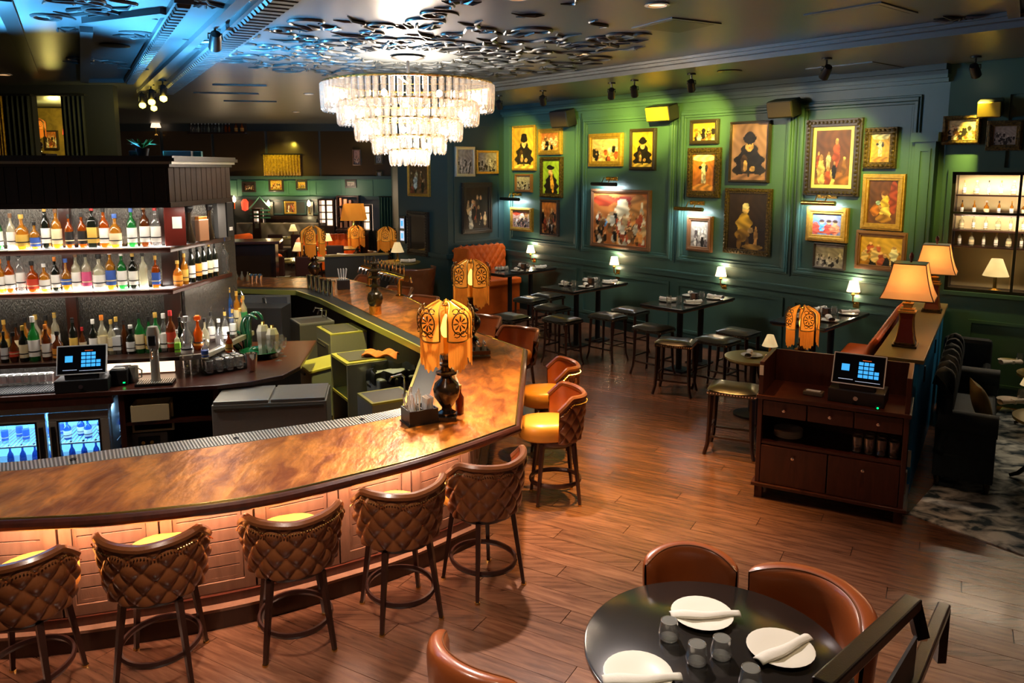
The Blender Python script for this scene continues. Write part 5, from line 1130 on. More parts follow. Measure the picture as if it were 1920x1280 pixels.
# ---------------------------------------------------------------- fringed lamps
def make_fringed():
    t = thing('fringed_lamp', 'x', 'lamp')
    MB().box((0, 0, .02), (.17, .17, .04)).obj('plinth', 'lamp_body', t, False, bev=.006)
    MB().lathe([(.07, .04), (.075, .06), (.045, .08), (.04, .10), (.055, .12), (.10, .19), (.11, .25), (.095, .30), (.05, .34), (.045, .36), (.085, .38), (.085, .395), (.05, .41), (.04, .44), (.065, .46), (.065, .47), (.03, .48), (.045, .53), (.05, .54), (0, .545)], 24).obj('baluster', 'lamp_body', t)
    MB().tube([(0, 0, .54), (0, 0, .68)], .02, 10).obj('candle_sleeve', 'brass', t); MB().lathe([(0, .66), (.036, .70), (.044, .75), (.024, .83), (0, .88)], 14).obj('bulb', 'bulb_candle', t)
    MB().tube([(.05*math.cos(a), .05*math.sin(a), .945) for a in [i*PI/8 for i in range(16)]], .008, 6, closed=True).obj('shade_ring', 'brass', t); MB().tube([(0, 0, .84), (0, 0, .95)], .005, 6).tube([(-.05, 0, .945), (.05, 0, .945)], .004, 6).obj('shade_carrier', 'brass', t)
    for k in range(5):
        a0 = -PI/2 + PI/5 + k*2*PI/5; hw = .475
        def prof(v):
            return (.05 + .150*math.sin(min(1, v/.55)*PI/2), .965 - .21*v - .075*v*v)
        def fn(u, v, a0=a0):
            r, z = prof(v); w_ = hw*(.34 + .66*math.sin(min(1, v/.5)*PI/2)); a = a0 + (u*2 - 1)*w_; zz = z + .02*math.cos((u*2 - 1)*PI/2) - (.03*v if v > .6 else 0)*(1 - (u*2 - 1)**2)
            return (r*(1 + .06*math.cos((u*2 - 1)*PI/2))*math.cos(a), r*(1 + .06*math.cos((u*2 - 1)*PI/2))*math.sin(a), zz)
        p = MB().grid(fn, 14, 12).obj('shade_panel', 'shade_amber', t)
        def fr_(u, v, a0=a0):
            x, y, z = fn(u*.96 + .02, 1); r = 1.0 + .006*((int(u*44) % 2)*2 - 1); return (x*r, y*r, z - v*(.21 - .02*math.cos(u*2*PI)) - .012*math.sin(u*PI*9)*v)
        MB().grid(fr_, 44, 3).obj('fringe', 'shade_fringe', p, False)
        ed = [fn(0, v/10) for v in range(11)] + [fn(u/8, 1) for u in range(1, 8)] + [fn(1, 1 - v/10) for v in range(11)]; MB().tube([Vector(q)*1.008 for q in ed], .007, 5).obj('edge_braid', 'gold_frame', p)
        em = MB(); c = Vector(fn(.5, .62))*1.02; rad = Vector((c.x, c.y, 0)).normalized(); tan_ = Vector((-rad.y, rad.x, 0))
        for q in range(8):
            a = q*PI/4; d = tan_*math.cos(a) + Vector((0, 0, 1))*math.sin(a); em.tube([c + d*.015, c + d*.05 + rad*.006, c + d*.062], [.003, .008, .003], 5)
        em.tube([c + (tan_*math.cos(q*PI/8)*.072 + Vector((0, 0, 1))*math.sin(q*PI/8)*.085) for q in range(16)], .005, 5, closed=True)
        for sg in (-1, 1):
            for zz in (.095, -.085): em.tube([c*1.0 + tan_*sg*(.03 + .028*math.cos(q*.8)) + Vector((0, 0, 1))*(zz + .022*math.sin(q*.8)) - rad*(.02 if zz > 0 else -.004) for q in range(8)], .0045, 5)
        em.obj('embroidery', 'gold_dark', p)
    light('POINT', (0, 0, .77), 3.4, (1, .55, .16), .04, parent=t, name='lamp_light')
    return t
flp = None
for k, (px, py, z, rz, sc, lb) in enumerate([(838, 785, 1.07, 0, .98, 'amber fringed lamp on the copper bar corner beside the straw caddy'), (884, 642, 1.07, 0, .98, 'amber fringed lamp on the copper bar behind the cruet tray'), (590, 527, 1.07, .63, 1.0, 'amber fringed lamp at the far turn of the bar by the steel cups'), (1499, 708, 1.0, .63, .74, 'amber fringed lamp on the host cabinet beside its till')]):
    p = P(px, py, z)
    if k == 0: f0 = make_fringed(); f0.location = p; f0['label'] = lb; f0['group'] = 'fringed lamps'; f0.scale = (sc,)*3
    else: dup(f0, p, rz, lb, scale=sc)
# ================================================================ ON THE BAR
q = P(787, 790, 1.07); t = thing('straw_caddy', 'black caddy full of straws and napkins on the copper bar', 'caddy', q, .5)
MB().box((0, 0, .005), (.26, .20, .01)).obj('base', 'black_plastic', t, False); c_ = MB()
for (x, y, dx, dy) in ((0, -.09, .24, .01), (0, .09, .24, .01), (-.115, 0, .01, .18), (.115, 0, .01, .18), (0, 0, .008, .18)): c_.box((x, y, .065), (dx, dy, .11))
c_.obj('walls', 'black_plastic', t, False)
for i in range(22):
    x, y = -.09 + .018*(i % 5), -.06 + .03*(i // 5); MB().bar((x, y, .015), (x + random.uniform(-.05, .04), y + random.uniform(-.04, .04), .24 + random.uniform(-.03, .05)), .006).obj('straw', 'paper', t, False)
for i in range(9): MB().box((.03 + .009*i, -.02 + .004*i, .11), (.005, .10, .17), rot=Matrix.Rotation(random.uniform(-.2, .2), 3, 'Y')).obj('paper_napkin', 'paper', t, False)
q = P(862, 775, 1.07); t = thing('bitters_bottle', 'small dark bottle behind the fringed lamp on the bar corner', 'bottle', q); MB().lathe([(0, 0), (.035, 0), (.035, .14), (.014, .18), (.014, .22), (0, .22)], 12).obj('glass_body', 'glass_brown', t); MB().lathe([(.016, .21), (.016, .24), (0, .24)], 10).obj('cap', 'cap_gold', t)
q = P(850, 745, 1.07); t = thing('straw_cup', 'clear cup of white paper fans behind the bar corner lamp', 'cup', q); MB().lathe([(0, 0), (.04, 0), (.05, .14), (.046, .14), (.036, .01), (0, .01)], 14).obj('cup', 'glass_clear', t)
for i in range(8): MB().box((.02*math.cos(i), .02*math.sin(i), .19), (.004, .07, .20), rot=Matrix.Rotation((i - 4)*.09, 3, 'Y') @ Matrix.Rotation(i*.5, 3, 'Z')).obj('paper_napkin', 'paper', t, False)
q = P(896, 668, 1.07); t = thing('cruet_tray', 'wooden tray holding small silver cruets on the copper bar', 'tray', q, .2); MB().box((0, 0, .01), (.24, .20, .02)).obj('base', 'brown_frame', t, False); MB().frame(-.12, .12, -.10, .10, .012, 0, .04).obj('rim', 'brown_frame', t, False, loc=(0, 0, .04)).rotation_euler = (PI/2, 0, 0)
for i in range(6):
    w_ = Vector((-.07 + (i % 3)*.07, -.045 + (i//3)*.09, .022)); a = .2; g = thing('cruet', 'small silver-capped cruet, %s in the wooden tray on the bar' % ORD[i], 'cruet', (q.x + w_.x*math.cos(a) - w_.y*math.sin(a), q.y + w_.x*math.sin(a) + w_.y*math.cos(a), 1.092), 0, 'cruets in the tray')
    MB().lathe([(0, 0), (.026, 0), (.028, .02), (.012, .09), (.012, .10)], 12).obj('glass_body', 'glass_pale', g); MB().lathe([(.013, .10), (.014, .12), (.004, .145), (0, .15)], 10).obj('cap', 'chrome', g)
# finial and tap row on the far arm
q = P(704, 588, 1.07); t = thing('beer_tower', 'tall black turned beer tower on a copper drum base', 'tower', q); t.scale = (.72, .72, .86)
MB().lathe([(0, 0), (.115, 0), (.115, .13), (0, .13)], 24).obj('drum_base', 'copper', t)
MB().lathe([(.10, .13), (.13, .17), (.15, .25), (.13, .33), (.07, .37), (.06, .42), (.10, .44), (.10, .46), (.055, .48), (.05, .55), (.12, .58), (.12, .60), (.06, .62), (.06, .66), (.13, .69), (.13, .71), (.05, .74), (.04, .78), (.09, .80), (.09, .82), (.03, .84), (.02, .92), (0, .93)], 28).obj('turned_column', 'lamp_body', t)
a, b = Vector((-2.55, 13.15, 1.07)), Vector((-1.62, 11.75, 1.07)); t = thing('tap_rail', 'long brass tap rail with a dozen chrome tap handles', 'tap', (a + b)/2, math.atan2((b - a).y, (b - a).x)); L = (b - a).length
MB().tube([(-L/2, 0, .30), (L/2, 0, .30)], .05, 12).obj('rail', 'brass', t)
for x in (-L*.35, L*.35): MB().lathe([(.06, 0), (.07, .01), (.035, .03), (.035, .27), (0, .27)], 14, c=(x, 0, 0)).obj('support', 'brass', t)
for i in range(12):
    x = -L/2 + .08 + i*(L - .16)/11
    for sd in (-1, 1): MB().tube([(x, 0, .30), (x, sd*.10, .30), (x, sd*.13, .22)], .014, 6).obj('spout', 'chrome', t)
    MB().lathe([(.01, .34), (.012, .38), (.02, .42), (.012, .50), (0, .51)], 8, c=(x, 0, 0)).obj('tap_handle', 'chrome', t)
q = P(575, 545, 1.07); 
for i in range(6):
    p = P(562 + i*8, 545 + i*2.6, 1.07); t = thing('steel_cup', 'tall steel mixing cup in the row at the bar turn, %s from the straw box' % ORD[5 - i], 'cup', (p.x + .15, p.y + .1, 1.07), 0, 'steel cups'); MB().lathe([(0, 0), (.042, 0), (.058, .25), (.052, .25), (.038, .01), (0, .01)], 14).obj('cup', 'chrome', t)
q = P(596, 547, 1.07); t = thing('straw_box', 'dark box of white straws beside the steel cups', 'caddy', (q.x + .35, q.y + .3, 1.07), .3); MB().box((0, 0, .08), (.20, .18, .16)).obj('box', 'black_plastic', t, False, bev=.006)
for i in range(16): MB().bar((-.06 + .03*(i % 4), -.05 + .03*(i//4), .16), (-.08 + .045*(i % 4), -.07 + .04*(i//4), .34), .01).obj('straw', 'paper', t, False)
for i in range(3):
    p = P(443 + i*11, 524 + i, 1.07); t = thing('small_bottle', 'small pale bottle on the back arm of the bar, %s one' % ORD[i], 'bottle', p, 0, 'small bottles on the back arm'); MB().lathe([(0, 0), (.035, 0), (.04, .06), (.015, .12), (.015, .16), (0, .16)], 10).obj('glass_body', 'glass_pale', t)
for i in range(3):
    p = P(472 + i*8, 531, 1.07); t = thing('steel_shaker', 'short steel shaker at the back arm edge, %s one' % ORD[i], 'shaker', p, 0, 'shakers on the back arm'); MB().lathe([(0, 0), (.035, 0), (.045, .14), (.02, .17), (0, .17)], 12).obj('cup', 'chrome', t)

# ================================================================ HOST CABINET
ca, cb = Vector((2.27, 6.90)), Vector((3.36, 6.30)); cdv = cb - ca; CW = cdv.length; CRZ = math.atan2(cdv.y, cdv.x); CDp = .62
hc = thing('host_cabinet', 'dark red wooden host cabinet with knobbed drawers and an open shelf', 'cabinet', (ca.x, ca.y, 0), CRZ)      # x along front, y depth
def hb(x0, x1, y0, y1, z0, z1, name, m='red_wood', par=None, bev=.004, rot=None): return MB().box(((x0 + x1)/2, (y0 + y1)/2, (z0 + z1)/2), (x1 - x0, y1 - y0, z1 - z0)).obj(name, m, par or hc, False, bev=bev)
hb(0, .04, 0, CDp, .06, 1.30, 'side_panel'); hb(CW - .04, CW, 0, CDp, .06, 1.30, 'side_panel'); hb(.04, CW - .04, CDp - .03, CDp, .06, 1.30, 'back_panel')
hb(-.015, CW + .015, -.02, CDp - .03, .955, .99, 'worktop'); hb(.04, CW - .04, .02, CDp - .03, .52, .55, 'shelf'); hb(.04, CW - .04, .02, CDp - .03, .10, .13, 'bottom_panel')
hb(-.03, CW + .03, -.03, CDp, .12, .15, 'base_molding', 'red_wood')
for x in (.0, CW - .07):
    for y in (0, CDp - .07): hb(x, x + .07, y, y + .07, 0, .12, 'foot')
def knob(par, x, z): MB().lathe([(.008, 0), (.008, .02), (.018, .028), (.014, .042), (0, .044)], 12).obj('knob', 'chrome', par, loc=(x, 0, z)).rotation_euler = (PI/2, 0, 0)
w3 = (CW - .08)/3
for k in range(3):
    d = hb(.04 + k*w3 + .006, .04 + (k + 1)*w3 - .006, .0, .03, .80, .945, 'drawer'); knob(d, .04 + (k + .5)*w3, .875)
w2 = (CW - .08)/2
for k in range(2):
    d = hb(.04 + k*w2 + .005, .04 + (k + 1)*w2 - .005, .0, .03, .155, .515, 'drawer'); knob(d, .04 + (k + .5)*w2, .44)
hb(CW - .002, CW + .012, .08, .16, .25, .45, 'end_handle', 'steel_dark')
MB().box((CW - .02, .16, 1.17), (.036, .10, .22), top=(1, 1)).obj('slotted_bracket', 'brown_frame', hc, False, bev=.004)
def hp(x, y, z):
    w_ = Matrix.Rotation(CRZ, 2) @ Vector((x, y)); return Vector((ca.x + w_.x, ca.y + w_.y, z))
t = thing('plate_pile', 'x', 'plate', (0, 0, 0)) if False else None
for i in range(6): plate(hp(.24, .25, .551 + i*.013), 0, 'white plate in the pile on the host cabinet shelf, %s from the bottom' % ORD[i], 'plates piled in the host cabinet', (1.0, 1.0, .8))
for i in range(8): tumbler(hp(CW - .40 + (i % 4)*.098, .12 + (i//4)*.11, .551), 0, 'clear tumbler on the host cabinet shelf, %s in the %s row' % (ORD[i % 4], ['front', 'rear'][i//4]), 'tumblers in the host cabinet', (1, 1, 1.1))
tp = hp(CW*.66, .24, .991); t2 = till(tp, CRZ - .05, 'black touch-screen till with blue keys on the host cabinet')
MB().lathe([(0, 0), (.012, 0), (.012, .01), (0, .012)], 8).obj('indicator', 'led_green', None) if False else None
t = thing('card_reader', 'small steel card reader between the lamp and the host till', 'reader', hp(CW*.36, .22, .99), CRZ - .1); MB().box((0, 0, .02), (.17, .10, .04)).obj('body', 'steel_dark', t, False, bev=.008); MB().box((0, -.01, .042), (.12, .05, .006)).obj('key_panel', 'fabric_light', t, False)
t = thing('status_lamp', 'tiny green lamp glowing under the host till', 'lamp', hp(CW*.80, .02, .99), CRZ); MB().box((0, 0, .015), (.035, .03, .03)).obj('case', 'black_plastic', t, False); MB().lathe([(0, 0), (.008, 0), (.008, .004), (0, .005)], 8).obj('lens', 'led_green', t, loc=(0, -.016, .018)).rotation_euler = (PI/2, 0, 0)
t = thing('notice_card', 'small pale blue notice card on the cabinet side panel', 'card', hp(.02, -.004, 1.22), CRZ); MB().box((0, 0, 0), (.034, .006, .09)).obj('card', 'fabric_light', t, False)
# ---------------------------------------------------------------- pony wall with the tan lamps
pa, pb2 = Vector((3.70, 6.94)), Vector((5.60, 9.95)); pv = pb2 - pa; PL = pv.length; PRZ = math.atan2(pv.y, pv.x)
pw = MB().box((PL/2, -.0, .63), (PL, .34, 1.26)).obj('wall_divider', 'blue_paint', None, False, loc=(pa.x - .09, pa.y + .10, 0), rz=PRZ); struct(pw)
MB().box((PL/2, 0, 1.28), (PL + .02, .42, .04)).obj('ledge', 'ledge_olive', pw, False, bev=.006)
for x in (.75, 2.2): MB().box((x, -.176, 1.0), (.05, .012, .16)).obj('outlet_slot', 'black_metal', pw, False)
def pp(x, y, z):
    w_ = Matrix.Rotation(PRZ, 2) @ Vector((x, y)); return Vector((pa.x - .09 + w_.x, pa.y + .10 + w_.y, z))
t = thing('wall_socket', 'cream socket box low on the blue divider wall end', 'socket', pp(-.012, -.12, .35), PRZ); MB().box((0, 0, 0), (.03, .09, .16)).obj('plate', 'porcelain', t, False, bev=.005)
def make_tan():
    t = thing('table_lamp', 'x', 'lamp')
    for i, (w_, z0, z1) in enumerate([(.22, 0, .025), (.19, .025, .045)]): MB().box((0, 0, (z0 + z1)/2), (w_, w_, z1 - z0)).obj('plinth', 'gold_dark' if i else 'lamp_body', t, False, bev=.004)
    b_ = MB(); pr2 = [(.088, .045), (.075, .10), (.062, .20), (.058, .28), (.065, .34)]
    for (r0, z0), (r1, z1) in zip(pr2, pr2[1:]): b_.add([(sx*r, sy*r, z) for r, z in ((r0, z0), (r1, z1)) for sx, sy in ((-1, -1), (1, -1), (1, 1), (-1, 1))], [(0, 1, 5, 4), (1, 2, 6, 5), (2, 3, 7, 6), (3, 0, 4, 7)])
    b_.obj('body', 'lamp_red', t, False); st = MB()
    for sx, sy in ((-1, -1), (1, -1), (1, 1), (-1, 1)): st.tube([(sx*r, sy*r, z) for r, z in pr2], .006, 5)
    st.obj('corner_beading', 'gold_frame', t)
    for w_, z0, z1 in [(.16, .34, .36), (.13, .36, .385), (.08, .385, .42), (.10, .42, .44), (.05, .44, .50)]: MB().box((0, 0, (z0 + z1)/2), (w_, w_, z1 - z0)).obj('gold_cap', 'brass', t, False, bev=.003)
    MB().tube([(0, 0, .5), (0, 0, .86)], .008, 6).obj('rod', 'brass', t); MB().lathe([(0, .56), (.03, .60), (.03, .64), (0, .68)], 10).obj('bulb', 'bulb', t)
    s = MB(); sp = [(.235, .49), (.205, .56), (.175, .66), (.150, .78), (.142, .83)]
    for (r0, z0), (r1, z1) in zip(sp, sp[1:]): s.add([(sx*r, sy*r, z) for r, z in ((r0, z0), (r1, z1)) for sx, sy in ((-1, -1), (1, -1), (1, 1), (-1, 1))], [(0, 1, 5, 4), (1, 2, 6, 5), (2, 3, 7, 6), (3, 0, 4, 7)])
    sh_ = s.obj('shade', 'shade_tan', t, False); e = MB()
    for sx, sy in ((-1, -1), (1, -1), (1, 1), (-1, 1)): e.tube([(sx*r, sy*r, z) for r, z in sp], .005, 5)
    for r, z in (sp[0], sp[-1]): e.tube([(sx*r, sy*r, z) for sx, sy in ((-1, -1), (1, -1), (1, 1), (-1, 1))], .005, 5, closed=True)
    e.obj('shade_trim', 'brown_frame', sh_); MB().box((0, 0, .83), (.28, .28, .006)).obj('shade_top', 'porcelain', sh_, False)
    MB().lathe([(.01, .84), (.012, .86), (.022, .89), (.018, .92), (0, .94)], 10).obj('finial', 'lamp_red', t)
    light('POINT', (0, 0, .66), 4, (1, .62, .27), .05, parent=t, name='lamp_light')
    return t
tan = Maker(make_tan)
p = P(1697, 648, 1.30); tan((p.x, p.y, 1.30), PRZ, 'square-shaded tan lamp with red body, nearer one on the olive ledge', 'tan lamps on the ledge'); p = P(1747, 584, 1.30); tan((p.x, p.y, 1.30), PRZ, 'square-shaded tan lamp with red body, farther one against the green wall', 'tan lamps on the ledge')
bq = thing('banquette', 'tan-orange leather banquette along the divider wall by the tan lamps', 'bench', pp(PL/2 + .1, .32, 0), PRZ)
MB().box((0, .30, .30), (2.6, .55, .58)).obj('base', 'dark_wood', bq, False); MB().box((0, .32, .66), (2.6, .55, .14)).obj('seat', 'leather_orange', bq, False, bev=.04)
MB().grid(lambda u, v: ((u - .5)*2.6, .06 - .10*math.sin(v*PI)*.0 - .04 + .10*math.sin(v*PI)**.5*(.6 + .4*abs(math.sin(u*PI*13))) - .06*v, .72 + .62*v), 80, 10).obj('tufted_back', 'leather_orange', bq, ang=180).modifiers.new('s', 'SOLIDIFY').thickness = .05
# ---------------------------------------------------------------- round table behind the cabinet
p = P(1418, 672, .75); p.y += .1
t = thing('round_table', 'small olive round table half hidden behind the host cabinet', 'table', p*1.0 - Vector((0, 0, .75)))
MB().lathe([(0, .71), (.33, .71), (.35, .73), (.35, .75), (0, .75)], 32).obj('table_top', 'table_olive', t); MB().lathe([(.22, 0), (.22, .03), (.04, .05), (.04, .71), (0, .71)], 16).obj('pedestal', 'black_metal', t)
plate((p.x - .02, p.y + .02, .751), 0, 'white plate on the small olive round table', 'plate on the olive table'); napkin((p.x - .06, p.y, .768), 1.2, 'rolled napkin on the small olive round table', 'napkin on the olive table')
def make_small_lamp():
    t = thing('small_lamp', 'x', 'lamp'); MB().lathe([(.05, 0), (.055, .01), (.015, .03), (.012, .14), (0, .14)], 14).obj('base', 'brass', t); s = MB(); s.grid(lambda u, v: ((.095 - .055*v)*math.cos(u*2*PI), (.095 - .055*v)*math.sin(u*2*PI), .13 + .14*v), 20, 2, True); s.obj('shade', 'shade_dim', t); MB().lathe([(0, .13), (.015, .16), (0, .2)], 8).obj('bulb', 'bulb_candle', t); return t
slamp = Maker(make_small_lamp); slamp((p.x + .2, p.y + .02, .75), 0, 'small unlit cream-shaded lamp on the olive round table', 'small cream lamps', 1.0)
# ---------------------------------------------------------------- sofa, rug, tables by the divider
rg = thing('rug', 'distressed pale and navy rug under the blue sofa', 'rug', (0, 0, 0)); MB().prism([(3.52, 6.50), (4.4, 5.3), (7.6, 7.6), (6.3, 9.6)], .0045, .016).obj('pile', 'rug', rg, False)
sf = thing('velvet_sofa', 'dark blue tufted velvet sofa with rolled arm, backed against the divider', 'sofa', pp(1.30, -.31, .016), PRZ); sf.scale = (1, .64, 1)     # x along, -y forward
SLn = 2.1
MB().box((0, -.42, .24), (SLn, .78, .24)).obj('base', 'velvet_blue', sf, False, bev=.02)
MB().box((0, -.46, .43), (SLn - .36, .66, .16)).obj('seat_cushion', 'velvet_blue', sf, False, bev=.05)
MB().grid(lambda u, v: ((u - .5)*SLn, -.02 - .30*v*(1 - .25*v) + .0 - .035*diamond(u, v, 7, 1.6)*(1 if v < .95 else 0) + (.16*v), .36 + .66*math.sin(v*PI*.56)), 90, 26).obj('tufted_back', 'velvet_blue', sf, ang=180).modifiers.new('s', 'SOLIDIFY').thickness = .14
for sx in (-1, 1):
    MB().box((sx*(SLn/2 - .09), -.42, .46), (.16, .78, .36)).obj('arm', 'velvet_blue', sf, False, bev=.03); MB().tube([(sx*(SLn/2 - .08), -.82, .66), (sx*(SLn/2 - .08), -.05, .66)], .11, 14).obj('arm_roll', 'velvet_blue', sf)
    for y in (-.74, -.1): MB().lathe([(.0, 0), (.028, 0), (.035, .03), (.05, .07), (.045, .12), (0, .12)], 12, c=(sx*(SLn/2 - .1), y, 0)).obj('foot', 'lamp_body', sf)
p = pp(.95, -.68, .60); t = thing('cushion', 'gold brocade cushion leaning on the blue sofa back', 'cushion', p, PRZ + 1.35)
def cush(u, v):
    x, y = u*2 - 1, v*2 - 1; k = (1 - x*x)*(1 - y*y); return (x*.22*(1 - .10*(1 - y*y)), 0, y*.22*(1 - .10*(1 - x*x))), k
cm = MB()
for s_ in (-1, 1): cm.grid(lambda u, v: (cush(u, v)[0][0], s_*.075*cush(u, v)[1]**.5, cush(u, v)[0][2]), 14, 14)
cm.obj('cover', 'cushion_gold', t, ang=180); t.location.z = .72; t.rotation_euler = (-.3, 0, PRZ + .25)
t = thing('velvet_chair', 'dark blue velvet armchair beyond the rolled sofa arm', 'chair', pp(2.80, -.48, .016), PRZ - PI/2); t.scale = (.75, .8, 1)
MB().box((0, .05, .25), (.70, .75, .40)).obj('base', 'velvet_blue', t, False, bev=.04); MB().box((0, .38, .58), (.70, .16, .75)).obj('backrest', 'velvet_blue', t, False, bev=.06)
for sx in (-1, 1): MB().box((sx*.29, .02, .55), (.13, .7, .24)).obj('arm', 'velvet_blue', t, False, bev=.05)
def make_rt():
    t = thing('cafe_table', 'x', 'table'); MB().lathe([(0, .70), (.40, .70), (.43, .72), (.43, .75), (0, .75)], 40).obj('table_top', 'table_olive', t); MB().lathe([(.04, .12), (.05, .3), (.04, .70), (0, .70)], 14).obj('pedestal', 'lamp_body', t)
    for k in range(3):
        a = k*2*PI/3 + 2.6; MB().tube([(.03*math.cos(a), .03*math.sin(a), .30), (.18*math.cos(a), .18*math.sin(a), .22), (.32*math.cos(a), .32*math.sin(a), .06), (.40*math.cos(a), .40*math.sin(a), .02)], [.03, .03, .025, .02], 8).obj('leg', 'lamp_body', t)
    return t
rtab = Maker(make_rt)
for k, (px, py) in enumerate([(1985, 770), (1978, 690)]):
    p = P(px, py, .75); rtab((p.x, p.y, .016), 0, ['round wooden table on the rug, nearer one at the frame edge', 'round wooden table at the frame edge below the four-pane mirror'][k], 'round tables by the sofa', .86)
    w_ = ['nearer', 'farther'][k]; q = P(1895 if k == 0 else 1893, 752 if k == 0 else 678, .662); plate((q.x, q.y, .662), 0, 'white plate on the %s round table at the frame edge' % w_, 'plates on the round tables', 1.0)
    q = P(1915 if k == 0 else 1911, 752 if k == 0 else 680, .662); wglass((q.x, q.y, .662), 0, 'clear glass on the %s round table at the frame edge' % w_, 'glasses on the round tables'); q = P(1897 if k == 0 else 1895, 757 if k == 0 else 682, .68); napkin((q.x, q.y, .68), .1, 'rolled napkin on the %s round table at the frame edge' % w_, 'napkins on the round tables')
    q = P(1930 if k == 0 else 1935, 745 if k == 0 else 672, .662); slamp((q.x, q.y, .662), 0, 'small cream-shaded lamp on the %s round table at the frame edge' % w_, 'small cream lamps')
# ---------------------------------------------------------------- added niche of bottles, modelling what the four-pane mirror here reflects
mc = thing('mirror_niche', 'lit niche standing in for bottles reflected in a four-pane wall mirror', 'cabinet', W2.pt(m0, zb, 0), W2.rz); mw, mh = m1 - m0, zt - zb
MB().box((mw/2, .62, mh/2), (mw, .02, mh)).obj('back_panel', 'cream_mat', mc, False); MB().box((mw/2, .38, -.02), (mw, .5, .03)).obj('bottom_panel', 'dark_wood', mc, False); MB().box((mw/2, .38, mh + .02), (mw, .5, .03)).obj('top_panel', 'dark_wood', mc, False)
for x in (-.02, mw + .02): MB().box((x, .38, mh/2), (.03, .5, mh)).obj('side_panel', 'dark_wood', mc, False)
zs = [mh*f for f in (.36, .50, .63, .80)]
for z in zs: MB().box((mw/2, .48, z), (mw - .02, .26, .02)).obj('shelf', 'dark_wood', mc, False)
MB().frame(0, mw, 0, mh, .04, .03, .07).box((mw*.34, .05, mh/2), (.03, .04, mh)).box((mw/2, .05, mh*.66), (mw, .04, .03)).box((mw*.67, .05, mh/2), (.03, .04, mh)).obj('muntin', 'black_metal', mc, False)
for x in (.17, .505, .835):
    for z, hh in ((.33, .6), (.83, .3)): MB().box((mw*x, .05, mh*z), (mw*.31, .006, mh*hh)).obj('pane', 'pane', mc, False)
for x in (.25, .75): light('AREA', (mw*x, .30, mh - .03), 26, (1, .74, .5), mw*.4, None, sy=.1, parent=mc, name='mirror_niche_light')
light('AREA', (mw/2, .16, mh*.60), 16, (1, .74, .5), mw*.9, (mw/2, .6, mh*.55), sy=.05, parent=mc, name='mirror_niche_light')  # lights added for the reflected shelves
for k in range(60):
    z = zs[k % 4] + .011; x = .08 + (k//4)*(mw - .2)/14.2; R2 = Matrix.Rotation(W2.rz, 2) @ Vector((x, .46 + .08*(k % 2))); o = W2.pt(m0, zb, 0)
    bottle((o.x + R2.x, o.y + R2.y, o.z + z), ['pale', 'clear', 'amber', 'pale'][(k*7) % 4], ['white', 'cream', 'white'][k % 3], ['gold', 'white', 'black'][k % 3], ['round', 'tall', 'squat'][(k*5) % 3], .18 + .03*((k*3) % 3), 'bottle modelling a reflection in the wall mirror, %s along its %s shelf' % (ORD[k//4], ['lowest', 'second', 'third', 'top'][k % 4]), 'bottles modelling the mirror reflection')
o = W2.pt(m0 + .55, zb, -.25); slamp((o.x, o.y, o.z - .001), 0, 'bright small lamp modelling one reflected in the wall mirror', 'small cream lamps', 1.6)
R2 = W2.pt(m0 + 1.0, zb, -.30); t = thing('pelican_ornament', 'grey bird ornament with a yellow bill, modelling a mirror reflection', 'ornament', (R2.x, R2.y, R2.z), W2.rz)
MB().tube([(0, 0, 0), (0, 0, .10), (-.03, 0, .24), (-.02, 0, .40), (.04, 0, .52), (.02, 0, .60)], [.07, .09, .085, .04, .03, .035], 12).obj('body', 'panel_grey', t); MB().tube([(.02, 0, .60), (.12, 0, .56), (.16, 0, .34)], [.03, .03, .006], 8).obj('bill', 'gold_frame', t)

# ================================================================ CLOSE TABLE AND STAIR RAIL
q = P(1338, 1215, .75); TC = Vector((q.x, q.y))
t = thing('dining_table', 'round black dining table laid with plates, closest to the camera', 'table', (q.x, q.y, 0)); MB().lathe([(0, .71), (.60, .71), (.625, .725), (.625, .745), (.615, .75), (0, .75)], 64).obj('table_top', 'table_black', t); MB().lathe([(.30, 0), (.30, .03), (.05, .06), (.05, .71), (0, .71)], 20).obj('pedestal', 'black_metal', t)
for k, (px, py, a, lb) in enumerate([(1316, 1156, .02, 'beside the single glass'), (1463, 1221, .55, 'nearest the stair rail'), (1196, 1268, .05, 'at the bottom edge of the picture')]):
    p = P(px, py, .75); plate((p.x, p.y, .75), 0, 'round white plate on the black dining table, %s' % lb, 'plates on the black dining table', 1.22)
    n = thing('folded_napkin', 'long flat folded napkin across the plate %s' % lb, 'napkin', (p.x + .01, p.y + (-.02 if k != 2 else -.05), .772), a, 'napkins on the black dining table')
    MB().grid(lambda u, v: ((u - .5)*.36, (v - .5)*(.062 + .012*math.sin(u*6)), .006 + .012*math.sin(v*PI) + .004*math.sin(u*9)), 16, 8).obj('cloth', 'napkin', n).modifiers.new('s', 'SOLIDIFY').thickness = .008
for k, (px, py, lb) in enumerate([(1254, 1198, 'single clear round glass beside a napkin'), (1306, 1243, 'clear round glass, nearer of the touching pair'), (1352, 1232, 'clear round glass, farther of the touching pair'), (1406, 1290, 'clear round glass cut by the bottom edge')]):
    p = P(px, py, .75); t = thing('round_glass', lb + ' on the black dining table', 'glass', (p.x, p.y, .75), 0, 'glasses on the black dining table')
    MB().lathe([(0, 0), (.040, 0), (.046, .008), (.052, .03), (.040, .10), (.037, .10), (.048, .032), (.042, .016), (0, .014)], 28).obj('glass_wall', 'glass_table', t); MB().lathe([(.0385, .098), (.042, .1005), (.0385, .103), (.036, .1005)], 28).obj('lip', 'glass_rim', t); MB().lathe([(0, .004), (.040, .002), (.045, .010), (.041, .017), (0, .014)], 28).obj('thick_base', 'glass_rim', t)
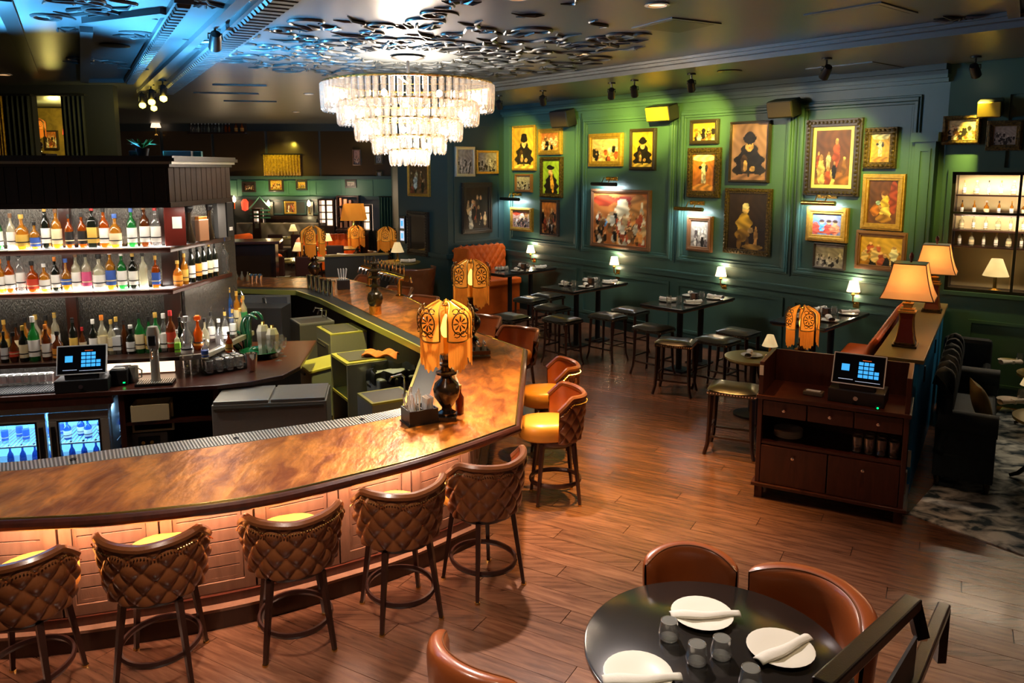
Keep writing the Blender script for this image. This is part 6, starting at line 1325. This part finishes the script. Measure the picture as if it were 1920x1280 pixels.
def make_tub():
    t = thing('tub_chair', 'x', 'chair')     # faces +y
    A = math.radians(66); sp_ = lambda x, p: math.copysign(abs(x)**p, x)
    def fn(u, v):
        th = (u*2 - 1)*A; a = v*2*PI; e = abs(u*2 - 1); k = max(.02, 1 - e**7)**.5
        hh = .235 - .03*e**2; zc = .645 - .02*e**2; z = zc + hh*(1 - .12*(1 - k))*sp_(math.sin(a), .62); bulge = 1 + .35*max(0, math.sin(a))
        r = .36 + .04*(z - .4) + .060*k*bulge*sp_(math.cos(a), .7)
        return (r*1.0*math.sin(th), -r*math.cos(th) + .08, z)
    MB().grid(lambda u, v: fn(u, 1 - v), 44, 32).obj('backrest', 'leather_cognac', t, ang=180)
    MB().tube([fn(i/30, .30) for i in range(31)], .006, 5).obj('piping', 'leather_brown', t)
    MB().lathe([(0, .30), (.25, .30), (.28, .33), (.28, .41), (.25, .45), (0, .46)], 28, c=(0, .06, 0)).obj('seat', 'leather_cognac', t)
    for sx in (-1, 1):
        for sy in (-1, 1): MB().tube([(sx*.18, sy*.18, .34), (sx*.23, sy*.23, 0)], [.022, .014], 6).obj('leg', 'stool_wood', t)
    return t
tub = Maker(make_tub)
for (px, py, z, lb, rz) in [(1312, 1022, .88, 'brown leather tub chair across the black dining table, the smaller in view', None), (1560, 1085, .88, 'brown leather tub chair across the black dining table, beside the stair rail', None), (835, 1238, .86, 'brown leather tub chair cut off at the bottom edge', -.85)]:
    p = P(px, py, z); d = TC - Vector((p.x, p.y)); rz_ = rz if rz is not None else math.atan2(d.y, d.x) - PI/2; f = Vector((-math.sin(rz_), math.cos(rz_))); c = Vector((p.x, p.y)) + f*.30
    k_ = (.74, .74, 1.0) if 'smaller' in lb else (.8, .8, .98) if 'cut' in lb else (1.08, 1.08, 1.0)
    if 'smaller' in lb: c = Vector((p.x - .05, p.y + .06)) + f*.24
    if 'cut' in lb: c = Vector((p.x, p.y)) + f*.26
    tub((c.x, c.y, 0), rz_, lb, 'brown tub chairs', k_)
a, b = P(1738, 1128, 1.1), P(1560, 1330, 1.1); q = PY(1712, 1128, 3.0); q2 = PY(1540, 1290, 2.25)
t = thing('stair_rail', 'dark wooden stair handrail over a mesh panel beside the dining table', 'railing', (0, 0, 0))
MB().bar(q2, q, .07, .05).obj('handrail', 'dark_wood', t, False, bev=.008); q3 = PY(1735, 1175, 3.0)
MB().bar(q, PY(1727, 1192, 3.0), .05).obj('end_post', 'dark_wood', t, False)
pn_ = MB(); A0, B0 = q2 + Vector((.10, 0, -.20)), PY(1715, 1190, 3.0); pn_.add([A0, B0, B0 + Vector((.0, .02, -.6)), A0 + Vector((0, .02, -.6))], [(0, 1, 2, 3)]); pn_.obj('mesh_panel', 'panel_grey', t, False).modifiers.new('s', 'SOLIDIFY').thickness = .012
gb = PY(1722, 1192, 3.0); MB().tube([gb, gb + Vector((.03, 0, 0))], .02, 8).obj('clamp', 'chrome', t)
q4, q5 = PY(1770, 1138, 3.7), PY(1690, 1330, 2.8); t = thing('stair_rail', 'second dark handrail behind the first, at the bottom edge', 'railing', (0, 0, 0)); MB().bar(q5, q4, .06, .05).obj('handrail', 'dark_wood', t, False, bev=.008); MB().bar(q4, q4 + Vector((0, 0, -.3)), .045).obj('end_post', 'dark_wood', t, False)

# ================================================================ ORANGE BOOTH AND THE LOUNGE
def w0p(s, off, z=0.): return W0.pt(s, z, off)
t = thing('orange_booth', 'tall orange tufted booth against the dark corner wall', 'bench', w0p(.70, .11), W0.rz)
bh = 1.42; y_ = -.06
def bk(u, v):
    x = (u - .5)*1.34; zmax = bh - (.10*max(0, (abs(u - .5)*2 - .85)/.15)**2); return (x, -.12 - .022*diamond(u, v, 8, 4.2), .50 + (zmax - .5)*v)
MB().grid(bk, 110, 60).obj('tufted_back', 'leather_orange', t, ang=180).modifiers.new('s', 'SOLIDIFY').thickness = -.10 if False else .10
MB().box((0, -.40, .66), (1.34, .56, .14)).obj('seat', 'leather_orange', t, False, bev=.03); MB().box((0, -.36, .30), (1.34, .50, .58)).obj('base', 'leather_orange', t, False)
MB().box((-.68, -.33, .95), (.07, .5, .92)).obj('wing', 'leather_orange', t, False, bev=.03)
# row of dark booth divider and round table
q = P(722, 560, 0); t = thing('booth_divider', 'low black booth partition with an olive-lit top edge', 'partition', (-3.5, 17.3, 0), .3); MB().box((0, 0, .55), (1.4, .10, 1.1)).obj('panel', 'far_panel', t, False); MB().box((0, 0, 1.12), (1.44, .14, .04)).obj('cap', 'ledge_olive', t, False)
q = P(755, 489, 1.08); q.x -= .05; q.y -= .15; t = thing('round_table', 'round yellow-lit lounge table with a small lamp, by the return wall', 'table', (q.x, q.y, 0)); MB().lathe([(0, 1.04), (.43, 1.04), (.45, 1.06), (.45, 1.08), (0, 1.08)], 32).obj('table_top', 'table_olive', t); MB().lathe([(.28, 0), (.28, .03), (.05, .05), (.05, 1.04), (0, 1.04)], 14).obj('pedestal', 'black_metal', t)
slamp((q.x - .05, q.y + .1, 1.08), 0, 'small cream lamp on the round lounge table by the return wall', 'small cream lamps', 1.5); plate((q.x + .2, q.y - .1, 1.08), 0, 'plate on the round lounge table by the return wall', 'lounge plates', 1.2); napkin((q.x + .2, q.y - .12, 1.098), .3, 'napkin on the round lounge table by the return wall', 'lounge napkins', 1.2)
def make_tuftub():
    t = thing('tufted_tub_chair', 'x', 'chair'); A = math.radians(110)
    MB().grid(lambda u, v: ((.30 + .08*v + .02*diamond(u, v, 5, 2))*math.sin((u*2 - 1)*A), -(.30 + .08*v + .02*diamond(u, v, 5, 2))*math.cos((u*2 - 1)*A), .30 + .48*v), 60, 20).obj('back_shell', 'leather_brown', t, ang=180).modifiers.new('s', 'SOLIDIFY').thickness = -.05
    MB().lathe([(0, .20), (.30, .20), (.31, .42), (.28, .46), (0, .47)], 24).obj('seat', 'leather_brown', t); MB().lathe([(.24, 0), (.26, .2), (0, .2)], 18).obj('base', 'dark_wood', t); return t
tt = Maker(make_tuftub); tt((-2.0, 15.75, 0), .3, 'tufted brown tub chair at the round lounge table', 'tufted tub chairs', (1.0, 1.0, 1.35))
q = P(716, 475, .9); tt((-3.95, 19.6, 0), .8, 'orange tub chair behind the black booth partition', 'tufted tub chairs', 1.2)
def make_wing():
    t = thing('armchair', 'x', 'armchair')
    MB().box((0, 0, .30), (.85, .80, .36)).obj('seat', 'leather_orange', t, False, bev=.05); MB().box((0, -.36, .72), (.85, .16, .75)).obj('backrest', 'leather_orange', t, False, bev=.06)
    for sx in (-1, 1): MB().box((sx*.40, .0, .50), (.14, .8, .36)).obj('arm', 'leather_orange', t, False, bev=.06)
    for sx in (-1, 1):
        for sy in (-1, 1): MB().lathe([(.03, 0), (.035, .13), (0, .13)], 8, c=(sx*.36, sy*.33, 0)).obj('foot', 'dark_wood', t)
    return t
wing = Maker(make_wing)
q = P(512, 512, 0); wing((-6.6, 19.6, 0), -1.9, 'orange armchair just past the dark host desk in the lounge', 'lounge armchairs', 1.25)
q = P(645, 478, 0); t = thing('lounge_sofa', 'orange channel-tufted sofa with rolled arm at the lounge end', 'sofa', (-5.35, 22.9, 0), .25)
MB().grid(lambda u, v: ((u - .5)*1.7, .25 - .04*abs(math.sin(u*PI*9)) , .35 + .75*math.sin(v*PI*.55)), 70, 10).obj('tufted_back', 'leather_orange', t, ang=180).modifiers.new('s', 'SOLIDIFY').thickness = .12
MB().box((0, -.1, .28), (1.7, .8, .42)).obj('seat', 'leather_orange', t, False, bev=.05); MB().tube([(-.88, -.45, .78), (-.88, .3, .86)], .17, 12).obj('arm_roll', 'leather_orange', t); MB().box((-.88, -.08, .4), (.2, .76, .7)).obj('arm', 'leather_orange', t, False, bev=.05)
# lounge tables, chairs and little lamps
def make_dt():
    t = thing('lounge_table', 'x', 'table'); MB().box((0, 0, .74), (1.1, .7, .035)).obj('table_top', 'table_olive', t, False, bev=.006); MB().lathe([(.25, 0), (.25, .03), (.05, .05), (.05, .72), (0, .72)], 12).obj('pedestal', 'black_metal', t); return t
dt = Maker(make_dt)
def make_dc():
    t = thing('dining_chair', 'x', 'chair'); MB().box((0, 0, .46), (.44, .44, .07)).obj('seat', 'chair_dark', t, False, bev=.02); MB().box((0, -.20, .74), (.42, .05, .42)).obj('backrest', 'chair_dark', t, False, bev=.03)
    for sx in (-1, 1):
        for sy in (-1, 1): MB().tube([(sx*.19, sy*.19, .44), (sx*.21, sy*.21, 0)], [.022, .016], 6).obj('leg', 'dark_wood', t)
    return t
dc = Maker(make_dc)
for k, (x, y, w_) in enumerate([(-5.1, 18.6, 'nearest the second bar turn'), (-6.9, 24.6, 'under the tufted wall banquette'), (-5.0, 21.2, 'before the orange sofa')]):
    dt((x, y, 0), .35, 'lounge table with a small lamp, ' + w_, 'lounge tables', 1.15); slamp((x - .1, y + .1, .872), 0, 'small cream lamp on the lounge table ' + w_, 'small cream lamps', 1.45)
    light('POINT', (x - .1, y + .1, 1.35), 10, (1, .8, .4), .05, name='lamp_light')
    for j in range(2): plate((x + .15 - .5*j, y - .15, .872), 0, ORD[j] + ' plate on the lounge table ' + w_, 'lounge plates', 1.2)
    for j in range(2): dc((x - .35 + .7*j, y - .75, 0), 0, 'dark dining chair, %s at the lounge table %s' % (ORD[j], w_), 'lounge chairs', 1.1)
t = thing('wall_banquette', 'grey tufted banquette against the far dark panelling', 'bench', (-7.65, 25.55, 0), 0)
MB().grid(lambda u, v: ((u - .5)*3.0, .15 - .06*diamond(u, v, 6, 1), .5 + .75*v), 70, 16).obj('tufted_back', 'velvet_grey' if 'velvet_grey' in M else mat('velvet_grey', (.16, .12, .09), .5), t, ang=180).modifiers.new('s', 'SOLIDIFY').thickness = .1
MB().box((0, -.2, .26), (3.0, .6, .46)).obj('seat', 'velvet_grey', t, False, bev=.04)
for px, py, sc, lb, y in [(670, 496, 1.15, 'yellow-petalled fringed lamp before the lounge bookcases', 22.0), (727, 508, 1.1, 'fringed lamp beside the green lounge curtain', 18.6)]:
    q = PY(px, py, y); zb_ = q.z; R_ = .2 if y > 20 else .14; tb = thing('side_table', 'dark side table carrying the ' + lb.split(' before')[0].split(' beside')[0] + (' by the bookcases' if y > 21.5 else ' by the curtain'), 'table', (q.x, q.y, 0)); MB().lathe([(R_, 0), (R_, .03), (.04, .05), (.04, zb_ - .04), (R_, zb_ - .04), (R_, zb_), (0, zb_)], 18).obj('stand', 'dark_wood', tb)
    dup(f0, (q.x, q.y, zb_), .63, lb, scale=sc)
t = thing('square_lamp', 'large square-shaded orange lamp in front of the book shelves', 'lamp', (0, 0, 0)); q = PY(664, 430, 24.8); t.location = q
s = MB(); s.add([(sx*r, sy*r, z) for r, z in ((.36, .30), (.27, .82)) for sx, sy in ((-1, -1), (1, -1), (1, 1), (-1, 1))], [(0, 1, 5, 4), (1, 2, 6, 5), (2, 3, 7, 6), (3, 0, 4, 7)]); s.obj('shade', 'shade_amber', t, False); MB().lathe([(.12, 0), (.06, .05), (.04, .3), (.02, .5), (0, .5)], 12).obj('base', 'brass', t)
cz_ = q.z; t = thing('console', 'dark console under the square-shaded lamp', 'console', (q.x, q.y, 0)); MB().box((0, 0, cz_ - .03), (1.1, .5, .06)).box((-.45, 0, cz_/2 - .03), (.1, .45, cz_ - .06)).box((.45, 0, cz_/2 - .03), (.1, .45, cz_ - .06)).obj('table_top', 'dark_wood', t, False)
# dark host desk at the lounge entrance
p = P(447, 520, 0); t = thing('host_desk', 'dark wooden host desk with a lit rail top beyond the back bar', 'desk', (-5.55, 16.2, 0), .2); t.scale = (1, 1, 1.2); MB().box((0, 0, .62), (1.15, .6, 1.24)).obj('body', 'dark_wood', t, False); MB().box((0, -.05, 1.27), (1.35, .75, .05)).obj('top', 'red_wood', t, False, bev=.01); MB().box((0, -.31, .6), (.95, .02, .9)).obj('front_panel', 'far_brown', t, False)
# far wall shelves, sconces, bookcases
def fthing(name, label, cat, px, py, off=.05, group=None):
    s, z = fw(px, py); return thing(name, label, cat, FW.pt(s, z, off), FW.rz, group)
for k, (px, py, lb) in enumerate([(432, 376, 'twin-candle wall sconce by the dark lounge doorway'), (508, 384, 'single wall sconce beside the far brown picture, first of two'), (583, 384, 'single wall sconce beside the lit bookcase, second of two')]):
    t = fthing('candle_sconce', lb, 'lamp', px, py, .06, 'far sconces'); MB().box((0, -.02, -.25), (.18, .04, .7)).obj('back_plate', 'steel_dark', t, False)
    for x in ((-.22, .22) if k == 0 else (0,)): MB().tube([(0, -.04, -.3), (x, -.2, -.25), (x, -.2, -.05)], .02, 6).obj('arm', 'brass', t); MB().lathe([(0, -.05), (.06, .0), (.05, .1), (0, .18)], 10, c=(x, -.2, 0)).obj('bulb', 'bulb', t)
    light('POINT', (0, -.35, .1), 20, (1, .7, .4), .05, parent=t, name='sconce_light')
t = fthing('exit_light', 'small glowing red lamp by the dark lounge doorway', 'lamp', 463, 384, .2); MB().lathe([(0, -.2), (.10, -.15), (.12, .1), (.05, .2), (0, .2)], 12).obj('shade', 'sign_red', t)
t = fthing('book_house', 'green slatted gable ornament over the narrow lit shelf', 'ornament', 493, 382, .34); MB().tube([(-.35, 0, -.15), (0, 0, .25), (.35, 0, -.15)], .03, 4).obj('gable', 'far_green', t, False)
for z in (-.2, -.32, -.44): MB().box((0, 0, z), (.66, .06, .05)).obj('slat', 'far_green', t, False)
def bookcase(x0, y0, x1, y1, rows, lb, lit=True, cols=1, books=True):
    s0, z1 = fw(x0, y0); s1, z0 = fw(x1, y1); w_, h_ = s1 - s0, z1 - z0; t = thing('bookcase', lb, 'bookcase', FW.pt(s0, z0, .05), FW.rz)
    MB().box((w_/2, -.02, h_/2), (w_, .04, h_)).obj('back_panel', 'lit_panel' if lit else 'dark_wood', t, False); MB().frame(0, w_, 0, h_, .05, -.35, 0).obj('case', 'dark_wood', t, False)
    if z0 > .1: MB().box((w_/2, -.18, -z0/2), (w_, .36, z0)).obj('cupboard_base', 'dark_wood', t, False)
    for r in range(rows):
        zz = h_*r/rows + .02; MB().box((w_/2, -.18, zz), (w_ - .1, .3, .03)).obj('shelf', 'dark_wood', t, False)
        if books:
            n = int((w_ - .2)/.16)
            for i in range(n):
                b_ = FW.pt(s0 + .12 + i*.16, z0 + zz + .016, .24); hh = h_/rows*(.5 + .3*((i*7 + r*3) % 4)/3)
                o = MB().box((0, 0, hh/2), (.05 + .06*((i*5) % 3)/2, .2, hh)).obj('book', 'book_row', None, False, bev=.004, loc=b_, rz=FW.rz); tag(o, 'book standing %s on the %s shelf of the %s' % (ORD[i], ORD[r], lb), 'book', 'books in the ' + lb)
    for c in range(1, cols): MB().box((w_*c/cols, -.34, h_/2), (.06, .04, h_)).obj('mullion', 'dark_wood', t, False)
    return t
bookcase(480, 390, 496, 429, 3, 'narrow lit shelf left of the far banquette'.replace('left of', 'beside'), True); bookcase(601, 372, 632, 424, 4, 'glowing glass-fronted lounge bookcase', True, 2, False); bookcase(635, 366, 678, 428, 3, 'tall dark bookcase of reddish spines', False); bookcase(683, 383, 700, 432, 3, 'lit niche by the lounge curtain', True, 1, False)
t = fthing('wall_shelf', 'long shelf of small bottles high on the far dark wall', 'shelf', 411, 248, .06); w_ = fw(465, 248)[0] - fw(358, 248)[0]; MB().box((0, -.12, -.03), (w_, .24, .05)).obj('shelf', 'dark_wood', t, False); MB().box((0, -.01, .2), (w_, .02, .4)).obj('back_panel', 'black_frame', t, False)
light('AREA', (0, -.45, .5), 10, (1, .85, .75), w_, (0, 0, .05), sy=.05, parent=t, name='shelf_light')
zsh = t.location.z - .005
for k in range(12):
    s, _ = fw(363 + k*6.4, 240); bottle(FW.pt(s, zsh, .17), ['clear', 'clear', 'pale'][k % 3] if k < 10 else 'orange', None, 'white', ['round', 'squat', 'bulb'][k % 3], .28, 'clear decanter on the high far shelf, %s along' % ORD[k] if k < 10 else 'amber decanter on the high far shelf, %s along' % ORD[k], 'far shelf decanters' if k < 10 else 'far amber decanters')
for k in range(2):
    s, _ = fw(446 + k*11, 240); bottle(FW.pt(s, zsh, .17), 'orange', 'orange', 'gold', 'squat', .32, 'large amber decanter on the high far shelf, %s from its end' % ORD[1 - k], 'far amber decanters')
light('POINT', FW.pt(fw(655, 395)[0], 2.3, .9), 25, (1, .75, .5), .1, name='shelf_light')  # point light added to brighten the book spines, no fixture there
# curtains
def curtain(name, lb, a, b, z0, z1, m, folds, amp=.05, cat='curtain'):
    a, b = Vector(a), Vector(b); d = b - a; n = Vector((-d.y, d.x)).normalized(); t = thing(name, lb, cat, (a.x, a.y, 0))
    MB().grid(lambda u, v: (d.x*u + n.x*amp*math.sin(u*folds*2*PI), d.y*u + n.y*amp*math.sin(u*folds*2*PI), z0 + (z1 - z0)*v), folds*8, 4).obj('cloth', m, t).modifiers.new('s', 'SOLIDIFY').thickness = .01
    MB().tube([(-.05*d.x, -.05*d.y, z1 + .02), (1.05*d.x, 1.05*d.y, z1 + .02)], .02, 6).obj('rod', 'black_metal', t)
    for f_ in (.0, 1.0): MB().bar((d.x*f_, d.y*f_, z1 + .02), (d.x*f_ + .0, d.y*f_ + (.11 if abs(d.y) < .05 else .0), z1 + .02), .03).obj('rod_bracket', 'black_metal', t, False) if abs(d.y) < .05 else None
    return t
cx = [WL.sz(p_, 240)[0] for p_ in (20, 68, 126, 168, -6, 18)]
for k, (a, b, m, lb) in enumerate([(cx[0], cx[1], 'curtain_cloth', 'dark curtain on the near side of the bright upper opening'), (cx[2], cx[3], 'curtain_cloth', 'dark curtain on the far side of the bright upper opening'), (cx[4], cx[5], 'curtain_gold', 'gold shimmering curtain at the frame edge above the back bar')]):
    p, q = WL.pt(a, 0, .12), WL.pt(b, 0, .12); curtain('curtain', lb, (p.x, p.y), (q.x, q.y), 3.0, 4.3, m, 5)
p, q = FW.pt(fw(716, 400)[0], 0, .4), FW.pt(fw(738, 400)[0], 0, .4); curtain('curtain', 'green pleated curtain at the lounge corner', (p.x, p.y), (q.x + .1, q.y), .02, 2.1, 'curtain_green', 5)
p, q = FW.pt(fw(497, 300)[0], 0, .16), FW.pt(fw(566, 300)[0], 0, .16); curtain('curtain', 'pleated gold cloth modelling a curtain reflected in the far dark mirror', (p.x, p.y), (q.x, q.y), fw(530, 329)[1], fw(530, 290)[1], 'curtain_gold', 12)  # added cloth standing in for a reflection in the mirror band
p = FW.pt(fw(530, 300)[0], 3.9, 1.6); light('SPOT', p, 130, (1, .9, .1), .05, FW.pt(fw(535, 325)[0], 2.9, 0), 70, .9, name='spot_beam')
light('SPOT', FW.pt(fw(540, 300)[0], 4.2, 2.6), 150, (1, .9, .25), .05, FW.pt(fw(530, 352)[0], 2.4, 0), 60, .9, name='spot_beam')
# room glimpsed through the upper opening
light('POINT', (-10.2, 17.6, 4.1), 60, (1, .8, .2), .1, name='opening_light')
t = thing('framed_picture', 'orange poster on the gold wall beyond the upper opening', 'picture', PY(97, 262, 18.9)); MB().frame(-.16, .16, -.22, .22, .03, -.04, .02).obj('frame', 'black_frame', t, False); canvas(t, .27, .38, -.02, 'scene', 'orange', 95)
tcab = thing('tall_cabinet', 'tall dark cabinet carrying the fringed lamp in the upper opening', 'cabinet', (PY(74, 288, 16.5).x, 16.5, 0)); zc = PY(74, 288, 16.5).z; MB().box((0, 0, zc/2), (.5, .4, zc)).obj('carcass', 'dark_wood', tcab, False); MB().box((0, -.205, zc/2), (.44, .01, zc*.9)).obj('door', 'red_wood', tcab, False)
dup(f0, (tcab.location.x, 16.5, zc), .2, 'fringed lamp glowing inside the bright upper opening', scale=.75)
t = thing('red_lamp', 'small red-shaded lamp hung in the bright upper opening', 'lamp', PY(123, 246, 18.87)); MB().lathe([(.07, -.08), (.05, .08), (0, .09)], 12).obj('shade', 'sign_red', t); MB().box((0, .04, .0), (.06, .08, .06)).obj('bracket', 'brass', t, False)
t = fthing('shelf_lamp', 'small bright lamp at the near end of the far dark mirror', 'lamp', 300, 240, .3); MB().lathe([(.08, -.25), (.03, -.2), (.02, 0), (0, 0)], 10).obj('base', 'brass', t); MB().grid(lambda u, v: ((.16 - .06*v)*math.cos(u*2*PI), (.16 - .06*v)*math.sin(u*2*PI), .22*v), 16, 2, True).obj('shade', 'shade_white', t)
# small uplights on the cornice that wash the ceiling blue
def make_up():
    t = thing('ceiling_uplight', 'x', 'lamp'); MB().lathe([(0, 0), (.05, 0), (.055, .01), (.055, .055), (.045, .06), (.04, .02), (0, .02)], 16).obj('can', 'black_metal', t); MB().lathe([(0, .025), (.04, .025), (0, .03)], 14).obj('lens', 'led_blue', t); return t
up = Maker(make_up)
for i, (p_, e, t_, a) in enumerate(BLUES): up((p_[0], p_[1], 3.171), 0, 'small black blue-lensed uplight on top of the back bar cornice, %s one' % ['second', 'third', 'last', 'first'][i], 'ceiling uplights')
